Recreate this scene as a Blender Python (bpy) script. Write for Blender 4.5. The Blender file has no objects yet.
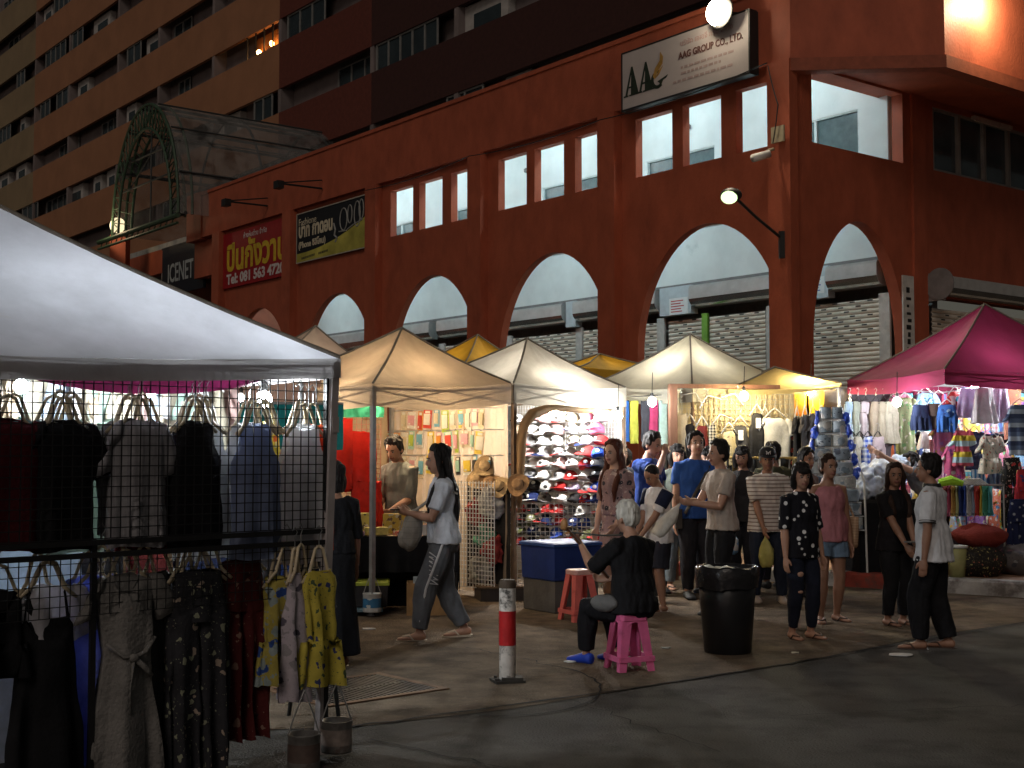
import bpy, bmesh, math, random
from mathutils import Vector, Matrix, noise, Quaternion
from mathutils.geometry import tessellate_polygon
PI=math.pi
rnd=random.Random(7)
S=bpy.context.scene
COL=S.collection
V=Vector
# ------------------------------------------------------------------ camera numbers
F=1290.0; EYE=1.52; HOR=452.0
PITCH=math.atan((HOR-384)/F)
def at(x,y,Y):
    """world point seen at pixel x,y of the photograph at distance Y (used to survey the place)"""
    cx=(x-512)/F; cy=(384-y)/F
    d=V((cx, math.cos(PITCH)-cy*math.sin(PITCH), math.sin(PITCH)+cy*math.cos(PITCH)))
    return V((0,0,EYE))+d*(Y/d.y)
def zat(y,Y): return at(512,y,Y).z
# ------------------------------------------------------------------ materials
MATS={}
class NT:
    def __init__(s,name):
        s.m=bpy.data.materials.new(name); s.m.use_nodes=True
        s.t=s.m.node_tree; s.t.nodes.clear()
        s.out=s.n('ShaderNodeOutputMaterial')
    def n(s,typ,**k):
        o=s.t.nodes.new(typ)
        for a,b in k.items():
            if a.startswith('_'): o.inputs[a[1:].replace('__',' ')].default_value=b
            else: setattr(o,a,b)
        return o
    def l(s,a,b): s.t.links.new(a,b)
def c4(c): return (c[0],c[1],c[2],1.0)
def _mix(t,fac,a,b):
    x=t.n('ShaderNodeMix',data_type='RGBA')
    for i,v in ((0,fac),(6,a),(7,b)):
        if isinstance(v,(int,float)): x.inputs[i].default_value=v
        elif isinstance(v,tuple): x.inputs[i].default_value=c4(v)
        else: t.l(v,x.inputs[i])
    return x.outputs[2]
def _math(t,op,a,b=None,c=None):
    x=t.n('ShaderNodeMath',operation=op)
    for i,v in enumerate((a,b,c)):
        if v is None: continue
        if isinstance(v,(int,float)): x.inputs[i].default_value=v
        else: t.l(v,x.inputs[i])
    return x.outputs[0]
def mat(name,col,rough=.7,var=.18,scale=6,bump=.15,bscale=40,metal=0,spec=.35,trans=0,emit=0,pattern=None,c2=None,c3=None,ps=10,pr=.35,coat=0,stretch=None,dirt=None):
    """one procedural material: base colour broken up by noise, optional cloth/print pattern, bump, translucency"""
    if name in MATS: return MATS[name]
    t=NT(name)
    tc=t.n('ShaderNodeTexCoord'); co=tc.outputs['Object']
    if stretch:
        mp=t.n('ShaderNodeMapping'); mp.inputs['Scale'].default_value=stretch; t.l(co,mp.inputs['Vector']); sco=mp.outputs[0]
    else: sco=co
    nz=t.n('ShaderNodeTexNoise',_Scale=scale,_Detail=6.0,_Roughness=.6); t.l(sco,nz.inputs['Vector'])
    rp=t.n('ShaderNodeMapRange'); rp.inputs[1].default_value=.3; rp.inputs[2].default_value=.7; rp.inputs[3].default_value=1-var; rp.inputs[4].default_value=1+var
    t.l(nz.outputs['Fac'],rp.inputs[0])
    base=tuple(col)
    cur=base
    if pattern in('dots','floral'):
        vo=t.n('ShaderNodeTexVoronoi',_Scale=ps); 
        wob=t.n('ShaderNodeTexNoise',_Scale=ps*1.3); t.l(co,wob.inputs['Vector'])
        add=t.n('ShaderNodeMixRGB',blend_type='ADD'); add.inputs[0].default_value=.0 if pattern=='dots' else .07
        t.l(co,add.inputs[1]); t.l(wob.outputs['Color'],add.inputs[2]); t.l(add.outputs[0],vo.inputs['Vector'])
        fac=_math(t,'LESS_THAN',vo.outputs['Distance'],pr)
        if pattern=='floral' and c3 is not None:
            sep=t.n('ShaderNodeSeparateColor'); t.l(vo.outputs['Color'],sep.inputs[0])
            pick=_math(t,'GREATER_THAN',sep.outputs[0],.5)
            pc=_mix(t,pick,tuple(c2),tuple(c3))
            cur=_mix(t,fac,cur,pc)
            v2=t.n('ShaderNodeTexVoronoi',_Scale=ps*2.7); t.l(add.outputs[0],v2.inputs['Vector'])
            f2=_math(t,'LESS_THAN',v2.outputs['Distance'],pr*.55)
            cur=_mix(t,f2,cur,tuple(c3))
        else: cur=_mix(t,fac,cur,tuple(c2))
    elif pattern in('hstripe','vstripe','check'):
        sx=t.n('ShaderNodeSeparateXYZ'); t.l(co,sx.inputs[0])
        def st(axis):
            a=_math(t,'MULTIPLY',sx.outputs[axis],ps); a=_math(t,'FRACT',a); return _math(t,'LESS_THAN',a,pr)
        if pattern=='hstripe': fac=st(2)
        elif pattern=='vstripe': fac=st(0)
        else: fac=_math(t,'MULTIPLY',_math(t,'ADD',st(0),st(2)),.5)
        cur=_mix(t,fac,cur,tuple(c2))
        if c3 is not None:
            a=_math(t,'MULTIPLY',sx.outputs[2 if pattern!='vstripe' else 0],ps*.5); a=_math(t,'FRACT',a); f3=_math(t,'LESS_THAN',a,pr*.5)
            cur=_mix(t,f3,cur,tuple(c3))
    elif pattern=='bands':
        sx=t.n('ShaderNodeSeparateXYZ'); t.l(co,sx.inputs[0])
        cr=t.n('ShaderNodeValToRGB'); cr.color_ramp.interpolation='CONSTANT'
        els=[base,c2,c3,base,c2,c3] if c3 else [base,c2,base,c2,base,c2]
        cr.color_ramp.elements[0].color=c4(els[0]); cr.color_ramp.elements[1].position=.17; cr.color_ramp.elements[1].color=c4(els[1])
        for i in range(2,6):
            e=cr.color_ramp.elements.new(i/6); e.color=c4(els[i])
        t.l(_math(t,'FRACT',_math(t,'MULTIPLY',sx.outputs[2],ps)),cr.inputs[0]); cur=cr.outputs[0]
    if dirt:
        dn=t.n('ShaderNodeTexNoise',_Scale=dirt[1],_Detail=8.0,_Roughness=.7); t.l(sco,dn.inputs['Vector'])
        df=t.n('ShaderNodeMapRange'); df.inputs[1].default_value=dirt[2]; df.inputs[2].default_value=dirt[2]+.12
        t.l(dn.outputs['Fac'],df.inputs[0]); cur=_mix(t,df.outputs[0],cur,tuple(dirt[0]))
    mul=t.n('ShaderNodeMixRGB',blend_type='MULTIPLY'); mul.inputs[0].default_value=1
    if isinstance(cur,tuple): mul.inputs[1].default_value=c4(cur)
    else: t.l(cur,mul.inputs[1])
    t.l(rp.outputs[0],mul.inputs[2])
    p=t.n('ShaderNodeBsdfPrincipled'); t.l(mul.outputs[0],p.inputs['Base Color'])
    p.inputs['Roughness'].default_value=rough; p.inputs['Metallic'].default_value=metal; p.inputs['Specular IOR Level'].default_value=spec
    if coat: p.inputs['Coat Weight'].default_value=coat; p.inputs['Coat Roughness'].default_value=.15
    if bump:
        bn=t.n('ShaderNodeTexNoise',_Scale=bscale,_Detail=5.0); t.l(sco,bn.inputs['Vector'])
        b=t.n('ShaderNodeBump'); b.inputs['Strength'].default_value=bump; b.inputs['Distance'].default_value=.02
        t.l(bn.outputs['Fac'],b.inputs['Height']); t.l(b.outputs[0],p.inputs['Normal'])
    sh=p.outputs[0]
    if trans:
        tr=t.n('ShaderNodeBsdfTranslucent'); t.l(mul.outputs[0],tr.inputs['Color'])
        mx=t.n('ShaderNodeMixShader'); mx.inputs[0].default_value=trans; t.l(sh,mx.inputs[1]); t.l(tr.outputs[0],mx.inputs[2]); sh=mx.outputs[0]
    t.l(sh,t.out.inputs['Surface'])
    MATS[name]=t.m; return t.m
def glow(name,col,strength):
    if name in MATS: return MATS[name]
    t=NT(name); e=t.n('ShaderNodeEmission'); e.inputs[0].default_value=c4(col); e.inputs[1].default_value=strength
    t.l(e.outputs[0],t.out.inputs['Surface']); MATS[name]=t.m; return t.m
def glass(name,col=(.05,.07,.08),rough=.08):
    """dark window glass"""
    if name in MATS: return MATS[name]
    return mat(name,col,rough,var=.4,scale=1.2,bump=.02,bscale=2,spec=.6)
def hsv(h,s,v):
    import colorsys; return colorsys.hsv_to_rgb(h,s,v)
# ------------------------------------------------------------------ mesh builder
class MB:
    def __init__(s): s.v=[]; s.f=[]; s.m=[]
    def add(s,vs,fs,mi=0):
        o=len(s.v); s.v+= [V(x) for x in vs]; s.f+=[tuple(i+o for i in f) for f in fs]; s.m+=[mi]*len(fs); return s
    def box(s,lo,hi,mi=0,M=None):
        x0,y0,z0=lo;x1,y1,z1=hi
        vs=[V(q) for q in((x0,y0,z0),(x1,y0,z0),(x1,y1,z0),(x0,y1,z0),(x0,y0,z1),(x1,y0,z1),(x1,y1,z1),(x0,y1,z1))]
        if M is not None: vs=[M@q for q in vs]
        return s.add(vs,[(0,3,2,1),(4,5,6,7),(0,1,5,4),(1,2,6,5),(2,3,7,6),(3,0,4,7)],mi)
    def cbox(s,c,size,mi=0,rot=0):
        M=Matrix.Translation(V(c))@Matrix.Rotation(rot,4,'Z'); a,b,d=[q/2 for q in size]
        return s.box((-a,-b,-d),(a,b,d),mi,M)
    def loft(s,rings,mi=0,cap=True,closed=True,loop=False):
        n=len(rings[0]); vs=[p for r in rings for p in r]; fs=[]
        R=len(rings)
        for i in range(R if loop else R-1):
            j=(i+1)%R
            for k in range(n if closed else n-1):
                k2=(k+1)%n; fs.append((i*n+k,i*n+k2,j*n+k2,j*n+k))
        if cap and not loop:
            fs.append(tuple(range(n-1,-1,-1))); fs.append(tuple((R-1)*n+k for k in range(n)))
        return s.add(vs,fs,mi)
    def tube(s,pts,r,mi=0,n=8,cap=True,flat=1.0,up=None):
        pts=[V(p) for p in pts]; rs=r if isinstance(r,(list,tuple)) else [r]*len(pts)
        rings=[]; prev=None
        for i,p in enumerate(pts):
            d=(pts[min(i+1,len(pts)-1)]-pts[max(i-1,0)])
            if d.length<1e-9: d=V((0,0,1))
            d.normalize()
            if prev is None:
                u=V(up) if up is not None else (V((0,0,1)) if abs(d.z)<.9 else V((1,0,0)))
            else: u=prev
            a=u-d*u.dot(d)
            if a.length<1e-6: a=d.orthogonal()
            a.normalize(); b=d.cross(a); prev=a
            rings.append([p+(a*math.cos(2*PI*k/n)*flat+b*math.sin(2*PI*k/n))*rs[i] for k in range(n)])
        return s.loft(rings,mi,cap)
    def ell(s,c,r,mi=0,R=None,n=14,m=9):
        c=V(c); vs=[];fs=[]
        for i in range(1,m):
            th=PI*i/m
            for k in range(n):
                q=V((r[0]*math.sin(th)*math.cos(2*PI*k/n),r[1]*math.sin(th)*math.sin(2*PI*k/n),r[2]*math.cos(th)))
                vs.append(c+(R@q if R else q))
        q=V((0,0,r[2])); t=len(vs); vs.append(c+(R@q if R else q)); vs.append(c-(R@q if R else q))
        for i in range(m-2):
            for k in range(n):
                k2=(k+1)%n; fs.append((i*n+k,(i+1)*n+k,(i+1)*n+k2,i*n+k2))
        for k in range(n):
            k2=(k+1)%n; fs.append((t,k,k2)); fs.append((t+1,(m-2)*n+k2,(m-2)*n+k))
        return s.add(vs,fs,mi)
    def lathe(s,prof,c=(0,0,0),mi=0,n=24,cap=True):
        c=V(c); return s.loft([[c+V((r*math.cos(2*PI*k/n),r*math.sin(2*PI*k/n),z)) for k in range(n)] for r,z in prof],mi,cap)
    def slab(s,loops,t,frame,mi=0,miside=None):
        """flat plate with holes: 2D loops (outer first) in frame(x,y,d)->Vector, thickness t"""
        pts=[p for l in loops for p in l]
        tri=tessellate_polygon([[V((p[0],p[1],0)) for p in l] for l in loops])
        n=len(pts)
        vs=[frame(p[0],p[1],0) for p in pts]+[frame(p[0],p[1],t) for p in pts]
        fs=[tuple(x) for x in tri]+[tuple(n+q for q in reversed(x)) for x in tri]
        s.add(vs,fs,mi)
        o=0; sv=[];sf=[]
        for l in loops:
            k=len(l); b=len(sv)
            sv+=[vs[o+i] for i in range(k)]+[vs[n+o+i] for i in range(k)]
            sf+=[(b+i,b+(i+1)%k,b+k+(i+1)%k,b+k+i) for i in range(k)]; o+=k
        return s.add(sv,sf,mi if miside is None else miside)
    def mesh(s,name,mats,smooth=False,fix=True):
        me=bpy.data.meshes.new(name); me.from_pydata([tuple(v) for v in s.v],[],s.f)
        for m in (mats if isinstance(mats,(list,tuple)) else [mats]): me.materials.append(m)
        me.polygons.foreach_set('material_index',s.m)
        if fix:
            bm=bmesh.new(); bm.from_mesh(me); bmesh.ops.recalc_face_normals(bm,faces=bm.faces); bm.to_mesh(me); bm.free()
        if smooth: me.polygons.foreach_set('use_smooth',[True]*len(me.polygons))
        me.update(); return me
    def build(s,name,mats,parent=None,smooth=False,loc=None,rz=0,fix=True):
        o=bpy.data.objects.new(name,s.mesh(name,mats,smooth,fix)); COL.objects.link(o)
        if parent: o.parent=parent
        if loc is not None: o.location=loc
        o.rotation_euler.z=rz
        return o
def tag(o,label=None,cat=None,group=None,kind=None):
    if label: o['label']=label
    if cat: o['category']=cat
    if group: o['group']=group
    if kind: o['kind']=kind
    return o
def thing(name,label,cat,loc=(0,0,0),rz=0,group=None):
    o=bpy.data.objects.new(name,None); COL.objects.link(o); o.empty_display_size=.2
    o.location=loc; o.rotation_euler=(0,0,rz); return tag(o,label,cat,group)
def dup(o,loc=None,rz=None,label=None,parent=None,mats=None):
    c=o.copy(); COL.objects.link(c)
    if parent: c.parent=parent
    if loc is not None: c.location=loc
    if rz is not None: c.rotation_euler.z=rz
    if label: c['label']=label
    for ch in list(o.children): dup(ch,parent=c)
    if mats and c.type=='MESH':
        for i,m in enumerate(mats):
            c.material_slots[i].link='OBJECT'; c.material_slots[i].material=m
    return c
def solid(mb,voxel,smooth=3,name='solid'):
    """fuse overlapping closed shapes into one continuous surface"""
    me=mb.mesh(name,[],fix=True); o=bpy.data.objects.new(name,me); COL.objects.link(o)
    r=o.modifiers.new('r','REMESH'); r.mode='VOXEL'; r.voxel_size=voxel; r.adaptivity=0
    if smooth:
        sm=o.modifiers.new('s','SMOOTH'); sm.factor=.5; sm.iterations=smooth
    dg=bpy.context.evaluated_depsgraph_get(); res=bpy.data.meshes.new_from_object(o.evaluated_get(dg))
    bpy.data.objects.remove(o); bpy.data.meshes.remove(me)
    res.polygons.foreach_set('use_smooth',[True]*len(res.polygons)); return res
def fobj(name,me,mats,parent=None):
    me.name=name; me.materials.clear()
    for m in (mats if isinstance(mats,(list,tuple)) else [mats]): me.materials.append(m)
    o=bpy.data.objects.new(name,me); COL.objects.link(o)
    if parent: o.parent=parent
    return o
def ripple(me,amp,freq,seed=0,zs=.35):
    off=V((seed*3.1,seed*1.7,seed*.9))
    me.update(); nn=[v.normal.copy() for v in me.vertices]
    for v,n in zip(me.vertices,nn):
        q=V((v.co.x*freq,v.co.y*freq,v.co.z*freq*zs))+off
        v.co+=n*(noise.noise(q)+.5*noise.noise(q*2.3))*amp
    me.update()
def text(s,size,m,parent,M,align='LEFT',bold=0.0,ext=.004,width=None,height=None,name='lettering'):
    cu=bpy.data.curves.new('t','FONT'); cu.body=s; cu.size=size; cu.align_x=align; cu.extrude=ext; cu.offset=bold; cu.resolution_u=3
    o=bpy.data.objects.new('t',cu); COL.objects.link(o)
    dg=bpy.context.evaluated_depsgraph_get(); me=bpy.data.meshes.new_from_object(o.evaluated_get(dg))
    bpy.data.objects.remove(o)
    if width and len(me.vertices):
        x0=min(v.co.x for v in me.vertices); x1=max(v.co.x for v in me.vertices); k=width/(x1-x0)
        y0=min(v.co.y for v in me.vertices); y1=max(v.co.y for v in me.vertices); ky=(height/(y1-y0)) if height else k
        for v in me.vertices: v.co.x=(v.co.x-x0)*k; v.co.y=(v.co.y-(y0 if height else 0))*ky
    me.transform(M); return fobj(name,me,m,parent)
# ================================================================== WORLD AND GROUND
def setup():
    cam=bpy.data.cameras.new('camera'); co=bpy.data.objects.new('camera',cam); COL.objects.link(co); S.camera=co
    cam.sensor_width=36; cam.lens=F*36/1024; cam.clip_end=2000; cam.clip_start=.05
    co.location=(0,0,EYE); co.rotation_euler=(PI/2+PITCH,0,0)
    w=bpy.data.worlds.new('World'); S.world=w; w.use_nodes=True; nt=w.node_tree; nt.nodes.clear()
    out=nt.nodes.new('ShaderNodeOutputWorld'); bg=nt.nodes.new('ShaderNodeBackground'); sky=nt.nodes.new('ShaderNodeTexSky')
    sky.sky_type='NISHITA'; sky.sun_disc=False; sky.sun_elevation=math.radians(1.5); sky.sun_rotation=math.radians(200)
    hs=nt.nodes.new('ShaderNodeHueSaturation'); hs.inputs['Saturation'].default_value=.35
    nt.links.new(sky.outputs[0],hs.inputs['Color']); nt.links.new(hs.outputs[0],bg.inputs[0]); bg.inputs[1].default_value=SKY
    nt.links.new(bg.outputs[0],out.inputs[0])
    su=bpy.data.lights.new('fill_sun','SUN'); su.energy=FILL_SUN; su.angle=math.radians(25); su.color=(1,.86,.74)  # soft warm fill added from behind the camera to light the facade
    so=bpy.data.objects.new('fill_sun',su); COL.objects.link(so); so.rotation_euler=(math.radians(52),0,math.radians(-16))
    S.view_settings.view_transform='Standard'; S.view_settings.look='None'; S.view_settings.exposure=0; S.view_settings.gamma=1
    S.render.engine='CYCLES'; S.cycles.use_denoising=True; S.cycles.max_bounces=6; S.cycles.diffuse_bounces=3; S.cycles.glossy_bounces=3
    S.cycles.transmission_bounces=3; S.cycles.sample_clamp_indirect=4; S.cycles.use_light_tree=True
    S.cycles.caustics_reflective=False; S.cycles.caustics_refractive=False
SKY=.036; FILL_SUN=.45
setup()
def lamp_light(name,loc,watts,col,r=.05,spot=None,aim=None):
    l=bpy.data.lights.new(name,'SPOT' if spot else 'POINT'); l.energy=watts; l.color=col; l.shadow_soft_size=r
    if spot: l.spot_size=math.radians(spot); l.spot_blend=.6
    o=bpy.data.objects.new(name,l); COL.objects.link(o); o.location=loc
    if aim is not None: o.rotation_euler=(V(aim)-V(loc)).to_track_quat('-Z','Y').to_euler()
    return o
M_asphalt=mat('asphalt',(.104,.096,.088),.9,spec=.12,var=.42,scale=2.6,bump=1.0,bscale=70,pattern='dots',c2=(.12,.11,.10),ps=15,pr=.15,dirt=((.078,.072,.066),1.3,.52))
M_conc=mat('worn_concrete',(.150,.114,.082),.92,var=.45,scale=3.1,bump=1.0,bscale=60,pattern='dots',c2=(.21,.165,.125),ps=14,pr=.12,dirt=((.100,.077,.056),1.4,.5),spec=.10)
M_tar=mat('tar',(.012,.012,.012),.9)
def sheet(name,pts,z,m,kind='structure'):
    b=MB(); loops=[pts]; tri=tessellate_polygon([[V((p[0],p[1],0)) for p in pts]])
    b.add([(p[0],p[1],z) for p in pts],[tuple(x) for x in tri]); return tag(b.build(name,m),kind=kind)
sheet('ground',[(-300,-150),(300,-150),(300,400),(-300,400)],0,M_asphalt)
# paved market lane in front of the stalls, concrete coloured warmer and lighter for the stall light
J0=at(480,716,8).xy
jl=[(-9,6.2),(-.9,7.2),(.0,7.72),(.75,8.35),(2.0,9.35),(3.4,10.7),(5.3,12.2),(9,13.2),(9,30),(-14,30),(-14,6.2)]
sheet('lane_paving',jl,.004,M_conc)
def strip(name,pts,w,z,m):
    b=MB(); L=[];R=[]
    for i,p in enumerate(pts):
        p=V(p); d=(V(pts[min(i+1,len(pts)-1)])-V(pts[max(i-1,0)])).normalized(); n=V((-d.y,d.x)); ww=w*(.5+.9*abs(noise.noise(V((p.x*2.1,p.y*2.7,3)))))
        L.append((p.x+n.x*ww,p.y+n.y*ww,z)); R.append((p.x-n.x*ww,p.y-n.y*ww,z))
    k=len(pts); b.add(L+R,[(i,i+1,k+i+1,k+i) for i in range(k-1)]); return tag(b.build(name,m),kind='structure')
def wob(p0,p1,n,a,seed):
    p0=V(p0);p1=V(p1);d=p1-p0;nn=V((-d.y,d.x)).normalized()
    return [tuple(p0+d*(i/n)+nn*a*noise.noise(V((i*.7,seed,0)))) for i in range(n+1)]
strip('pavement_joint',wob((-.9,7.2),(.75,8.35),14,.05,1)+wob((.8,8.39),(2,9.35),12,.03,2)+wob((2.05,9.4),(5.3,12.2),24,.03,3),.016,.008,M_tar)
arc=[(.30-.0+.62*math.cos(a)-.35,8.55+.95*math.sin(a)-.1) for a in [math.radians(q) for q in range(70,-110,-6)]]
strip('pavement_crack',[(x+.02*noise.noise(V((x*9,y*9,0))),y) for x,y in arc],.010,.0082,M_tar)
strip('pavement_crack',wob((-.75,6.9),(.05,6.2),12,.05,6),.012,.0081,M_tar)
strip('pavement_crack',wob((3.4,11.1),(6.5,12.3),16,.05,8),.007,.0083,M_tar)
strip('pavement_crack',wob((.35,8.0),(1.05,6.6),18,.10,11),.005,.0083,M_tar)
strip('pavement_crack',wob((.25,9.35),(-.35,10.1),14,.08,13),.005,.0083,M_tar)
strip('pavement_crack',wob((1.6,7.5),(3.4,7.9),20,.09,15),.004,.0083,M_tar)
# kerb and raised pavement on the right
K0=V((1.9,16.0)); K1=V((5.13,13.66)); kd=(K1-K0).normalized(); kn=V((-kd.y,kd.x))
K2=K1+kd*4
M_red_p=mat('kerb_red',(.26,.045,.03),.75,var=.35,scale=5,dirt=((.09,.06,.05),3,.55))
M_whi_p=mat('kerb_grey',(.33,.31,.29),.75,var=.3,scale=5,dirt=((.14,.12,.11),3,.5))
M_pave=mat('pavement_tile',(.3,.17,.11),.7,var=.35,scale=3,bump=.3,bscale=40)
tot=(K2-K0).length; n=7
for i in range(n):
    a=K0+kd*(tot*i/n); e=K0+kd*(tot*(i+1)/n-.012); b=MB()
    q=[a,e,e+kn*.2,a+kn*.2]; bev=.025
    lo=[V((p.x,p.y,0)) for p in q]; hi=[V((p.x,p.y,.165)) for p in q]; hi[0]+=V((kn.x,kn.y,0))*bev; hi[1]+=V((kn.x,kn.y,0))*bev
    mid=[V((p.x,p.y,.14)) for p in q]
    b.loft([lo,mid,hi]); tag(b.build('kerb',[M_red_p,M_whi_p][i%2]),kind='structure')
p0=K0+kn*.2;p1=K2+kn*.2
b=MB(); pts=[p0,p1,p1+kn*14,p0+kn*14]; b.loft([[V((p.x,p.y,0)) for p in pts],[V((p.x,p.y,.158)) for p in pts]]); tag(b.build('pavement',M_pave),kind='structure')
# ================================================================== CORNER BUILDING (local: x=-u along street side, y=v into block)
CX,CY=5.328,24.0
BRZ=math.atan2(-.7857,.6187)
M_wall=mat('red_brick_paint',(.38,.092,.046),.62,var=.17,scale=2.4,bump=.3,bscale=24,spec=.3,stretch=(1,1,.55),dirt=((.31,.076,.040),.9,.55))
M_wall2=mat('red_paint_reveal',(.30,.1,.06),.7,var=.2,scale=2)
M_white=mat('gallery_white',(.74,.78,.78),.8,var=.07,scale=1.5,bump=.05,dirt=((.55,.6,.6),.9,.62))
M_grey=mat('concrete_grey',(.36,.36,.35),.8,var=.2)
M_steel=mat('hood_steel',(.50,.50,.49),.34,var=.15,scale=3,metal=.35,bump=.05,bscale=9)
M_shut=mat('shutter_paint',(.68,.61,.52),.55,var=.2,scale=2,metal=.15,dirt=((.3,.26,.22),1.5,.6))
M_dkglass=glass('dark_glass'); M_frame=mat('window_aluminium',(.33,.31,.29),.5,metal=.4)
M_black=mat('black_metal',(.02,.02,.02),.5,bump=.05)
M_pipe=mat('grey_pipe',(.2,.2,.2),.6)
BLD=thing('market_building','red painted corner building with round arches below and an open lit gallery above','building',(CX,CY,0),BRZ)
def fA(v0): return lambda x,z,d: V((-x,v0+d,z))      # street side plates: 2D is (u,z)
def fB(u0): return lambda x,z,d: V((-(u0+d),x,z))    # end side plates: 2D is (v,z)
def arch(c,hw,zs,za,z0=0.0,n=30,p=1.93):
    pts=[(c-hw,z0)]
    for i in range(n+1):
        a=PI-PI*i/n; cx=math.cos(a); sx=math.sin(a)
        x=math.copysign(abs(cx)**(2/p),cx)*hw; z=zs+(za-zs)*abs(sx)**(2/p); pts.append((c+x,z))
    pts.append((c+hw,z0)); return pts
def rect(a,b,z0,z1): return [(a,z0),(b,z0),(b,z1),(a,z1)]
UE=26.85; TOP=10.36
# street wall: lower part has the arches as notches in the outline
out=[(0.0,0)]
for k in range(5):
    c=2.3+4.84*k; out+=list(arch(c,1.99,3.65,6.12))
out+=[(24.6,0),(24.6,8.9),(0,8.9)]
holes=[]
for k in range(3):
    for (a,b) in ((.50,1.47),(1.86,2.92),(3.22,4.32)):
        holes.append(rect(a+4.83*k,b+4.83*k,7.39,8.65))
b=MB(); b.slab([out]+holes,.2,fA(0)); b.build('facade_wall',M_wall,BLD)
b=MB(); b.slab([rect(0,UE,8.9,TOP)],.6,fA(-.16)); b.box((-UE,-.2,TOP),(0,.55,TOP+.1)); b.build('parapet_band',M_wall,BLD)
# bottom of the band that carries on past the last pilaster
for k,u in enumerate((.2,5.02,9.84,14.66,19.48,24.42)):
    b=MB(); b.box((-u-.27,-.24,0),(-u+.27,0-.003,8.897)); b.build('pilaster',M_wall,BLD)
b=MB(); b.box((-26.86,-.19,8.85),(-25.7,.6,10.5)); b.build('end_pier',M_wall,BLD)
# end wall (faces right of the picture)
outB=[(0.202,0)]+arch(1.93,1.46,3.6,6.05)+[(3.66,0),(3.66,6.4),(3.66,8.9),(.202,8.9)]
b=MB(); b.slab([outB,rect(.5,3.4,7.42,8.85)],.26,fB(0)); b.build('end_wall',M_wall,BLD)
b=MB(); b.box((-.42,3.66,0),(.06,4.12,8.9)); b.build('corner_column',M_wall,BLD)
b=MB(); b.slab([[(4.12,4.75),(16,4.75),(16,8.9),(4.12,8.9)],rect(4.46,9.5,7.42,8.77)],.3,fB(0)); b.build('end_wall',M_wall,BLD)
# overhang with a cut corner
ov=[(0.003,.0),(0.003,-.17),(.05,-.17),(1.96,1.93),(1.96,17),(-.6,17),(-.6,.44),(.0,.44)]
ring=lambda z,s=0:[V((x+s,y,z)) for x,y in ov]
def prism(bm,poly,z0,z1,mi=0):
    tri=tessellate_polygon([[V((p[0],p[1],0)) for p in poly]]); n=len(poly)
    bm.add([(p[0],p[1],z0) for p in poly]+[(p[0],p[1],z1) for p in poly],[tuple(t) for t in tri]+[tuple(n+q for q in t) for t in tri]+[(i,(i+1)%n,n+(i+1)%n,n+i) for i in range(n)],mi)
b=MB(); prism(b,ov,8.903,12.6); b.build('overhang',M_wall,BLD)
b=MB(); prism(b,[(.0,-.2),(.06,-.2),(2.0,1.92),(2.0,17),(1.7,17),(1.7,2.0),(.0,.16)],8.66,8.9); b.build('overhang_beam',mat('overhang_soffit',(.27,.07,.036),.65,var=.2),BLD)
# gallery: floor, ceiling, white back wall with windows
b=MB(); b.box((-24.5,.205,6.85),(-.345,5,7.1)); b.build('gallery_floor',M_white,BLD)
b=MB(); b.box((-24.5,.445,9.98),(-.61,5,10.2)); b.build('gallery_ceiling',M_white,BLD)
wh=[]
for k in range(6):
    c0=1.1+4.1*k; wh.append(rect(c0,c0+2.3,7.5,8.78))
b=MB(); b.slab([rect(.35,24.5,7.1,9.98)]+wh,.15,fA(3.42)); b.build('gallery_wall',M_white,BLD)
b=MB(); b.box((-.55,3.40,7.1),(-.36,3.62,9.9)); b.build('gallery_wall',M_white,BLD)
M_gf=mat('gallery_frame',(.62,.68,.68),.6)
for k in range(6):
    c0=1.1+4.1*k; w=MB()
    for x in(c0,c0+1.15,c0+2.3): w.box((-x-.035,3.44,7.5),(-x+.035,3.5,8.78))
    for z in(7.5,8.78): w.box((-c0-2.3,3.445,z-.03),(-c0,3.495,z+.03))
    fo=w.build('window',M_gf,BLD); g=MB(); g.box((-c0-2.3,3.5,7.5),(-c0,3.52,8.78)); g.build('pane',mat('teal_pane',(.10,.15,.16),.2,var=.2),fo)
# small things on the gallery wall
for (u,z) in((1.3,9.35),(6.0,9.3),(8.0,9.2),(12.2,9.3)):
    w=MB(); w.lathe([(.03,0),(.07,.02),(.08,.1),(.03,.14)],(0,0,0),n=12); o=w.build('wall_speaker',M_pipe,BLD,True,loc=(-u,3.34,z))
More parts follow.
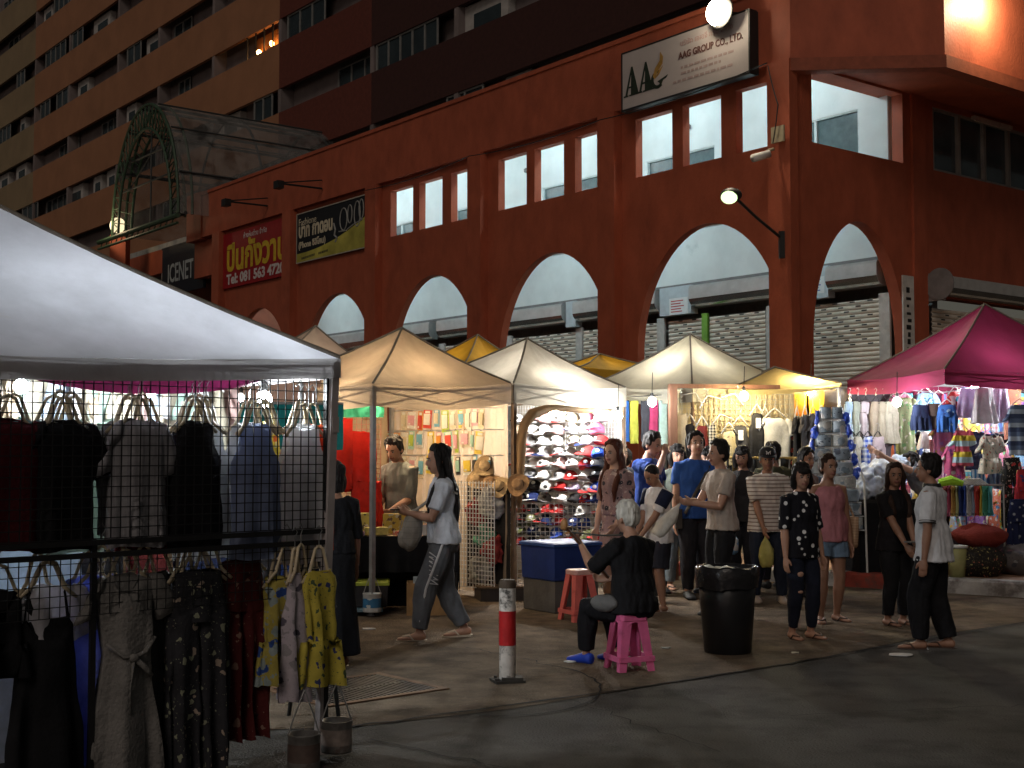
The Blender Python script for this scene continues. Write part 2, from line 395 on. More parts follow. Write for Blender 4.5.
# arcade ceiling is the gallery floor; shop fronts behind the arches
b=MB(); b.box((-24.5,3.44,5.55),(-.35,3.6,6.85)); b.build('shop_wall',M_white,BLD)
b=MB(); b.box((-24.5,3.41,5.52),(-.35,3.438,5.58)); b.build('cable_rail',M_pipe,BLD)
b=MB(); b.tube([(-3.05,3.40,5.6),(-3.05,3.40,6.84)],.02); b.build('conduit',M_pipe,BLD)
def shutter(u0,u1,ztop,plane,parent):
    """roller shutter: ribbed curtain with two rows of slots near the top"""
    b=MB(); z=.02; P=.1
    prof=[]
    while z<ztop-P: prof+=[(z,.0),(z+.02,.028),(z+.055,.034),(z+.085,.02)]; z+=P
    if plane=='A': q=lambda x,d,zz: V((-x,3.44-d,zz))
    else: q=lambda x,d,zz: V((.0+d-.02,x,zz))
    L=[q(u0,d,zz) for zz,d in prof]; R=[q(u1,d,zz) for zz,d in prof]; k=len(prof)
    b.add(L+R,[(i,i+1,k+i+1,k+i) for i in range(k-1)])
    # slots
    zz=.02+P*int((ztop-1.0-.02)/P); row=0
    while zz<ztop-.15:
        x=u0+.18+(row%3)*.15
        while x<u1-.2:
            b.box(*[tuple(f(a,c) for a,c in zip(q(x,.036,zz+.05),q(x+.13,.030,zz+.078))) for f in(min,max)],1); x+=.45
        zz+=P; row+=1
    return b.build('roller_shutter',[M_shut,M_black],parent)
M_hoodm=mat('hood_bright_metal',(.62,.60,.57),.16,var=.12,scale=4,metal=.95,bump=.04,bscale=9)
def hood(u0,u1,z,r,plane,parent,name='shutter_hood'):
    """flat fronted shutter housing with a polished rolled lower edge"""
    k=r/.29; prof=[(0,.30),(.30,.26),(.335,.20),(.335,-.06),(.31,-.13),(.26,-.19),(.19,-.235),(0,-.26)]; b=MB()
    def q(x,d,zz): return V((-x,3.405-d*k,z+zz*k)) if plane=='A' else V((.02+d*k,x,z+zz*k))
    A=[q(u0,d,zz) for d,zz in prof]; B_=[q(u1,d,zz) for d,zz in prof]; n=len(prof); b.add(A+B_,[tuple(range(n)),tuple(n+i for i in range(n))])
    for i in range(n):
        j=(i+1)%n; b.add([A[i],A[j],B_[j],B_[i]],[(0,1,2,3)],1 if 3<=i<=5 else 0)
    bm=b; o=b.build(name,[M_steel,M_hoodm],parent); return o
us=[(.62,3.35),(3.7,5.4),(5.65,6.75),(7.1,9.9),(10.2,12.9),(13.2,16.2),(16.5,19.4),(19.7,22.6)]
for u0,u1 in us:
    shutter(u0,u1,4.78,'A',BLD)
for u0,u1 in((.45,1.75),(2.35,5.75),(6.9,9.95),(10.4,13.1),(13.5,16.2),(16.6,19.4),(19.8,22.6)):
    hood(u0,u1,5.20,.29,'A',BLD)
M_sig=mat('pale_fascia',(.5,.56,.6),.6,var=.1)
for u0,u1 in((1.78,2.32),(5.8,6.85),(9.98,10.37)):
    b=MB(); b.box((-u1,3.2,4.82),(-u0,3.435,5.5)); b.build('fascia_board',M_sig,BLD)
for u in(.5,3.52,7.0,10.05,13.05,16.35,19.55):
    b=MB(); b.box((-u-.13,3.38,0),(-u+.13,3.436,4.8)); b.build('shop_post',mat('post_white',(.55,.53,.5),.7,var=.2),BLD)
b=MB(); b.box((-5.62,3.37,0),(-5.44,3.437,4.8)); b.build('green_post',mat('lime_green',(.2,.42,.06),.6),BLD)
for (u,z,w,h,nm) in((6.2,5.02,.62,.4,1),(2.05,5.1,.36,.36,2)):
    b=MB(); b.box((-u-w/2,3.188,z-h/2),(-u+w/2,3.198,z+h/2)); o=b.build('notice',mat('paper_white',(.75,.75,.75),.8,var=.05),BLD)
    tb=MB()
    for i in range(5): tb.box((-u-w*.4,3.184,z-h*.35+i*h*.16),(-u+w*(.1+.3*rnd.random()),3.187,z-h*.35+i*h*.16+.025))
    tb.build('print',mat('red_print' if nm==1 else 'blue_print',(.5,.08,.08) if nm==1 else (.1,.16,.45),.8),o)
# end side shop front
shutter(4.3,9.2,4.55,'B',BLD); hood(4.14,9.4,4.98,.22,'B',BLD)
b=MB(); b.tube([(.33,4.10,4.96),(.33,4.123,4.96)],.33,n=24);
b.box((.02,4.125,4.62),(.45,4.135,5.2)); b.build('hood_end',mat('hood_end_grey',(.2,.19,.19),.6),BLD)
b=MB(); b.box((.02,3.25,.6),(.055,3.62,5.1)); po=b.build('poster_strip',mat('paper_worn',(.58,.57,.54),.85,var=.2),BLD)
tb=MB(); 
for i in range(26):
    z=1.0+i*.15; tb.box((.056,3.34+.05*rnd.random(),z),(.059,3.42+.12*rnd.random(),z+.05+.07*rnd.random()))
tb.build('print',M_black,po)
# band of four-pane windows on the end wall
for k in range(5):
    v0=4.5+k*.98; w=MB()
    for y in(v0,v0+.95): w.box((-.16,y-.03,7.44),(-.02,y+.03,8.75))
    for z in(7.44,8.75): w.box((-.155,v0,z-.03),(-.025,v0+.95,z+.03))
    fo=w.build('window',M_frame,BLD); g=MB(); g.box((-.12,v0,7.44),(-.10,v0+.95,8.75)); g.build('pane',M_dkglass,fo)
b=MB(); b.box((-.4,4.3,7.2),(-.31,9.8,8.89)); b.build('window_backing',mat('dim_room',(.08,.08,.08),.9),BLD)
b=MB(); b.box((.003,5.9,8.72),(.09,7.4,8.80)); b.tube([(.06,5.95,8.7),(.06,7.35,8.7)],.018); b.build('tube_fitting',mat('unlit_tube',(.55,.45,.4),.5),BLD)
# inner side rooms so that nothing is see-through
b=MB(); b.box((-24.6,5.01,0),(-.45,5.2,10.3)); b.build('inner_wall',M_grey,BLD)
b=MB(); b.box((-UE,.6,10.2),(-.61,17,10.355)); b.build('roof_slab',M_grey,BLD)
b=MB(); b.box((-24.6,.43,0),(-24.3,5,10.15)); b.build('inner_wall',M_wall2,BLD)
# fluorescent tubes that light the gallery and the arcade
LT=glow('fluorescent',(.70,.95,1.0),360); LT2=glow('fluorescent_low',(.70,.95,1.0),210)
for k in range(6):
    for (z,v,m,nm) in((9.9,1.0,LT,'gallery_tube'),(6.8,.9,LT2,'arcade_tube')):
        b=MB(); c=2.4+4.0*k; b.tube([(-c-.6,v,z),(-c+.6,v,z)],.02); b.build(nm,m,BLD)
# ------------------------------------------------------------------ things fixed on the building
def onb(u,v,z): 
    a=V((-.6187,.7857)); bb=V((.7857,.6187)); p=V((CX,CY))+a*u+bb*v; return V((p.x,p.y,z))
def bthing(name,label,cat,u,v,z,group=None): return thing(name,label,cat,onb(u,v,z),BRZ,group)
SM=lambda x,y,z: Matrix.Translation(V((x,y,z)))@Matrix.Rotation(PI/2,4,'X')
# white company sign
o=bthing('company_sign','large white company sign with black AAG letters and gold flame, under the top floodlight','sign',4.27,-.42,8.78)
b=MB(); b.box((0,0,0),(3.52,.2,1.2)); b.build('panel',mat('sign_white',(.46,.41,.40),.6,var=.06,scale=2),o)
b=MB(); b.box((-.03,-.012,-.04),(3.55,.21,0)); b.box((-.03,-.012,1.2),(3.55,.21,1.23)); b.box((-.035,-.012,0),(0,.21,1.2)); b.box((3.52,-.012,0),(3.555,.21,1.2)); b.box((-.02,.2,-.02),(3.54,.26,1.22)); b.build('frame',M_black,o)
Mk=mat('letter_black',(.02,.03,.02),.5); Mgd=mat('letter_gold',(.35,.2,.05),.5,var=.3)
def flat(parent,polys,m,name,y=-.003):
    b=MB(); 
    for p in polys: b.slab(p,.006,lambda x,z,d: V((x,y-d,z)))
    return b.build(name,m,parent)
def A_(x,w,h,z=.25):   # the slender serif A of the logo
    t=.13
    return [[(x,z),(x+.17,z),(x+.17,z+.03),(x+.11,z+.03),(x+w*.5-.02,z+h*.78),(x+w-.28,z+.03),(x+w-.36,z+.03),(x+w-.36,z),(x+w+.02,z),(x+w+.02,z+.03),(x+w-.05,z+.03),(x+w*.5+.02,z+h),(x+w*.5-.02,z+h),(x+.05,z+.03),(x,z+.03)]]
flat(o,[A_(.04,.5,.62),A_(.46,.5,.62),[rect(.2,.36,.42,.455)],[rect(.6,.8,.42,.455)]],Mk,'logo_letter')
g=[]
for i in range(25):
    a=math.radians(80+ i*230/24); g.append((1.06+.2*math.cos(a),.42+.2*math.sin(a)*.95))
gi=[(1.06+.12*math.cos(math.radians(80+i*230/24)),.43+.13*math.sin(math.radians(80+i*230/24))) for i in range(24,-1,-1)]
flat(o,[[g+gi],[[(1.05,.38),(1.36,.46),(1.3,.4),(1.22,.38),(1.16,.28),(1.08,.24),(1.12,.33)]]],Mk,'logo_letter')
flat(o,[[[(.92,.5),(.98,.66),(1.12,.8),(1.14,.98),(1.22,.86),(1.2,.72),(1.06,.58),(.98,.44)]],[[(1.0,.46),(1.1,.6),(1.22,.68),(1.1,.52)]]],Mgd,'logo_flame',-.0045)
text('AAG GROUP CO., LTD.',.2,mat('letter_brown',(.12,.05,.04),.6),o,SM(1.66,-.008,.66),width=1.72,height=.17,bold=.004)
text('บริษัท เอเอจี กรุ๊ป จำกัด',.14,mat('letter_faint',(.42,.28,.26),.6),o,SM(1.72,-.006,.95),width=1.4)
b=MB()
for zz,x0,x1 in((.48,1.72,3.0),(.36,1.72,2.8),(.22,1.5,3.1)):
    x=x0
    while x<x1: w=.05+.1*rnd.random(); b.box((x,-.006,zz),(x+w,-.001,zz+.05)); x+=w+.04
b.build('small_print',mat('letter_dim',(.36,.27,.26),.6),o)
# red Thai sign
o=bthing('phone_sign','red shop sign with yellow Thai words and a white telephone number','sign',24.12,-.09,6.95)
b=MB(); b.box((0,0,0),(4.75,.08,1.82)); b.build('panel',mat('sign_red',(.30,.012,.016),.55,var=.12),o)
Ye=mat('letter_yellow',(.62,.42,.03),.6); Wh=mat('letter_white',(.62,.56,.54),.6)
text('ปืนกังวาน',.9,Ye,o,SM(.3,-.006,.52),width=4.1,height=1.0,bold=.03)
text('Tel: 081 563 4720',.5,Wh,o,SM(.28,-.006,.10),width=3.98,height=.36,bold=.018)
text('ห้างหุ้นส่วน จำกัด',.22,Wh,o,SM(1.5,-.006,1.52),width=1.6)
# black and yellow sign
o=bthing('shop_banner','black and yellow shop banner with jewellery loops beside the red sign','sign',19.05,-.09,7.25)
b=MB(); b.box((0,0,0),(3.95,.06,1.46)); b.build('panel',mat('banner_black',(.012,.014,.018),.6),o)
b=MB(); b.box((-.03,-.015,-.03),(3.98,.0,0)); b.box((-.03,-.015,1.46),(3.98,0,1.49)); b.box((-.03,-.015,0),(0,.0,1.46)); b.box((3.95,-.015,0),(3.98,0,1.46)); b.build('frame',mat('banner_edge',(.4,.36,.3),.6),o)
cv=[(0,.26)]+[(x*3.95/20,.26+.62*(x/20)**2.2) for x in range(1,21)]
flat(o,[[[(0,.0)]+cv+[(3.95,0)]]],mat('banner_yellow',(.40,.36,.07),.6,var=.45,scale=1.2),'swoosh')
Cr=mat('letter_cream',(.62,.55,.4),.6)
text('Fashione',.24,Cr,o,SM(.12,-.009,1.10),width=1.05)
text('บาท กาดอน',.4,Cr,o,SM(.12,-.009,.72),width=2.0,height=.36,bold=.016)
text('(Phone ซิลิโคน)',.24,Cr,o,SM(.12,-.009,.42),width=1.6,bold=.006)
b=MB()
x=.3
for i in range(22):
    w=.03+.04*rnd.random(); b.box((x,-.010,.06+i*.003),(x+w,-.007,.13+i*.003)); x+=w+.02
    if i==12: x+=.2
b.build('small_print',M_black,o)
b=MB()
for (x,z,r1,r2) in((2.75,.95,.2,.32),(3.1,1.05,.12,.26),(3.5,1.0,.16,.36),(3.72,1.1,.12,.28)):
    b.tube([(x+r1*math.cos(a),-.012,z+r2*math.sin(a)) for a in [2*PI*i/20 for i in range(21)]],.018,n=6)
b.tube([(2.2,-.012,.9),(2.3,-.012,.7),(2.25,-.012,.55),(2.4,-.012,.45),(2.3,-.012,.35)],.03,n=6); b.tube([(2.5,-.012,.62),(2.9,-.012,.6),(3.3,-.012,.72),(3.8,-.012,.8)],.022,n=6)
b.build('jewellery_motif',mat('silver_print',(.3,.3,.28),.5),o)
# dark net cafe sign farther left
o=bthing('cafe_sign','dark blue ICENET shop sign under the barrel roof','sign',30.2,.35,7.3)
b=MB(); b.box((0,0,0),(3.6,.1,1.75)); b.box((-.05,-.01,1.75),(3.65,.1,1.82)); b.build('panel',mat('sign_navy',(.012,.018,.028),.5),o)
text('ICENET',.8,mat('letter_grey',(.45,.5,.52),.5),o,SM(.55,-.006,.45),width=2.2,height=.7,bold=.01)
# two arm lamps above the signs
for i,(u,lab) in enumerate(((20.8,'black arm lamp bracket above the red sign'),(17.4,'black arm lamp bracket above the black and yellow banner'))):
    o=bthing('sign_lamp',lab,'lamp',u,-.19,9.25,'arm lamps over the signs')
    b=MB(); b.tube([(0,0,.0),(-.1,-1.3,.0)],.03); b.tube([(0,0,.25),(-.1,-1.3,.02)],.02); b.build('arm',M_black,o)
    b=MB(); b.cbox((-.1,-1.36,-.05),(.28,.2,.22)); b.build('lamp_head',M_black,o)
# CCTV
o=bthing('security_camera','white bullet security camera on the corner pilaster','camera',.25,-.33,7.15)
b=MB(); b.tube([(0,-.12,-.05),(-.12,-.45,-.16)],.075,n=12); b.build('body',mat('camera_white',(.6,.58,.55),.5),o,True)
b=MB(); b.tube([(0,0,.06),(0,-.16,.0)],.03); b.box((-.02,-.04,.16),(.28,.0,.46)); b.build('bracket',mat('box_tan',(.35,.3,.2),.6),o)
# ------------------------------------------------------------------ lamps on the building
def wat(x,y,Y): return at(x,y,Y)
# top floodlight
P=wat(719,12,24.6)
o=thing('floodlight','round dazzling floodlight on the parapet above the white company sign','lamp',P,BRZ)
b=MB(); b.ell((0,-.05,0),(.27,.12,.27)); b.build('lens',glow('flood_warm',(1,.86,.62),60),o,True)  # lens drawn larger to take in the lamp's bloom
b=MB(); b.lathe([(.05,.14),(.3,.0),(.33,-.02),(.3,-.03)],n=20); h=b.build('housing',M_black,o,True); h.rotation_euler=(-PI/2,0,0); h.location=(0,.06,0)
b=MB(); b.tube([(0,.1,0),(0,1.1,.2)],.03); b.build('arm',M_black,o)
lamp_light('floodlight_beam',P+V((-.25,-.6,-.15)),900,(1,.84,.62),.15,150,P+V((-3,-12,-7)))
# green-white floodlight on an arm at the corner
P=wat(729,197,23.0)
o=thing('street_lamp','greenish white flood lamp on a long arm from the corner pilaster','lamp',P,0)
b=MB(); b.ell((0,-.02,-.01),(.15,.10,.12)); b.build('lens',glow('flood_green',(.72,1,.50),1.9),o,True)
b=MB(); b.ell((.05,.06,.05),(.2,.14,.13)); b.build('housing',M_black,o,True)
Q=onb(.05,-.36,zat(240,24.0))-P; b=MB(); b.tube([(.12,.1,.02),Q*.5+V((0,0,.02)),Q],.028); b.cbox(Q+V((0,0,-.12)),(.1,.1,.5)); b.build('arm',M_black,o)
lamp_light('street_lamp_beam',P+V((-.05,-.25,-.18)),320,(.86,1,.66),.12,150,P+V((-1,-6,-7)))
# small warm lamp on the red post at the left
P=onb(31.95,-.6,0); zz=zat(227,P.y)
o=thing('post_lamp','small warm lamp on a red post at the foot of the barrel roof','lamp',(P.x,P.y,0),0)
b=MB(); b.box((-.3,-.3,0),(.3,.3,zz-.35)); b.build('post',M_wall,o)
b=MB(); b.ell((0,-.35,zz),(.30,.18,.30)); b.build('lens',glow('lamp_amber',(1,.80,.48),2.6),o,True)  # lens size raised to stand for the glow around the lamp
b=MB(); b.tube([(0,-.2,zz-.4),(0,-.28,zz-.02)],.05); b.build('bracket',M_black,o)
lamp_light('post_lamp_beam',(P.x-.3,P.y-1.4,zz),45,(1,.75,.45),.15)
# lamp that grazes the overhang at the upper right
P=V((CX,CY)); 
bb=V((.7857,.6187)); aa=V((-.6187,.7857))
q=P+aa*(-2.32)+bb*3.0
o=thing('overhang_lamp','small wall lamp lighting the orange overhang at the upper right','lamp',(q.x,q.y,10.28),BRZ)
b=MB(); b.ell((0,0,0),(.14,.1,.1)); b.build('lens',glow('lamp_amber2',(1,.85,.6),35),o,True); b=MB(); b.tube([(-.36,0,.1),(0,0,.12)],.03); b.ell((.02,0,.1),(.17,.14,.07)); b.build('bracket',M_black,o,True)
lamp_light('overhang_lamp_beam',(q.x,q.y,10.12),330,(1,.8,.5),.06)
# ------------------------------------------------------------------ low block past the end pier, under the barrel roof
o=thing('entrance_block','low dark red block with pale pillars under the barrel roof','building',(CX,CY,0),BRZ)
b=MB(); b.box((-42,.6,8.3),(-26.9,.9,9.2)); b.build('wall',M_wall,o)
b=MB(); b.box((-42,3.2,0),(-24.65,3.5,8.3)); b.build('wall',mat('entrance_back',(.22,.06,.035),.7),o)
b=MB(); b.box((-42,.6,9.2),(-26.9,5.5,9.4)); b.build('roof',M_grey,o)
for u in(25.3,30.6,35.5):
    b=MB(); b.box((-u-.3,.62,0),(-u+.3,1.2,8.3)); b.build('pillar',mat('pillar_pale',(.42,.36,.33),.7),o)
b=MB(); b.box((-26.8,.1,7.6),(-24.7,.45,8.85)); b.build('lintel',M_wall,o)
# barrel roof
M_poly=mat('weathered_sheet',(.40,.40,.39),.6,var=.3,scale=2,bump=.1,trans=.35,dirt=((.10,.10,.10),1.2,.5))
def clear_sheet(m,k):
    t=m.node_tree; out=[n for n in t.nodes if n.type=='OUTPUT_MATERIAL'][0]; src=out.inputs[0].links[0].from_socket
    tr=t.nodes.new('ShaderNodeBsdfTransparent'); mx=t.nodes.new('ShaderNodeMixShader'); mx.inputs[0].default_value=k
    t.links.new(src,mx.inputs[1]); t.links.new(tr.outputs[0],mx.inputs[2]); t.links.new(mx.outputs[0],out.inputs[0])
clear_sheet(M_poly,.70)
M_green=mat('green_steel',(.045,.085,.05),.55,var=.3)
M_dk=mat('dark_steel',(.05,.055,.055),.6)
o=thing('barrel_canopy','grey barrel vaulted entrance roof on a green lattice arch','canopy',onb(28.1,-1.2,0),BRZ)
RX=3.0; z0=9.55; RZ=4.35
def va(a,y,k=1.0): return V((RX*k*math.cos(a),y,z0+RZ*k*math.sin(a)))
LEN=13
b=MB(); n=28; outer=[];inner=[]
for y in(0,LEN): outer.append([va(PI*i/n,y) for i in range(n+1)]+[va(PI*i/n,y,.992) for i in range(n,-1,-1)])
b.loft(outer); b.build('roof_sheet',M_poly,o,False)
b=MB()
for k in(1.0,.80):
    for yy in(-.05,.45): b.tube([va(PI*i/n,yy,k*.985) for i in range(n+1)],.05,n=6)
for i in range(n):
    b.tube([va(PI*i/n,-.05,.985),va(PI*(i+.5)/n,-.05,.79),va(PI*(i+1)/n,-.05,.985)],.025,n=5)
    b.tube([va(PI*i/n,.0,.985),va(PI*i/n,.45,.79)],.02,n=5)
b.build('arch_truss',M_green,o)
b=MB()
for y in(3.2,6.4,9.6,12.8): b.tube([va(PI*i/n,y,.982) for i in range(n+1)],.045,n=6)
b.build('rib',M_dk,o)
b=MB()
for i in(3,7,11,15,19,23): b.tube([va(PI*i/n,0,.975),va(PI*i/n,LEN,.975)],.05,n=6); b.tube([va(PI*i/n,0,1.008),va(PI*i/n,LEN,1.008)],.03,n=6)
b.tube([(-RX,.2,z0+.02),(RX,.2,z0+.02)],.07,n=6); b.tube([(0,.2,z0),(0,.2,z0+RZ*.8)],.03,n=6); b.tube([(-RX*.9,.2,z0+1.6),(RX*.9,.2,z0+1.6)],.04,n=6); b.tube([(-RX*.8,.2,z0+2.6),(RX*.8,.2,z0+2.6)],.04,n=6); b.tube([(-2,.2,z0+1.6),(1.5,.2,z0+3.3)],.025,n=6)
b.build('purlin',M_dk,o)
b=MB(); b.tube([(-RX-1.2,-.1,z0-.1),(RX,-.1,z0-.1)],.09,n=8); b.tube([(-RX-1.2,-.1,z0-.35),(RX,-.1,z0-.35)],.05,n=8)
for i in range(14): b.tube([(-RX-1.0+i*.5,-.1,z0-.35),(-RX-.75+i*.5,-.1,z0-.1)],.02,n=5)
b.build('tie_beam',M_green,o)
# ================================================================== APARTMENT TOWER behind
TW=thing('apartment_tower','tall apartment block with long orange balcony bands and dark recessed windows','building',(CX,CY,0),BRZ)
VT=5.35; ZB=9.45; FH=2.86
secs=[(74,61,mat('band_tan',(.26,.19,.11),.75,var=.12,scale=.8)),(61,30.6,mat('band_orange',(.33,.155,.08),.75,var=.12,scale=.8)),(30.6,23.6,mat('band_maroon',(.125,.033,.022),.75,var=.15)),(23.6,2,mat('band_dark',(.05,.018,.015),.8,var=.15))]  # last section darkened in its colour for the weaker light there
M_rec=mat('recess_plaster',(.20,.165,.16),.85,var=.25,scale=.7); M_recw=mat('recess_white',(.42,.40,.38),.8,var=.15)
M_wf=mat('tower_window_frame',(.22,.22,.21),.6)
NF=8
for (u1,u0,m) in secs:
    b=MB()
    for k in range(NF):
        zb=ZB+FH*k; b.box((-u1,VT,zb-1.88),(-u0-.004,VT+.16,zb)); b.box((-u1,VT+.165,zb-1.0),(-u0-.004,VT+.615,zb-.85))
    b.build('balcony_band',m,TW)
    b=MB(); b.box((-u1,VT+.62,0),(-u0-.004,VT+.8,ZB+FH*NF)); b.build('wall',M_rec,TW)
for u in(61.0,55.2,48.0,42.8,36.8,30.6,23.6,18.4):
    b=MB(); b.box((-u-.12,VT+.02,0),(-u+.12,VT+.615,ZB+FH*NF)); b.build('divider',M_rec,TW)
# the one lit balcony
def tw(x,y): 
    # solve along street direction on the tower plane
    a=V((-.6187,.7857)); o2=V((CX,CY))+V((.7857,.6187))*VT
    r=at(x,y,1.0)-V((0,0,EYE)); 
    det=r.x*(-a.y)-r.y*(-a.x); t=(o2.x*(-a.y)-o2.y*(-a.x))/det; u=(r.x*o2.y-r.y*o2.x)/det
    return u,EYE+t*r.z
uL,zL=tw(246,50); uR,zR=tw(282,40); kk=round((zR-ZB)/FH)

rr=random.Random(11)
cur={}
for k in range(0,NF):
    zb=ZB+FH*k; u=62.5 if k%2 else 61.8
    u=72.0
    while u>8:
        if k==kk and uR-.3<u<uL+2.6: u=uR-.35; continue
        w=1.2+rr.random()*2.6; typ=rr.random(); zt=zb+.98
        if u-w<30.9 and u>30.4: u=30.3; continue
        if not (k>=1 and u<45 or k>=2): u-=w+.5; continue
        if typ<.50:
            dep=VT+.06 if rr.random()<.6 else VT+.5
            f=MB(); nn=max(2,int(w/.75))
            for i in range(nn+1): x=u-w*i/nn; f.box((-x-.03,dep,zb-.05),(-x+.03,dep+.05,zt))
            f.box((-u,dep+.004,zt-.06),(-u+w,dep+.046,zt-.004)); fo=f.build('window',M_wf,TW)
            g=MB(); g.box((-u,dep+.05,zb-.05),(-u+w,dep+.07,zt)); g.build('pane',mat('tower_pane',(.025,.035,.04),.15,var=.5,scale=.6,bump=0),fo)
        elif typ<.74:
            f=MB(); f.box((-u,VT+.3,zb-.3),(-u+w*.7,VT+.61,zt+.02)); fo=f.build('wall_panel',M_recw,TW)
            g=MB(); g.box((-u+w*.2,VT+.27,zb-.3),(-u+w*.6,VT+.297,zb+.62)); g.build('pane',mat('tower_pane',(.03,.04,.045),.2),fo)
        elif typ<.74:
            f=MB(); f.box((-u+.2,VT+.25,zb-.02),(-u+1.0,VT+.55,zb+.55)); ac=f.build('air_conditioner',mat('ac_white',(.4,.4,.38),.6),TW)
            g=MB(); g.tube([(-u+.55,VT+.24,zb+.27),(-u+.55,VT+.249,zb+.27)],.22,n=16); g.build('fan_grille',M_black,ac)
        u-=w+.2+rr.random()*1.2
b=MB(); b.box((-74,VT-.1,ZB+FH*NF),(-2,20,ZB+FH*NF+.5)); b.build('roof',M_grey,TW)
zb=ZB+FH*kk
b=MB(); b.box((-uL,VT+.5,zb-.2),(-uR-.15,VT+.55,zb+.98)); b.build('lit_curtain',mat('curtain_orange',(.5,.2,.06),.8,trans=.4),TW)
for i in range(3):
    b=MB(); b.ell((-uL+.6+i*(uL-uR-.9)/2,VT+.3,zb+.25+.1*i),(.10,.10,.12)); b.build('balcony_lamp',glow('balcony_glow',(1,.5,.16),26),TW,True)
for i in range(5): x=-uL+(uL-uR-.15)*i/4; b=MB(); b.box((x-.03,VT+.04,zb),(x+.03,VT+.09,zb+.98)); b.build('balcony_post',M_black,TW)

# cables strung along the front of the building
def cable(label,pts,r=.012,sag=.25):
    o=thing('cable',label,'cable',pts[0]); b=MB(); p0=V(pts[0]); P=[]
    for a,c in zip(pts,pts[1:]):
        a=V(a);c=V(c)
        for i in range(10): t=i/10; q=a.lerp(c,t); q.z-=sag*4*t*(1-t); P.append(q-p0)
    P.append(V(pts[-1])-p0); b.tube(P,r,n=5); b.build('wire',M_black,o)
cable('thin black cable sagging along the wall above the gallery openings',[onb(.3,-.42,8.85),onb(5.0,-.42,8.72),onb(9.8,-.42,8.80),onb(14.6,-.42,8.72)],.012,.10)
cable('thin black cable looped from the corner pilaster to the security camera',[onb(.3,-.4,8.8),onb(.05,-.42,8.0),onb(.2,-.40,7.3)],.012,.05)
# ================================================================== PEOPLE
def ring(c,X,Y,rx,ry,n=16): return [c+X*(rx*math.cos(2*PI*k/n))+Y*(ry*math.sin(2*PI*k/n)) for k in range(n)]
def limb(b,pts,n=12,flat=1):
    b.tube([p for p,r in pts],[r for p,r in pts],n=n)
def ik(A,T,l1,l2,pole):
    d=T-A; L=d.length; mx=(l1+l2)*.998
    if L>mx: T=A+d*(mx/L); d=T-A; L=mx
    u=d/L; a=(l1*l1-l2*l2+L*L)/(2*L); h=math.sqrt(max(l1*l1-a*a,0)); p=pole-u*pole.dot(u)
    if p.length<1e-6: p=V((0,1,0))
    return A+u*a+p.normalized()*h,T
SKINS={}
def skin(k):
    cols={'fair':(.50,.30,.22),'mid':(.40,.22,.15),'tan':(.30,.155,.10),'dark':(.22,.11,.07)}
    return mat('skin_'+k,cols[k],.5,var=.10,scale=14,bump=.08,bscale=90,spec=.4)
M_lip=mat('lips',(.25,.095,.075),.5); M_eye=mat('eye_white',(.26,.23,.21),.3,var=.02); M_iris=mat('iris_dark',(.015,.01,.008),.2)
M_nail=None
def hairmat(k):
    c={'black':(.010,.008,.008),'brown':(.03,.014,.009),'auburn':(.075,.020,.010),'white':(.55,.53,.48),'grey':(.25,.24,.22)}[k]
    return mat('hair_'+k,c,.62,var=.35,scale=30,bump=.7,bscale=80,spec=.25,stretch=(1,1,.12))
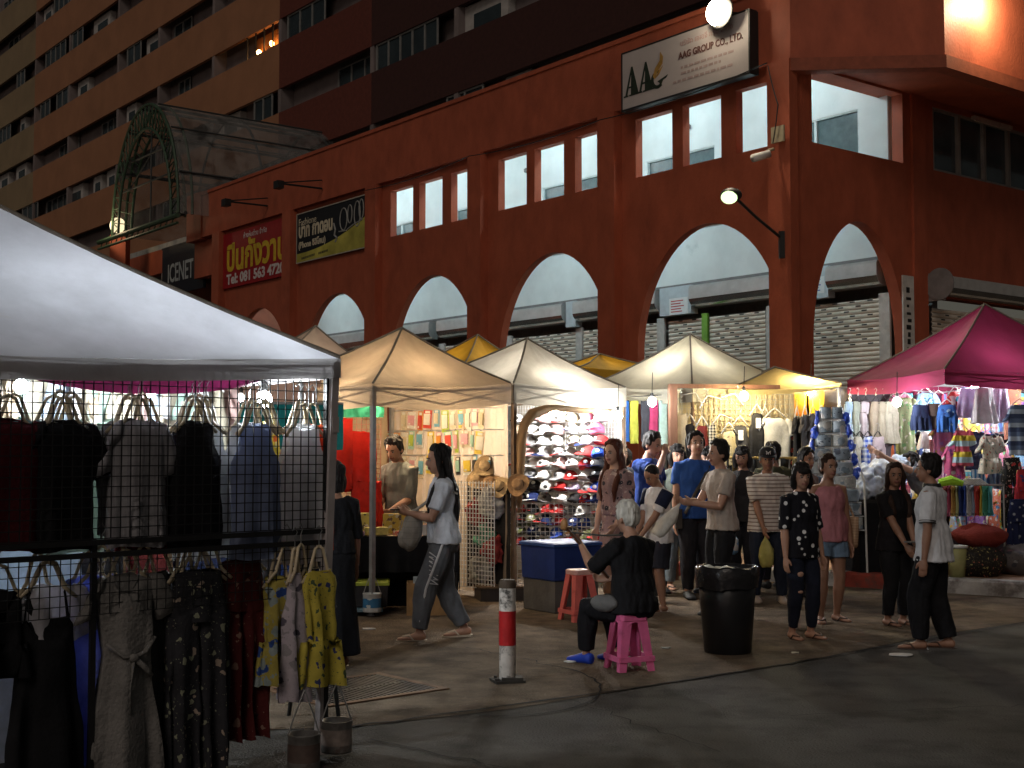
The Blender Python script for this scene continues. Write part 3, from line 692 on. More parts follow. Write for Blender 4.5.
def person(label,loc,face,H,sk='mid',L=(-.055,0),R=(.055,0),LH=None,RH=None,lean=0.0,side=0.0,head=(0,0),female=False,top=None,bot=None,dress=None,
           hair='short',hcol='black',shoes='sandal',shoecol=(.03,.03,.03),seat=None,Lz=0,Rz=0,cap=None,LP=None,RP=None,gaze=True,grip=(False,False),heavy=1.0,footyaw=(0,0),voxel=.0075):
    rz=math.atan2(face[1],face[0])-PI/2
    root=thing('person',label,'person',(loc[0],loc[1],loc[2] if len(loc)>2 else 0),rz,'people at the night market')
    g=heavy
    l1=.2355*H; l2=.226*H; ank=.042*H
    fl=V((L[0]*H,L[1]*H,ank+Lz*H)); fr=V((R[0]*H,R[1]*H,ank+Rz*H))
    pz=.512*H
    if seat: hc=V((0,0,seat))
    else:
        pz=.52*H; mid=(fl+fr)/2
        for f in(fl,fr):
            dx=math.hypot(f.x-mid.x,f.y-mid.y)*.98
            pz=min(pz,f.z+.012*H+math.sqrt(max(((l1+l2)*.997)**2-dx*dx,.01)))
        hc=V((mid.x*.7,mid.y,pz))
    U=V((math.sin(side),math.sin(lean)*math.cos(side),math.cos(lean)*math.cos(side))).normalized()
    X=V((1,0,0)); X=(X-U*U.dot(X)).normalized(); Y=U.cross(X)   # Y forward
    def tp(t,f=0,s=0): return hc+U*(t*H)+Y*(f*H)+X*(s*H)
    fw=.93 if female else 1.0
    TR=[(-.055,.066,.055,-.006),(-.02,.094,.067,-.006),(.02,.098 if female else .092,.068,-.008),(.06,.088,.060,-.002),(.10,.076 if female else .084,.054,.0),(.15,.084 if female else .092,.058,.004),(.205,.095*fw+.004,.066,.006),(.25,.100*fw,.060,.004),(.28,.084*fw,.053,0),(.298,.066*fw,.045,-.003),(.312,.050*fw,.039,-.003),(.325,.038,.035,-.001),(.345,.031,.032,.004)]
    TR=[(t,rx*(1+(g-1)*(1 if t<.28 else .4)),ry*(1+(g-1)*1.6*(1 if t<.2 else .4)),f) for t,rx,ry,f in TR]
    sh=[tp(.281,-.004,s*.099*fw*(1+(g-1)*.4)) for s in(-1,1)]
    hp=[hc+X*(s*.05*H)+U*(-.012*H) for s in(-1,1)]
    feet=[fl,fr]
    knees=[];
    for i in(0,1):
        pole=V(((-1,1)[i]*.12,1,.1)); k,t=ik(hp[i],feet[i],l1,l2,pole); knees.append(k); feet[i]=t
    a1=.178*H; a2=.150*H
    hands=[V(LH)*H if LH else V((-.135,.03,.455))*H, V(RH)*H if RH else V((.135,.03,.455))*H]
    if not LH: hands[0]=tp(-.055,.03,-.135)
    if not RH: hands[1]=tp(-.055,.03,.135)
    poles=[V(LP) if LP else V((-.5,-1,-.35)),V(RP) if RP else V((.5,-1,-.35))]
    elb=[]
    for i in(0,1):
        e,t=ik(sh[i],hands[i],a1,a2,poles[i]); elb.append(e); hands[i]=t
    # head
    R=(Matrix.Rotation(head[0],3,'Z')@Matrix.Rotation(head[1],3,'X'))
    nt=tp(.356,.012); HC=nt+R@V((0,.006*H,.058*H))
    hp_=lambda x,y,z: HC+R@V((x*H,y*H,z*H))
    b=MB()
    b.loft([ring(tp(t,f),X,Y,rx*H,ry*H) for t,rx,ry,f in TR])
    limb(b,[(tp(.305,.0),.034*H),(tp(.335,.004),.031*H),(nt,.030*H),(hp_(0,.0,-.03),.031*H)])
    b.ell(hp_(0,-.008,.012),(.047*H,.058*H,.056*H),R=R); b.ell(hp_(0,.012,-.020),(.037*H,.042*H,.050*H),R=R); b.ell(hp_(0,.030,-.052),(.018*H,.018*H,.016*H),R=R)
    b.ell(hp_(0,.056,-.012),(.0085*H,.013*H,.011*H),R=R); b.tube([hp_(0,.050,.006),hp_(0,.060,-.010)],[.005*H,.008*H],n=8)
    for s in(-1,1): b.ell(hp_(s*.047,-.006,-.012),(.006*H,.013*H,.018*H),R=R,n=8,m=6)
    b.ell(hp_(0,.0515,-.036),(.014*H,.007*H,.007*H),R=R,n=10,m=6)
    for i in(0,1):
        s=(-1,1)[i]
        A,E,T=sh[i],elb[i],hands[i]; fd=(T-E).normalized()
        limb(b,[(tp(.284,0,s*.055),.030*H),(A,.033*H*g**.5),(A.lerp(E,.35),.031*H*g**.5),(A.lerp(E,.8),.025*H),(E,.0235*H),(E.lerp(T,.28),.0245*H),(E.lerp(T,.75),.018*H),(T,.0150*H)])
        # hand: palm, four fingers and a thumb
        inn=(hc+U*(.2*H)-T); inn=inn-fd*inn.dot(fd); inn=inn.normalized() if inn.length>1e-6 else -X*s
        if LH is None and i==0 or RH is None and i==1: inn=(-X*s)
        w=fd.cross(inn).normalized()
        if w.dot(Y+V((0,0,.6)))<0: w=-w      # side of the thumb
        pr=[]
        for d,hw,ht in((-.004,.013,.0115),(.012,.018,.012),(.03,.022,.0125),(.048,.0225,.0115),(.055,.020,.009)):
            pr.append(ring(T+fd*(d*H),w,inn,hw*H,ht*H,12))
        b.loft(pr)
        curl=1.25 if grip[i] else .45
        for q,(off,ln) in enumerate(((.0165,.040),(.0055,.044),(-.0055,.041),(-.016,.033))):
            p=T+fd*(.050*H)+w*(off*H); d=fd; pts=[(p,.0058*H)]
            for sgm in range(3):
                a=curl*(.55 if sgm==0 else .8)*.75; d=(d*math.cos(a)+inn*math.sin(a)).normalized(); p=p+d*(ln*H*(.45,.32,.26)[sgm]); pts.append((p,(.0056,.0051,.0043)[sgm]*H))
            limb(b,pts,8)
        p=T+fd*(.014*H)+w*(.014*H); d=(fd*.75+w*.75+inn*.15).normalized(); p2=p+d*.024*H; d2=(fd*.9+w*.2+inn*(.5 if grip[i] else .25)).normalized(); p3=p2+d2*.024*H
        limb(b,[(p,.0085*H),(p2,.0072*H),(p3,.0052*H)],8)
        # leg and foot
        Hh,K,Ft=hp[i],knees[i],feet[i]
        limb(b,[(hp[i]+U*.01*H,.046*H*g),(Hh+(K-Hh)*.14,.050*H*g),(Hh.lerp(K,.45),.047*H*g),(Hh.lerp(K,.85),.037*H),(K,.035*H),(K.lerp(Ft,.12),.033*H),(K.lerp(Ft,.32),.0355*H),(K.lerp(Ft,.62),.028*H),(K.lerp(Ft,.9),.0205*H),(Ft,.021*H)])
        fy=footyaw[i]; td=V((-math.sin(fy)*1,math.cos(fy),0)); tx=V((td.y,-td.x,0)); bz=Ft.z-ank; lift=(Lz,Rz)[i]
        if lift>0: td=(td-V((0,0,min(lift*6,.8)))).normalized()
        up=tx.cross(td).normalized()
        c=Ft-up*(.020*H)
        fr_=[]
        for d,hw,ht,zz in((-.034,.012,.012,.0),(-.026,.019,.020,.0),(.0,.021,.024,.002),(.04,.024,.018,-.006),(.075,.027,.012,-.011),(.098,.024,.009,-.013),(.112,.012,.006,-.014)):
            fr_.append(ring(c+td*(d*H)+up*(zz*H),tx,up,hw*H,ht*H,12))
        b.loft(fr_)
        if shoes:
            sb=MB(); base=c-up*(.0195*H)
            if shoes=='sandal':
                out=[(-.04,.014),(-.035,.022),(-.01,.024),(.03,.026),(.08,.031),(.108,.024),(.118,.012)]
                P=[base+td*(d*H)+tx*(hw*H) for d,hw in out]+[base+td*(d*H)-tx*(hw*H) for d,hw in reversed(out)]
                sb.loft([[p-up*.010*H for p in P],[p+up*.001*H for p in P]])
                q0=base+td*(.085*H)+up*(.018*H)
                for s2 in(-1,1): sb.tube([base+td*(.03*H)+tx*(s2*.026*H),base+td*(.05*H)+tx*(s2*.024*H)+up*(.024*H),q0,q0-up*.012*H],.0045*H,n=6)
                if shoes=='sandal': pass
            else:
                rr_=[]
                for d,hw,ht,zz in((-.040,.014,.016,.002),(-.034,.023,.026,.004),(.0,.025,.030,.006),(.04,.028,.024,-.001),(.08,.031,.017,-.007),(.108,.026,.013,-.009),(.124,.012,.008,-.011)):
                    rr_.append(ring(c+td*(d*H)+up*(zz*H),tx,up,hw*H,ht*H,14))
                sb.loft(rr_)
            sb.build('shoe' if shoes!='sandal' else 'sandal',mat('shoe_%02d%02d%02d'%tuple(int(q*99) for q in shoecol),shoecol,.6),root,shoes!='sandal')
    me=solid(b,voxel*H/1.6,2,'body')
    body=fobj('body',me,[skin(sk),M_lip],root)
    Ri=R.inverted()
    for p in me.polygons:
        q=(Ri@(p.center-HC))/H
        if q.y>.044 and abs(q.x)<.0165 and -.042<q.z<-.029: p.material_index=1
    if gaze:
        for s in(-1,1):
            e=MB(); e.ell(hp_(s*.0185,.0430,.003),(.0085*H,.0062*H,.0055*H),0,R,12,8); e.ell(hp_(s*.0185+(0),.0470,.003),(.0042*H,.0030*H,.0046*H),1,R,10,6)
            e.build('eye',[M_eye,M_iris],root,True)
        eb=MB()
        for s in(-1,1): eb.tube([hp_(s*.009,.052,.0135),hp_(s*.019,.051,.0165),hp_(s*.029,.044,.0135)],[.0022*H,.0027*H,.0016*H],n=6)
        eb.build('eyebrow',hairmat('black' if hcol!='white' else 'white'),root,True)
    # ---- hair
    hb=MB()
    if hair in('short','long','bob','bun','crop'):
        k=.9 if hair=='crop' else 1.0
        hb.ell(hp_(0,-.018,.022),(.0525*H*(.97 if hair=='crop' else 1),.0575*H*k**.5,.0545*H*k**.3),R=R,n=18,m=12)
        hb.ell(hp_(0,-.030,-.004),(.049*H,.043*H,.050*H*k),R=R)
        if hair!='crop':
            hb.ell(hp_(.010,.006,.059),(.034*H,.027*H,.013*H),R=R); hb.ell(hp_(-.020,.006,.056),(.024*H,.025*H,.012*H),R=R)
            for s in(-1,1): hb.ell(hp_(s*.047,-.004,.014),(.008*H,.024*H,.026*H),R=R,n=10,m=7)
    if hair in('short','bob','long','bun'):
        q=random.Random(hash(label)%1000 if False else len(label)*7+int(H*1000))
        for k in range(26):
            a=2*PI*(k+q.random())/26; front=math.sin(a); t1_=(.62 if front>.45 else 1.35 if front>-.2 else 1.75)*(1 if hair=='short' else .9); pts=[]
            for j in range(5):
                th=.12+(t1_-.12)*j/4; rr3=1.04+.05*q.random(); aa=a+.35*(j/4)*(1 if q.random()>.3 else -1)
                pts.append(hp_(.0485*rr3*math.sin(th)*math.cos(aa),-.012+.0585*rr3*math.sin(th)*math.sin(aa),.020+.0555*rr3*math.cos(th)))
            hb.tube(pts,[.006*H,.0085*H,.009*H,.008*H,.004*H],n=6)
    if hair=='bob':
        for s in(-1,1): hb.tube([hp_(s*.040,.0,.03),hp_(s*.053,-.002,-.01),hp_(s*.050,-.004,-.055),hp_(s*.043,.004,-.075)],[.016*H,.017*H,.016*H,.010*H],n=10)
        hb.loft([ring(hp_(0,-.03,.0),R@X,R@Y,.05*H,.034*H),ring(hp_(0,-.034,-.04),R@X,R@Y,.052*H,.03*H),ring(hp_(0,-.034,-.075),R@X,R@Y,.048*H,.024*H)])
        hb.ell(hp_(0,.036,.036),(.036*H,.020*H,.020*H),R=R)
    if hair=='long':
        Z=V((0,0,1)); ln=.26
        pts=[hp_(0,-.03,.02),hp_(0,-.042,-.03),hp_(0,-.046,-.075)]
        e=tp(.17,-.073); pts+=[pts[-1].lerp(e,.5)-Y*.012*H,e,tp(.09,-.070)]
        rx=[.050,.050,.052,.056,.050,.030]; ry=[.036,.032,.026,.022,.018,.010]
        hb.loft([ring(p,X,Y,a*H,c_*H) for p,a,c_ in zip(pts,rx,ry)])
        for s in(-1,1):
            hb.tube([hp_(s*.030,.014,.05),hp_(s*.048,.006,.01),hp_(s*.049,.0,-.04),hp_(s*.055,-.004,-.085),tp(.25,.05 if s*1>0 or True else 0,s*.07),tp(.18,.068,s*.062),tp(.12,.062,s*.055)],[.010*H,.015*H,.017*H,.018*H,.020*H,.016*H,.006*H],n=10)
    if hb.v:
        hm=solid(hb,.0062*H/1.6,2,'hair'); ripple(hm,.006*H,34,len(label),zs=.2); fobj('hair',hm,hairmat(hcol),root)
    if hair=='buzz':
        e=MB(); e.ell(hp_(0,-.0135,.019),(.0475*H,.0565*H,.0525*H),R=R,n=24,m=16); e.build('hair',hairmat(hcol),root,True)
    if cap:
        e=MB(); rings=[]
        for zz,k in((.022,1.03),(.04,1.04),(.058,.95),(.074,.72),(.083,.4),(.086,.05)): rings.append([hp_(.053*k*math.cos(2*PI*i/20),-.008+.062*k*math.sin(2*PI*i/20),zz) for i in range(20)])
        e.loft(rings); br=[]
        for i in range(13):
            a=PI*i/12; br.append(hp_(.050*math.cos(a),.035+.075*math.sin(a),.026-.012*math.sin(a)))
        e.loft([br,[p+R@V((0,0,.004*H)) for p in br]]); 
        co=e.build('cap',mat('cap_black',(.012,.012,.015),.7),root,True)
        lg=MB(); 
        for x0,x1,z0,z1 in((-.012,-.012,.036,.056),(-.012,.012,.056,.036),(.012,.012,.036,.056),(-.016,.0,.058,.044),(.016,.0,.058,.044),(0,0,.044,.034)): lg.tube([hp_(x0,.056,z0),hp_(x1,.056,z1)],.0018*H,n=5)
        lg.build('cap_emblem',mat('emblem_white',(.7,.7,.7),.6),co)
    # ---- clothes
    def shirt(t0,sl,e,m,name='shirt',neck=.324,loose=1.0,vneck=False):
        s_=MB(); rs=[]
        ts=[t0]+[t for t,_,_,_ in TR if t>t0+.012 and t<neck-.004]+[neck]
        def interp(t):
            for (a,b2) in zip(TR,TR[1:]):
                if a[0]<=t<=b2[0]:
                    k=(t-a[0])/(b2[0]-a[0]); return [a[j]+(b2[j]-a[j])*k for j in(1,2,3)]
            return list(TR[0][1:]) if t<TR[0][0] else list(TR[-1][1:])
        mx=max(interp(t)[0] for t in ts if t<.06) if t0<.06 else .09
        for t in ts:
            rx,ry,f=interp(t)
            if t<.13: rx=max(rx,mx*.97*loose); ry=max(ry,.064*loose)
            if t<t0+.01 and t<-.05: rx,ry=mx*loose,.07*loose
            ee=e+.010*max(0,1-(t-t0)/.14)+(-.004 if t>.315 else 0); rs.append(ring(tp(t,f),X,Y,(rx+ee)*H,(ry+ee)*H,20))
        s_.loft(rs)
        for i in(0,1):
            s=(-1,1)[i]; A,E,T=sh[i],elb[i],hands[i]
            if sl<=0: continue
            path=[(tp(.284,0,s*.05),.040*H),(A+(E-A)*.03,.0425*H*g**.5)]
            if sl<=1:
                path+=[(A.lerp(E,sl*.5),.040*H*g**.5),(A.lerp(E,sl),.039*H*g**.5)]
            else:
                path+=[(A.lerp(E,.5),.038*H*g**.5),(E,.033*H),(E.lerp(T,(sl-1)*.5),.031*H),(E.lerp(T,sl-1),.026*H)]
            limb(s_,path,14)
        mm=solid(s_,.0085*H/1.6,2,name); ripple(mm,.0075*H,11,len(label)); ripple(mm,.003*H,30,3); return fobj(name,mm,m,root)
    def trousers(length,e,m,name='trousers',flare=1.0):
        s_=MB(); s_.loft([ring(tp(t,f),X,Y,(rx+e)*H,(ry+e)*H,18) for t,rx,ry,f in TR if t<=(.02 if top else .06)])
        for i in(0,1):
            A,K,Ft=hp[i],knees[i],feet[i]
            path=[(A+U*.01*H,.046*H*g),(A.lerp(K,.16),(.051+e)*H*g)]
            if length<=1: path+=[(A.lerp(K,length*.6),(.054+e)*H*g),(A.lerp(K,length),(.053+e)*H*g)]
            else:
                q=length-1
                path+=[(A.lerp(K,.5),(.050+e)*H*g),(K,(.038+e)*H*flare),(K.lerp(Ft,q*.35),(.0385+e)*H*flare),(K.lerp(Ft,q*.75),(.031+e)*H*flare),(K.lerp(Ft,q),(.025+e)*H*flare)]
            limb(s_,path,14)
        mm=solid(s_,.0085*H/1.6,2,name); ripple(mm,.007*H,10,len(label)); ripple(mm,.003*H,26,5); return fobj(name,mm,m,root)
    def skirt(t0,z1,r1,m,name,e=.012):
        s_=MB(); rs=[ring(tp(t,f),X,Y,(rx+e)*H,(ry+e)*H,28) for t,rx,ry,f in reversed(TR) if -.03<t<=t0]
        c1=(feet[0]+feet[1])/2; c1=V((c1.x*.5+hc.x*.5,c1.y*.5+hc.y*.5,z1*H)); c0=tp(-.03)
        for k in(.35,.7,1.0):
            c=c0.lerp(c1,k); rr_=(.104+(r1-.104)*k)*H
            rs.append([c+(X*math.cos(a)+Y*math.sin(a)*.8)*rr_*(1+.09*k*math.sin(a*7+1)) for a in [2*PI*q/28 for q in range(28)]])
        s_.loft(rs); mm=solid(s_,.0095*H/1.6,2,name); ripple(mm,.006*H,9,4); return fobj(name,mm,m,root)
    if dress: 
        shirt(.04,dress.get('sl',.5),.010,dress['m'],'bodice',dress.get('neck',.312)); skirt(.07,dress['z'],dress['r'],dress['m'],'skirt')
    if bot: trousers(bot.get('len',1.93),bot.get('e',.008),bot['m'],bot.get('name','trousers'),bot.get('flare',1.0))
    if top: shirt(top.get('t0',-.03),top.get('sl',.55),top.get('e',.012),top['m'],top.get('name','shirt'),top.get('neck',.324),top.get('loose',1.0))
    info=dict(root=root,hands=[root_mat(root)@h for h in hands],hc=root_mat(root)@hc,sh=[root_mat(root)@s for s in sh],tp=tp,H=H,rz=rz,knees=knees,feet=feet,HC=HC,elb=elb,X=X,Y=Y,U=U)
    return info
def root_mat(o): return Matrix.Translation(o.location)@Matrix.Rotation(o.rotation_euler.z,4,'Z')
def cloth(name,c,**k): return mat(name,c,k.pop('rough',.85),var=k.pop('var',.2),scale=k.pop('scale',9),bump=k.pop('bump',.25),bscale=k.pop('bscale',55),spec=.15,**k)
def adult(Y,px,z=0): p=at(px,HOR,Y); return (p.x,Y,z)
# --- walking woman, profile to the left
w=person('woman walking left in a pale T-shirt and grey track trousers, backpack worn in front',(-.55,10.62),(-1,-.10),1.60,'mid',
  L=(-.05,.13),R=(.05,-.105),Rz=.008,LH=(-.035,.185,.640),RH=(.045,.165,.635),head=(.12,-.14),female=True,
  top=dict(m=cloth('tee_pale',(.62,.66,.74)),sl=.75,t0=-.01,loose=1.05),bot=dict(m=cloth('track_grey',(.115,.122,.137),bump=.15),len=1.92,e=.012,flare=1.1),hair='long',hcol='black',shoecol=(.5,.42,.32),footyaw=(0,0),LP=(-.9,-.8,-.5),RP=(.9,-.8,-.5))
# white side stripes and a print on the track trousers
for i,s in((0,-1),(1,1)):
    b=MB(); A=w['tp'](0.0,0,s*.107); K=w['knees'][i]+V((s*.052*1.6,0,0)); Ft=w['feet'][i]+V((s*.041*1.6,0,.09))
    b.tube([A,A.lerp(K,.5)+V((s*.012,0,0)),K,Ft],.011,n=6,flat=1); b.build('side_stripe',cloth('stripe_white',(.6,.6,.62)),w['root'])
b=MB(); A=w['tp'](-.05,.04,-.10)
for i in range(7):
    z=-.035*i; b.tube([A+V((-.012,.05,z)),A+V((-.012,-.02,z-.05)),A+V((-.012,.045,z-.04))],.006,n=5)
b.build('leg_print',cloth('stripe_white',(.6,.6,.62)),w['root'])
# backpack carried on the chest
o=thing('backpack','grey quilted backpack worn on the chest of the walking woman','bag',w['root'].location,w['rz'])
b=MB(); q=w['tp'](.055,.155); R3=Matrix.Rotation(.15,3,'X')
b.ell(q,(.135,.085,.175),R=R3,n=24,m=16); b.ell(q+V((0,.065,-.06)),(.10,.045,.085),R=R3)
mm=solid(b,.01,2,'bag'); ripple(mm,.008,14,3); fobj('pack_body',mm,cloth('quilt_grey',(.30,.28,.25),pattern='check',c2=(.2,.19,.17),ps=22,pr=.12),o)
for s in(-1,1):
    b=MB(); b.tube([q+V((s*.08,.0,.14)),w['tp'](.2,.078,s*.05),w['tp'](.285,.03,s*.055),w['tp'](.24,-.075,s*.06)],.022,n=8,flat=.4); b.build('strap',cloth('strap_grey',(.32,.30,.27)),o)
b=MB(); b.tube([q+V((.03,.08,.08)),q+V((.05,.11,-.05)),q+V((.03,.09,-.13))],.006,n=6); b.build('drawcord',cloth('strap_grey',(.32,.30,.27)),o)
o=thing('mobile_phone','dark mobile phone held by the walking woman','phone',(w['hands'][0]+w['hands'][1])/2+V((-.10,0,.03)),w['rz'])
b=MB(); b.box((-.035,-.07,-.005),(.035,.07,.005)); b.build('case',M_black,o)
# --- stall keeper in grey shirt
pv=person('man in a rolled sleeve grey shirt looking down behind the phone case counter',(-1.14,13.35),(-.55,-.84),1.70,'mid',
  LH=(-.04,.16,.545),RH=(.05,.18,.535),head=(.1,-.5),lean=.10,top=dict(m=cloth('shirt_greytan',(.17,.18,.17)),sl=1.05,t0=-.03,loose=1.08),bot=dict(m=cloth('trouser_dark',(.02,.02,.025))),hair='short',shoes=None)
# --- dark figure half hidden by the white tent leg
pd=person('person in a long black dress standing half hidden behind the white tent leg',(-1.27,9.25),(-.5,.85),1.45,'tan',head=(0,0),female=True,
  dress=dict(m=cloth('black_cotton',(.010,.010,.012)),z=.06,r=.14,sl=1.0),hair='bob',LH=(-.13,.05,.46),RH=(.15,.07,.47))
# --- old busker on the pink stool, back to the camera
SE=.385
ob=person('white haired old man in black seated on the pink stool playing a stringed instrument',(.86,9.16),(-.66,.75),1.50,'mid',seat=SE+.055,
  L=(-.07,.25),R=(.08,.19),LP=(-.25,.1,-1),LH=(-.10,.25,.565),RH=(.03,.19,.40),head=(-.05,-.22),lean=.05,top=dict(m=cloth('black_shirt',(.012,.012,.014)),sl=.95,t0=-.03,loose=1.12),
  bot=dict(m=cloth('black_trouser',(.012,.012,.015)),len=1.88,e=.012),hair='short',hcol='white',shoes='shoe',shoecol=(.015,.05,.42),heavy=1.1,grip=(True,True))
# --- long haired woman in floral dress
pf=person('long haired woman in a pink floral dress gazing left in front of the cap stall',(1.02,12.7),(-.80,-.60),1.64,'fair',
  head=(.16,-.14),female=True,LH=(-.11,.10,.50),RH=(.12,.05,.47),dress=dict(m=cloth('floral_dress',(.26,.17,.17),pattern='floral',c2=(.04,.04,.05),c3=(.42,.33,.30),ps=14,pr=.34),z=.3,r=.13,sl=.9),hair='long',hcol='auburn',shoecol=(.2,.1,.08))
b=MB(); b.tube([pf['tp'](.30,.03,-.05),pf['tp'](.25,.068,-.015),pf['tp'](.19,.075,.0)],.008,n=6); b.tube([pf['tp'](.30,.03,.05),pf['tp'](.25,.068,.015),pf['tp'](.19,.075,.0)],.008,n=6); b.build('neck_trim',cloth('trim_red',(.35,.06,.07)),pf['root'])
# --- man in navy with hand at his face
p6=person('man in a blue T-shirt raising one hand to his face behind the boy',(1.47,13.95),(.75,-.66),1.74,'mid',head=(.0,-.35),RH=(.03,.14,.865),RP=(.9,.2,-1),LH=(-.13,.05,.46),top=dict(m=cloth('navy_tee',(.02,.05,.22)),sl=.55),bot=dict(m=cloth('trouser_dark',(.02,.02,.025))),hair='short',shoes='shoe')
# --- boy
p7=person('boy in a white shirt with navy sleeves looking down',(1.40,12.45),(-.85,-.5),1.42,'tan',head=(.1,-.62),LH=(-.03,.17,.50),RH=(.05,.15,.49),top=dict(m=cloth('boy_white',(.62,.60,.60)),sl=.78,loose=1.1,t0=-.05),bot=dict(m=cloth('short_dark',(.03,.03,.04)),len=.9,e=.014,name='shorts'),hair='buzz',hcol='black',shoecol=(.4,.3,.25))
b=MB()
for i in(0,1):
    A=root_mat(p7['root']).inverted()@p7['sh'][i]; E=p7['elb'][i]; limb(b,[(A.lerp(E,-.08),.066),(A.lerp(E,.1),.0685),(A.lerp(E,.45),.0655),(A.lerp(E,.55),.064)],14)
b.build('navy_sleeve',cloth('navy_sleeve',(.012,.016,.04)),p7['root'],True)
# --- woman in grey-green with dark hair
p8=person('dark haired woman in a grey green top between the two men in blue',(1.84,14.4),(.12,-1),1.60,'mid',head=(0,-.05),female=True,top=dict(m=cloth('grey_green',(.12,.14,.12)),sl=1.6),bot=dict(m=cloth('jeans_pale',(.2,.24,.27))),hair='bob')
# --- man in blue with shoulder strap
p9=person('man in a royal blue T-shirt with a bag strap across his chest looking up',(1.92,13.5),(.10,-1),1.73,'mid',head=(.05,.10),top=dict(m=cloth('royal_tee',(.025,.075,.27)),sl=.6),bot=dict(m=cloth('trouser_dark',(.02,.02,.025))),hair='short',shoes='shoe',heavy=1.08)
o=thing('shoulder_bag','dark cross body strap and small bag worn over the royal blue T-shirt','bag',p9['root'].location,p9['rz'])
b=MB(); b.tube([p9['tp'](.285,.035,-.07),p9['tp'](.22,.097,-.03),p9['tp'](.12,.098,.03),p9['tp'](.0,.09,.09)],.020,n=8,flat=.4); b.tube([p9['tp'](.285,.035,-.07),p9['tp'](.29,-.05,-.06),p9['tp'](.1,-.09,.03),p9['tp'](-.01,-.04,.12)],.018,n=8); b.build('strap',cloth('strap_dark',(.05,.045,.04)),o)
b=MB(); c=p9['tp'](-.03,.03,.125); b.cbox(c,(.07,.18,.2)); b.build('pouch',cloth('strap_dark',(.05,.045,.04)),o)
# --- man in beige tee holding a white bag
p10=person('man in a beige T-shirt in profile holding out a white plastic bag by the bin',(1.95,12.05),(-.95,-.28),1.63,'mid',head=(.06,-.08),LH=(-.05,.20,.645),RH=(.04,.23,.655),top=dict(m=cloth('beige_tee',(.36,.31,.27)),sl=.62,t0=-.02),bot=dict(m=cloth('trouser_black',(.012,.012,.014))),hair='short',shoes='shoe',grip=(True,True),heavy=.98)
# --- striped polo and cap
p11=person('older man in a striped polo shirt and black cap holding plastic bags',(2.60,13.15),(.0,-1),1.57,'tan',head=(-.1,-.06),L=(-.075,.03),R=(.085,-.02),LH=(-.17,.05,.43),RH=(.06,.14,.49),top=dict(m=cloth('polo_stripe',(.60,.56,.52),pattern='hstripe',c2=(.22,.16,.14),ps=26,pr=.30),sl=.85,loose=1.12,t0=-.05),bot=dict(m=cloth('jeans_dark',(.015,.02,.035)),len=1.95),hair='short',hcol='grey',cap=True,shoes='shoe',shoecol=(.35,.28,.22),heavy=1.07)
# --- girl in dotted black top
p12=person('short haired girl in a black top with white spots and torn dark jeans',(2.36,10.65),(.45,-.85),1.43,'mid',head=(-.35,-.15),female=True,L=(-.05,.03),R=(.06,.0),top=dict(m=cloth('dotted_black',(.010,.010,.014),pattern='dots',c2=(.62,.62,.62),ps=15,pr=.27),sl=.95,t0=-.05,loose=1.08),bot=dict(m=cloth('jeans_black',(.014,.017,.03)),len=1.9,e=.004),hair='bob',shoecol=(.06,.03,.02),footyaw=(.2,-.2))
b=MB(); K_=p12['knees'][1]; Hh_=p12['tp'](-.01,0,.05); A=Hh_.lerp(K_,.55)
b.ell(A+V((.0,.068,.0)),(.032,.012,.022)); b.ell(K_+V((0,.054,.01)),(.026,.010,.014)); b.build('torn_patch',skin('fair'),p12['root'],True)
# --- pink tank and denim shorts
p13=person('woman in a pink tank top and denim shorts walking in sandals beside the spotted top',(2.84,11.7),(.25,-1),1.50,'tan',head=(.1,-.05),female=True,L=(-.06,.0),R=(.07,.045),top=dict(m=cloth('pink_tank',(.40,.16,.18)),sl=0,neck=.30,t0=-.03,loose=1.1),bot=dict(m=cloth('denim',(.13,.19,.27)),len=.5,e=.014,name='shorts'),hair='bun',hcol='brown',shoecol=(.04,.03,.03),heavy=1.06,footyaw=(.3,-.4))
o=thing('tote_bag','woven straw tote bag under the arm of the woman in pink','bag',p13['root'].location,p13['rz'])
b=MB(); c=p13['tp'](.02,-.04,-.17)
b.loft([ring(c+V((0,0,z)),V((0,1,0)),V((1,0,0)),.13*k,.05*k2,16) for z,k,k2 in((-.14,.75,.7),(-.12,.85,1),(.0,1,1),(.14,1.05,.9))]); b.build('bag_body',cloth('straw_weave',(.38,.25,.16),pattern='check',c2=(.25,.15,.09),ps=40,pr=.5),o,True)
b=MB(); b.tube([c+V((0,-.08,.13)),p13['tp'](.27,.02,-.10),p13['tp'](.285,.0,-.09),c+V((0,.08,.13))],.010,n=6); b.build('strap',cloth('straw_weave',(.38,.25,.16)),o)
# --- couple at the right
p14=person('girl with long dark hair in a black top and trousers facing the man in white',(3.37,11.45),(.45,-.85),1.42,'tan',head=(-.55,-.05),female=True,L=(-.05,.02),R=(.05,-.01),LH=(-.03,.15,.50),RH=(.04,.15,.495),top=dict(m=cloth('black_tee',(.013,.012,.014)),sl=.75,t0=-.05,loose=1.06),bot=dict(m=cloth('black_track',(.013,.013,.015)),len=1.9),hair='long',hcol='brown',shoecol=(.05,.03,.02))
p15=person('man in a white polo shirt with black trim turned toward the girl in black',(3.27,10.1),(-.78,.5),1.51,'tan',head=(.25,-.05),L=(-.06,.05),R=(.06,-.06),RH=(.14,.07,.455),LH=(-.15,.0,.455),top=dict(m=cloth('polo_white',(.62,.63,.66)),sl=.8,t0=-.06,loose=1.12),bot=dict(m=cloth('track_black',(.012,.012,.014)),len=1.95,e=.013,flare=1.15),hair='short',shoecol=(.07,.04,.03),footyaw=(.3,.1))
b=MB(); 
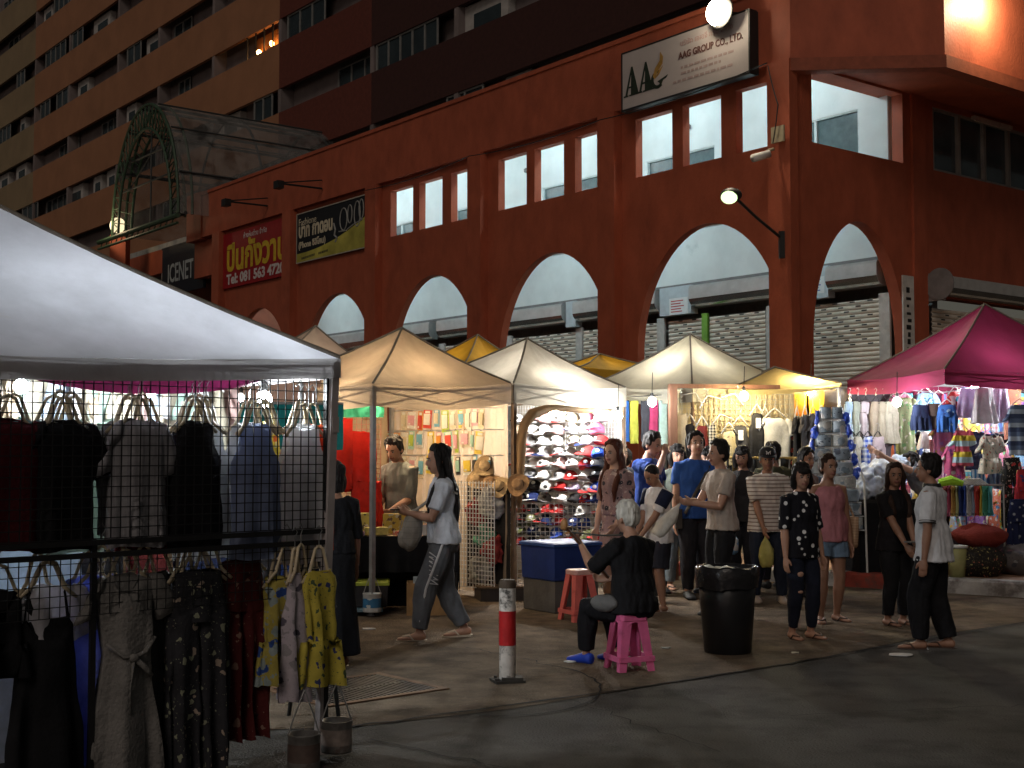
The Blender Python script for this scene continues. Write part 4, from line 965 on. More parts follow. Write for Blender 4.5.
for i in(0,1):
    A=root_mat(p15['root']).inverted()@p15['sh'][i]; E=p15['elb'][i]
    for k in(.74,.80): limb(b,[(A.lerp(E,k),.0640),(A.lerp(E,k+.02),.0640)],16)
    b.build('sleeve_trim',M_black,p15['root']); b=MB()
b.loft([ring(p15['tp'](t,.0),p15['X'],p15['Y'],.047*1.51*k,.045*1.51*k) for t,k in((.318,1.1),(.338,.95))]); b.build('collar',M_black,p15['root'])
# --- stall keeper with outstretched arms in the clothes stall
p16=person('stall keeper leaning out with both arms stretched to the hanging shorts under the magenta tent',(4.95,15.05,.16),(-1,-.25),1.52,'fair',lean=.75,head=(0,.3),LH=(-.04,.62,.93),RH=(.10,.60,.98),LP=(-.3,.2,-1),RP=(.3,.2,-1),female=True,top=dict(m=cloth('keeper_grey',(.2,.2,.22)),sl=.5),bot=dict(m=cloth('trouser_dark',(.02,.02,.025))),hair='bob',shoes='shoe')
# --- people glimpsed behind
p17=person('reddish haired woman turned away behind the man in the blue T-shirt',(1.66,14.75),(-.3,.9),1.60,'mid',female=True,top=dict(m=cloth('dark_red_top',(.09,.02,.02)),sl=.6),bot=dict(m=cloth('trouser_dark',(.02,.02,.025))),hair='bob',hcol='auburn',gaze=False,shoes='shoe')
p18=person('dark haired woman glimpsed behind the man in the beige T-shirt',(2.14,14.1),(-.4,-.8),1.57,'mid',female=True,head=(.3,-.1),top=dict(m=cloth('dark_grey_top',(.04,.04,.045)),sl=.6),bot=dict(m=cloth('trouser_dark',(.02,.02,.025))),hair='bob',shoes='shoe')
p19=person('shopper with black hair seen from behind beside the black baseball cap',(2.93,14.5),(-.2,1),1.63,'tan',top=dict(m=cloth('olive_top',(.05,.05,.03)),sl=.6),bot=dict(m=cloth('trouser_dark',(.02,.02,.025))),hair='short',gaze=False,shoes='shoe')
p20=person('tall shopper in dark clothes glimpsed between the floral dress and the blue T-shirt',(1.22,14.6),(.3,-.9),1.62,'mid',top=dict(m=cloth('charcoal_top',(.05,.05,.055)),sl=.6),bot=dict(m=cloth('trouser_dark',(.02,.02,.025))),hair='short',shoes='shoe')
p21=person('woman in a dark jacket half hidden just behind the man in beige',(2.54,14.2),(-.5,-.8),1.58,'mid',female=True,head=(.2,-.15),top=dict(m=cloth('jacket_dark',(.03,.028,.03)),sl=1.9),bot=dict(m=cloth('trouser_dark',(.02,.02,.025))),hair='bob',shoes='shoe')
p22=person('man in a brown shirt glimpsed behind the spotted black top',(3.10,13.7),(.6,-.7),1.56,'tan',head=(-.2,-.1),LH=(.02,.16,.70),top=dict(m=cloth('brown_shirt',(.10,.05,.03)),sl=.7),bot=dict(m=cloth('trouser_dark',(.02,.02,.025))),hair='short',shoes='shoe')
p23=person('shopper in a grey top seen from behind between the caps and the towels',(1.33,15.2),(.2,1),1.55,'mid',female=True,top=dict(m=cloth('dull_top',(.14,.13,.13)),sl=.6),bot=dict(m=cloth('trouser_dark',(.02,.02,.025))),hair='bun',gaze=False,shoes='shoe')
# --- what people carry
def plasticbag(label,hand,h,w,col,m=None,tilt=V((0,0,-1)),rz=0):
    o=thing('plastic_bag',label,'bag',hand,rz); b=MB(); n=16; rings=[]
    side=tilt.orthogonal().normalized(); oth=tilt.cross(side)
    for d,k in((.0,.12),(.12,.2),(.25,.55),(.45,.9),(.7,1.0),(.9,.9),(1.0,.6)):
        rings.append([tilt*(d*h)+(side*math.cos(2*PI*i/n)*.55+oth*math.sin(2*PI*i/n))*w*.5*k*(1+.12*math.sin(i*2.6+d*9)) for i in range(n)])
    b.loft(rings); me=b.mesh('bag',[],True); ripple(me,.012,16,3); fobj('bag_body',me,m or mat('bag_%02d%02d%02d'%tuple(int(q*99) for q in col),col,.4,var=.2,scale=12,bump=.4,bscale=25,trans=.3),o)
    b=MB(); b.tube([V((0,.015,.02)),tilt*.05+V((0,.03,0)),tilt*(.2*h)+oth*w*.1],.008,n=6); b.build('handle',mat('bag_%02d%02d%02d'%tuple(int(q*99) for q in col),col,.4),o); return o
h=p10['hands'][0]; plasticbag('white plastic bag slanting down from the hands of the man in beige',(h+p10['hands'][1])/2+V((-.06,0,-.01)),.38,.17,(.62,.6,.56),tilt=V((-.62,-.1,-.78)).normalized())
plasticbag('bluish white plastic bag hanging from the right hand of the man in the cap',p11['hands'][0]+V((0,-.03,-.07)),.26,.24,(.5,.56,.62))
plasticbag('yellow green plastic bag hanging in front of the man in the cap',p11['hands'][1]+V((0.02,-.04,-.07)),.33,.16,(.5,.48,.15))
plasticbag('colourful printed carrier bag beside the trousers of the man in beige',p9['hands'][0]+V((.08,-.1,-.06)),.28,.22,(.3,.3,.5),m=mat('bag_print',(.15,.3,.5),.4,pattern='floral',c2=(.5,.2,.45),c3=(.6,.6,.6),ps=9,pr=.4))
plasticbag('dark red carrier bag low beside the rubbish bin',p9['hands'][1]+V((-.3,-.2,-.25)),.26,.22,(.25,.03,.03))
o=thing('mobile_phone','grey phone held in both hands by the girl in black','phone',(p14['hands'][0]+p14['hands'][1])/2+V((.0,-.08,.03)),p14['rz']); b=MB(); b.box((-.07,-.04,-.006),(.07,.04,.006)); b.build('case',mat('phone_grey',(.15,.15,.15),.4),o)
# ================================================================== STALLS
def pxray(px): return (px-512)/F
def along(P0,d,px):
    """distance along d from P0 at which the line crosses the sight line through image column px"""
    k=pxray(px); return (k*P0.y-P0.x)/(d.x-k*d.y)
def fabric(name,c,trans=.35,**k): return mat(name,c,.75,var=k.pop('var',.16),scale=k.pop('scale',2.5),bump=.5,bscale=7,spec=.2,trans=trans,**k)
M_leg=mat('tent_steel',(.42,.42,.43),.45,metal=.5,var=.2,scale=8); M_legb=mat('tent_leg_brown',(.16,.10,.06),.7,var=.3)
def tent(name,label,cs,ze,za,val,m,mleg=M_leg,gz=0,lw=.02,legs=(0,1,2,3),mval=None,sag=.10,lean=None,apex=None,swag=.03):
    cs=[V((c[0],c[1],0)) for c in cs]; base=sum(cs,V())/4; o=thing(name,label,'tent',(base.x,base.y,gz)); off=V((base.x,base.y,gz))
    ap=(V((apex[0],apex[1],za)) if apex else V((base.x,base.y,za)))-off
    zs=ze if isinstance(ze,(list,tuple)) else [ze]*4
    C=[V((c.x,c.y,z))-off for c,z in zip(cs,zs)]
    b=MB(); n=14;r=12
    for i in range(4):
        A,B_=C[i],C[(i+1)%4]; vs=[];fs=[]
        for j in range(r+1):
            s=j/r
            for k in range(n+1):
                t=k/n; e=A.lerp(B_,t); p=e.lerp(ap,s)
                p.z-=sag*math.sin(PI*s)*(.35+.65*math.sin(PI*t)); p.z-=.035*math.sin(PI*t)*(1-s)**3
                wv=noise.noise(V((t*7+i*9,s*3,base.x)))*.022*math.sin(PI*t)*(1-s*.6)+noise.noise(V((t*16+i*5,s*9,base.y)))*.007+.016*noise.noise(V((t*19+i*3,s*1.6,base.x*3)))*math.sin(PI*t)**.5*(1-s)**.6; p.z+=wv; vs.append(p)
        w=n+1
        for j in range(r):
            for k in range(n): fs.append((j*w+k,j*w+k+1,(j+1)*w+k+1,(j+1)*w+k))
        b.add(vs,fs)
    b.build('canopy',m,o,True,fix=False)
    b=MB()
    for i in range(4):
        A,B_=C[i],C[(i+1)%4]; d=(B_-A).normalized(); nn=V((d.y,-d.x,0)); vs=[];fs=[];n2=40
        for j in range(6):
            for k in range(n2+1):
                t=k/n2; p=A.lerp(B_,t)+nn*(.006+.012*(j/5)*noise.noise(V((t*14,i*3.3,base.y)))); p.z-=.035*math.sin(PI*t)+val*j/5+swag*(j/5)*math.sin(PI*t)*.5; vs.append(p)
        for j in range(5):
            for k in range(n2): fs.append((j*(n2+1)+k,j*(n2+1)+k+1,(j+1)*(n2+1)+k+1,(j+1)*(n2+1)+k))
        b.add(vs,fs)
    b.build('valance',mval or m,o,True,fix=False)
    # hip seams
    b=MB()
    for i in range(4):
        pts=[]
        for j in range(r+1):
            s=j/r; p=C[i].lerp(ap,s); p.z-=sag*math.sin(PI*s)*.35-.006; pts.append(p)
        b.tube(pts,.012,n=6)
    b.build('hip_seam',MATS.get('hip_seam') or mat('hip_seam',(.2,.18,.15),.8),o)
    b=MB()
    for i in range(4):
        A=C[i].lerp(V((0,0,C[i].z)),.03); B_=C[(i+1)%4].lerp(V((0,0,C[(i+1)%4].z)),.03); q=A.lerp(B_,.5)
        b.tube([A-V((0,0,.05)),q-V((0,0,.08)),B_-V((0,0,.05))],.012,n=6)
        b.tube([A-V((0,0,.06)),q-V((0,0,val+.0)),B_-V((0,0,.06))],.008,n=6); b.tube([A-V((0,0,val)),q-V((0,0,.08)),B_-V((0,0,val))],.008,n=6)
    b.tube([ap-V((0,0,.05)),ap-V((0,0,.7))],.02,n=8); b.build('frame',mleg,o)
    for i in legs:
        b=MB(); l=V(lean[i]+(0,)) if lean and i in lean else V(); c=C[i]; inn=(V((0,0,c.z))-c).normalized()*.03
        b.tube([c+inn-V((0,0,.02)),V((c.x,c.y,0))+inn+l],lw,n=4); b.tube([V((c.x,c.y,0))+inn+l+V((0,0,.0)),V((c.x,c.y,0))+inn+l+V((0,0,.012))],.05,n=8)
        b.tube([c+inn-V((0,0,.30)),c+inn-V((0,0,.38))],.028,n=4); b.build('leg',mleg,o)
    return o
def bulb(label,loc,watts,col,name='led_bulb',r=.035,cord=.25):
    o=thing(name,label,'lamp',loc); b=MB(); b.ell((0,0,0),(r,r,r*1.1)); k='%s_%d'%('bulb',int(watts*10+col[2]*7)); b.build('bulb',glow(k,col,watts/(PI*4*PI*r*r)),o,True)
    b=MB(); b.lathe([(.012,r),(.02,r+.01),(.02,r+.05),(.006,r+.06)],n=12); b.build('socket',M_black,o); b=MB(); b.tube([(0,0,r+.05),(.01,.01,r+.05+cord)],.005,n=5); b.build('cord',M_black,o); return o
# ---------------------------------------------------------------- generic hanging garment
M_wood=mat('hanger_wood',(.62,.52,.36),.5,var=.25,scale=20); M_wire=mat('hanger_wire',(.4,.4,.4),.35,metal=.8); M_plast=mat('hanger_white',(.6,.6,.58),.45)
def gar_mesh(kind,w,L,seed=0,dep=.05,sl=.2,hem=1.0,fold=.10):
    b=MB(); N=30; rr=random.Random(seed)
    def body(prof,fold=fold,cap0=True,cx=0):
        # prof: (z,half width,half depth)
        P=[]
        for (a,c) in zip(prof,prof[1:]):
            n=max(1,int(abs(c[0]-a[0])/.045))
            for i in range(n): P.append([a[j]+(c[j]-a[j])*i/n for j in range(3)])
        P.append(list(prof[-1])); z0=prof[0][0]; z1=prof[-1][0]; rings=[]; ph=rr.random()*6; k1=rr.choice((5,6,7)); k2=rr.choice((9,11))
        for z,hx,hy in P:
            s=(z-z0)/(z1-z0); A=fold*(s**.8); R=[]
            for k in range(N):
                a=2*PI*k/N; c=math.cos(a); si=math.sin(a); m=1+.35*A*math.sin(k1*a+ph+s*1.3)
                x=math.copysign(abs(c)**.8,c)*hx*m; y=math.copysign(abs(si)**.9,si)*hy*(1+A*4*math.sin(k1*a+ph)+A*2*math.sin(k2*a+ph*2+s*2)); y=y if abs(y)<hy*2.2 else math.copysign(hy*2.2,y)
                R.append(V((cx+x,y+.012*noise.noise(V((x*8,z*5,seed))),z+.006*math.sin(3*a+ph))))
            rings.append(R)
        b.loft(rings,0,False); b.add(rings[0],[tuple(range(N))]) if cap0 else None
    h=w/2
    if kind in('tee','dress','polo'):
        if kind=='dress': prof=[(0,.07,.015),(-.03,h*.75,.03),(-.07,h*.8,.04),(-.2,h*.74,dep),(-.36,h*.62,dep),(-L*.6,h*.9,dep*1.2),(-L,h*hem*1.15,dep*1.3)]
        else: prof=[(0,.07,.015),(-.02,h*.7,.03),(-.05,h*.97,.04),(-.2,h*.97,dep),(-L,h*hem,dep*1.1)]
        body(prof)
        if sl>0:
            for s in(-1,1):
                b.loft([[V((s*x+math.cos(a)*rx*cx,math.sin(a)*.028,z+math.cos(a)*rx*cz)) for a in [2*PI*q/14 for q in range(14)]] for x,z,rx,cx,cz in((h*.66,-.05,.05,.2,1),(h*.92,-.08,.07,.3,.95),(h*1.08,-.08-sl*.5,.062,.75,.6),(h*1.16,-.08-sl,.058,.9,.35))],0,True)
    elif kind=='tank':
        body([(0,h*.45,.014),(-.02,h*.62,.025),(-.12,h*.68,.035),(-.19,h*.92,.045),(-L,h*hem,dep)])
    elif kind=='strap':
        body([(-.14,h*.62,.03),(-.17,h*.72,.04),(-.36,h*.78,dep),(-L*.65,h*.95,dep*1.1),(-L,h*hem*1.1,dep*1.3)])
        for s in(-1,1): b.tube([(s*h*.58,.0,-.15),(s*h*.5,.005,-.02),(s*h*.45,0,.02)],.006,n=6)
    elif kind=='pants':
        body([(0,h*.62,.03),(-.05,h*.66,.04),(-.24,h*.85,.05)],fold*.4)
        for s in(-1,1): body([(-.20,h*.44,.045),(-.4,h*.44,dep),(-L,h*.40*hem,dep*1.1)],fold,True,s*h*.42)
    elif kind=='shorts':
        body([(0,h*.8,.025),(-.04,h*.82,.035),(-.15,h*.98,.045)],fold*.4)
        for s in(-1,1): body([(-.13,h*.5,.045),(-L,h*.52*hem,dep)],fold,True,s*h*.5)
    elif kind=='skirt': body([(0,h*.62,.02),(-.05,h*.66,.035),(-L,h*hem,dep*1.2)])
    elif kind=='towel': body([(0,h,.012),(-L,h*hem,.02)],fold*.6)
    if kind=='strap':
        for v in b.v:
            if v.z>-.19 and abs(v.x)<h*.55: v.z-=.10*(1-(v.x/(h*.55))**2)
    if kind=='dress' and sl>0:
        for v in b.v:
            if v.y<.01 and v.z>-.06 and abs(v.x)<.075: v.z-=.11*(1-abs(v.x)/.075)
    me=b.mesh(kind,[],True,False); ripple(me,.013,7,seed,.6); ripple(me,.005,22,seed,.5); return me
def hanger(parent,h=.16,kind='wood',up=.10,y=0):
    b=MB()
    if kind=='wood':
        for s in(-1,1): b.tube([(0,y,up),(s*h*.22,y,up*.88),(s*h*.40,y,up*.38),(s*h*.52,y,-.0),(s*h*.95,y,-.05)],[.007,.008,.0085,.009,.008],n=8,flat=1)
    else: b.tube([(-h,y,-.02),(-h*.3,y,up*.7),(0,y,up),(h*.3,y,up*.7),(h,y,-.02)],.006,n=6)
    o=b.build('hanger',{'wood':M_wood,'plast':M_plast,'wire':M_wire,'black':M_black}[kind],parent,True)
    b=MB(); b.tube([(0,y,up),(0,y,up+.05),(.018,y,up+.075),(.0,y,up+.1),(-.02,y,up+.085)],.003,n=5); b.build('hook',M_wire,o); return o
GM={}
def garment(name,label,cat,loc,rz,kind,w,L,m,hang='wood',group=None,seed=0,up=.10,**k):
    key=(kind,round(w,2),round(L,2),seed,tuple(sorted(k.items())))
    me=GM.get(key)
    if me is None: me=gar_mesh(kind,w,L,seed,**k); me.materials.append(m); GM[key]=me
    o=bpy.data.objects.new(name,me); COL.objects.link(o); o.location=loc; o.rotation_euler.z=rz
    if me.materials[0] is not m: o.material_slots[0].link='OBJECT'; o.material_slots[0].material=m
    tag(o,label,cat,group)
    if hang: hanger(o,min(w*.42,.17),hang,up)
    return o
# ================================================================== FOREGROUND WHITE TENT AND ITS RACK
t0=V((.727,.687)); n0=V((-.687,.727)); FR=V((-.885,6.62))
FL=FR-t0*3.0; BR=FR+n0*2.8; BL=FL+n0*2.8
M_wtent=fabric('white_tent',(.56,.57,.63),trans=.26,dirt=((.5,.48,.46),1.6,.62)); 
M_leg0=mat('tent_leg_white',(.46,.42,.42),.6,var=.15); M_wval=fabric('white_valance',(.34,.325,.33),trans=.22,var=.2)  # valance greyed in its colour for weaker light, slightly dirty too
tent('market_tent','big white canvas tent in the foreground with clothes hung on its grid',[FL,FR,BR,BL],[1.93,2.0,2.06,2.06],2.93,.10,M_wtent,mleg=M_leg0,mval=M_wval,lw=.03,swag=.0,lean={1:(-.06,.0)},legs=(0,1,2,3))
M_grid=mat('grid_black',(.015,.015,.016),.45)
RZ0=math.atan2(t0.y,t0.x)
def rk(px,off=0.0):
    P=FR+n0*(.04+off); s=along(P,-t0,px); q=P-t0*s; return V((q.x,q.y))
gr=thing('grid_rack','black wire grid rack across the back of the white tent, clothes hooked on it','rack',(FR.x,FR.y,0),RZ0)
def wiregrid(b,x0,x1,z0,z1,sp,y=0,r=.0022):
    x=x0
    while x<=x1+1e-6: b.box((x-r,y-r,z0),(x+r,y+r,z1)); x+=sp
    z=z0
    while z<=z1+1e-6: b.box((x0,y-r*2.9,z-r),(x1,y-r*.95,z+r)); z+=sp
b=MB(); wiregrid(b,-2.6,-.06,1.135,1.93,.046,.04); b.build('grid_panel',M_grid,gr)
b=MB(); wiregrid(b,-2.6,-.06,.80,1.06,.046,.04,.0018); b.build('grid_panel',M_grid,gr)
b=MB(); 
for z in(1.118,1.062): b.box((-2.62,.028,z-.012),(-.03,.052,z+.012))
b.box((-.06,.03,.0),(-.035,.05,1.96)); b.box((-2.62,.03,0),(-2.595,.05,1.96)); b.box((-1.3,.053,0),(-1.275,.073,1.13)); b.build('rack_frame',M_grid,gr)
def rackgar(label,px,off,zs,kind,w,L,m,cat,hang='wood',seed=0,n=1,up=.11,**k):
    p=rk(px,off); group='clothes hung on the rack of the white tent'
    o=garment({'tee':'shirt','tank':'sleeveless_top','strap':'strap_dress','dress':'dress','pants':'trousers'}[kind],label,cat,(p.x,p.y,zs),RZ0+.06*math.sin(px),kind,w,L,m,hang,group,seed,up,**k); 
    return o
C_=lambda n,c,**k: cloth('cloth_'+n,c,**k)
top=[(8,'dark red top at the left end of the rack, cut by the picture edge',.07,1.655,'tee',.34,.56,C_('dkred',(.08,.01,.014)),'shirt'),
(64,'plain black T-shirt with wide sleeves hung behind the wire grid',.07,1.655,'tee',.31,.57,C_('black',(.010,.010,.012)),'shirt'),
(138,'charcoal short sleeved shirt with a dark red lining behind the grid',.07,1.665,'tee',.29,.58,C_('charcoal',(.36,.35,.37),pattern='vstripe',c2=(.29,.28,.30),ps=30,pr=.4),'shirt'),
(196,'black sleeveless top between the charcoal shirt and the slate blue top',.07,1.665,'tank',.29,.60,C_('black2',(.012,.012,.014)),'top'),
(257,'slate blue sleeveless top hung behind the grid below the LED lamp',.07,1.655,'tank',.29,.66,C_('slate',(.30,.36,.54),trans=.3),'top'),
(305,'pale grey sleeveless top at the right end of the grid next to the tent leg',.07,1.655,'tank',.29,.70,C_('palegrey',(.84,.84,.88),trans=.72),'top')]
for i,(px,lab,off,z,kd,w_,L_,m,cat) in enumerate(top):
    rackgar(lab,px,off,z,kd,w_,L_,m,cat,seed=i+1,sl=.17,dep=.045)
back=[(14,'pale teal shirt edge showing behind the dark red top','tee',.30,.5,C_('teal',(.2,.34,.36),trans=.4)),(54,'white shirt showing behind the left edge of the black T-shirt','tee',.36,.56,C_('white',(.72,.74,.77),trans=.68)),(74,'pale green shirt hanging behind the black T-shirt','tee',.30,.6,C_('palegreen',(.42,.5,.45),trans=.45)),
(128,'grey shirt half hidden behind the charcoal shirt','tee',.30,.52,C_('grey',(.2,.2,.21))),(146,'dark red dress hanging behind the charcoal shirt','tank',.3,.62,C_('wine',(.13,.015,.02))),(189,'dark top on the nearest hanger behind the black sleeveless top','tank',.3,.55,C_('ink',(.02,.02,.03))),(204,'white top showing behind the black sleeveless top','tank',.32,.66,C_('white',(.72,.74,.77),trans=.68)),
(249,'pale grey top behind the slate blue sleeveless top','tank',.34,.62,C_('palegrey2',(.45,.45,.47),trans=.45)),(265,'patterned yellow top just right of the slate blue top','tank',.3,.66,C_('yelpat',(.5,.42,.1),pattern='floral',c2=(.5,.12,.05),c3=(.6,.6,.55),ps=16,pr=.4,trans=.4)),(299,'bright white top behind the pale grey sleeveless top','tank',.29,.68,C_('white',(.72,.74,.77),trans=.68)),(313,'orange red top edge behind the pale grey sleeveless top','tank',.26,.66,C_('orangered',(.5,.1,.04),trans=.5))]
for i,(px,lab,kd,w_,L_,m) in enumerate(back): rackgar(lab,px,.15+.03*(i%3),1.66,kd,w_,L_,m,'shirt' if kd=='tee' else 'top',seed=20+i,sl=.15,dep=.035,up=.115)
low=[(2,'black long dress at the far left of the lower row',.06,.93,'dress',.34,.36,C_('black',(.010,.010,.012)),'dress',{}),
(50,'black strap dress over a white T-shirt in the lower row',.05,.93,'strap',.34,1.0,C_('black3',(.012,.012,.014)),'dress',{}),
(128,'grey brown V neck dress with a tied belt in the lower row',.05,.965,'dress',.36,1.1,C_('taupe',(.21,.20,.19),bump=.5),'dress',{}),
(200,'black floral wide trousers hung in the lower row',.05,.955,'pants',.38,.95,C_('blackfloral',(.03,.03,.035),pattern='floral',c2=(.34,.27,.22),c3=(.24,.25,.18),ps=17,pr=.25),'trousers',{}),
(243,'dark red floral wide trousers beside the black floral pair',.10,.985,'pants',.34,.86,C_('redfloral',(.075,.013,.013),pattern='floral',c2=(.03,.01,.01),c3=(.22,.13,.10),ps=13,pr=.25),'trousers',{})]
for i,(px,lab,off,z,kd,w_,L_,m,cat,k) in enumerate(low): rackgar(lab,px,off,z,kd,w_,L_,m,cat,seed=40+i,sl=.12,dep=.06,fold=.16,**k)
low2=[(52,'white T-shirt worn under the black strap dress',.085,.935,'tee',.33,.24,C_('whitelow',(.8,.78,.84),trans=.45),'shirt'),(92,'blue violet dress showing beside the grey brown dress',.12,.96,'dress',.30,.95,C_('violet',(.26,.31,.72),trans=.4),'dress'),(160,'grey dress behind the grey brown belted dress',.13,.955,'dress',.32,1.0,C_('darkgrey',(.06,.06,.06)),'dress'),(176,'cream printed garment low beside the black floral trousers',.14,.80,'tank',.16,.62,C_('creamprint',(.5,.4,.32),pattern='floral',c2=(.15,.1,.07),c3=(.3,.3,.28),ps=16,pr=.3),'top')]
for i,(px,lab,off,z,kd,w_,L_,m,cat) in enumerate(low2): rackgar(lab,px,off,z,kd,w_,L_,m,cat,seed=60+i,sl=.14,dep=.04)
p=rk(38,.50); garment('white_cloth','pale blue white cloth hanging lit behind the left of the lower grid','cloth',(p.x,p.y,1.10),RZ0,'towel',.46,.40,C_('backlit',(.55,.62,.7),trans=.6),None,None,70,fold=.12)
# belt on the belted dress
p=rk(128,.05); o=[q for q in bpy.data.objects if q.get('label','').startswith('grey brown V neck')][0]
b=MB(); b.tube([(-.12,-.055,-.30),(-.05,-.075,-.36),(.0,-.08,-.37),(.06,-.075,-.35),(.12,-.05,-.29)],.016,n=6,flat=.5); b.ell((0.0,-.085,-.37),(.025,.02,.02)); b.tube([(0,-.085,-.37),(-.02,-.085,-.5),(-.015,-.08,-.62)],.013,n=6,flat=.5); b.tube([(0,-.085,-.37),(.06,-.085,-.42),(.09,-.08,-.46)],.014,n=6); b.build('belt',C_('taupe',(.21,.20,.19)),o,True)
# yellow floral dresses on wooden hangers in front of the tent leg
Yf=C_('yellowfloral',(.62,.52,.09),pattern='floral',c2=(.06,.07,.20),c3=(.10,.14,.07),ps=19,pr=.30,trans=.2)
ye=[(320,'bright yellow floral dress hanging on the tent leg','dress',.25,.56,Yf,-.06,.92),(296,'lilac grey print dress left of the yellow floral dress','tank',.15,.62,C_('lilacprint',(.45,.40,.45),pattern='floral',c2=(.10,.09,.12),c3=(.3,.28,.3),ps=15,pr=.35),-.03,.915),(280,'yellow and blue print dress at the left of the hanger bunch','dress',.20,.52,C_('yellowblue',(.36,.30,.07),pattern='floral',c2=(.03,.07,.25),c3=(.25,.3,.3),ps=13,pr=.4),.02,.90),(308,'dark blue print dress behind the yellow floral dress','dress',.2,.5,C_('bluedark',(.02,.03,.06),pattern='floral',c2=(.2,.2,.1),c3=(.1,.12,.2),ps=14,pr=.3),.06,.92)]
for i,(px,lab,kd,w_,L_,m,off,z) in enumerate(ye):
    p=rk(px,off); garment('dress',lab,'dress',(p.x,p.y,z),RZ0+.3*math.sin(i*2),kd,w_,L_,m,'wood','dresses bunched on the tent leg',80+i,.13,dep=.05,sl=0,fold=.2)
# bare hangers in the bunches
hp0=thing('coat_hanger','pale wooden hanger in the bunch above the yellow floral dress','hanger',(*rk(302,-.02),.93),RZ0+.5,'spare wooden hangers on the rack'); hanger(hp0,.12,'wood',.13)
spare=[(288,'empty wooden hanger leftmost above the yellow and blue dress',.93,.0),(312,'empty wooden hanger at the right of the yellow dress bunch',.935,.04),(104,'wooden hanger at the left of the bunch above the grey brown dress',.965,.09),(118,'second wooden hanger in the bunch above the grey brown dress',.975,.12),(146,'wooden hanger at the right of the bunch above the grey brown dress',.96,.09),(186,'wooden hanger at the left of the bunch above the black floral trousers',.96,.08),(196,'wooden hanger in the middle of the bunch above the black floral trousers',.97,.11),(210,'wooden hanger at the right of the bunch above the black floral trousers',.96,.09),(40,'wooden hanger above the black strap dress',.95,.10),
(60,'extra wooden hanger behind the neck of the black T-shirt',1.665,.11),(70,'wooden hanger at the right behind the black T-shirt',1.66,.13),(130,'wooden hanger at the left behind the charcoal shirt',1.66,.10),(142,'extra wooden hanger behind the neck of the charcoal shirt',1.67,.12),(192,'wooden hanger at the left behind the black sleeveless top',1.66,.10),(199,'second wooden hanger behind the black sleeveless top',1.668,.13),(206,'wooden hanger at the right behind the black sleeveless top',1.66,.12),(251,'wooden hanger at the left behind the slate blue top',1.65,.10),(259,'second wooden hanger behind the slate blue top',1.66,.13),(266,'wooden hanger at the right behind the slate blue top',1.65,.12),(300,'wooden hanger at the left behind the pale grey top',1.66,.10)]
for i,(px,lab,z,off) in enumerate(spare):
    p=rk(px,off); dup(hp0,(p.x,p.y,z),RZ0+.5*math.sin(i*1.7),lab)
# magenta cloth looped under the eave
o=thing('cloth_swag','dark magenta cloth sagging below the eave of the white tent','cloth',(*rk(140,.10),0),RZ0)
b=MB(); vs=[];fs=[];n=30
for j in range(5):
    for k in range(n+1):
        t=k/n; x=-.62+1.32*t; vs.append((x,.02*math.sin(j+t*9)+j*.02,1.90-(.02+.085*math.sin(PI*t)**.7)*j/4+.0))
for j in range(4):
    for k in range(n): fs.append((j*(n+1)+k,j*(n+1)+k+1,(j+1)*(n+1)+k+1,(j+1)*(n+1)+k))
b.add(vs,fs); b.build('swag',fabric('magenta_cloth',(.17,.016,.07),.22),o,True,fix=False)
p=rk(264,.32); bulb('white LED bulb under the white tent just behind the slate blue top',(p.x,p.y,1.795),20,(.9,.97,1),r=.04)
p=rk(150,1.05); bulb('white LED bulb deep inside the white tent above the pale clothes',(p.x,p.y,1.86),62,(.9,.97,1),r=.035)
p=rk(20,1.15); bulb('white LED bulb at the left inside the white tent',(p.x,p.y,1.86),46,(.9,.97,1),r=.035)
# paler clothes on the far rail of the white tent
rail=thing('clothes_rail','steel clothes rail along the far side of the white tent','rail',(*rk(120,1.7),0),RZ0)
b=MB(); b.tube([(-1.6,0,2.11),(1.3,0,2.11)],.014); b.build('bar',M_wire,rail)
for x in(-1.58,1.28): b=MB(); b.tube([(x,0,0),(x,0,2.11)],.016); b.build('leg',M_wire,rail)
pal=[('cream',(.55,.48,.38)),('white',(.6,.6,.6)),('pale blue',(.42,.5,.6)),('beige',(.45,.36,.26)),('ivory',(.58,.53,.42)),('pale grey',(.42,.42,.43)),('mint',(.35,.48,.42)),('pale pink',(.55,.38,.36))]
kinds=['long tunic','blouse','short dress']
pts=list(range(-4,232,11))
for i,px in enumerate(pts):
    cn,cc=pal[(i*3)%8]; p=rk(px,1.68+.03*(i%2)); kd=('dress','tee','tank')[i%3]
    garment('blouse','%s %s, item %d from left on the far rail of the white tent'%(cn,kinds[i%3],i+1),'blouse',(p.x,p.y,1.95-.02*(i%3)),RZ0+.9+.5*math.sin(i),kd,.34,.72,C_('pal'+str((i*3)%8),cc,trans=.25),'plast','pale clothes on the far rail of the white tent',100+i%6,.09,dep=.05,sl=.14)
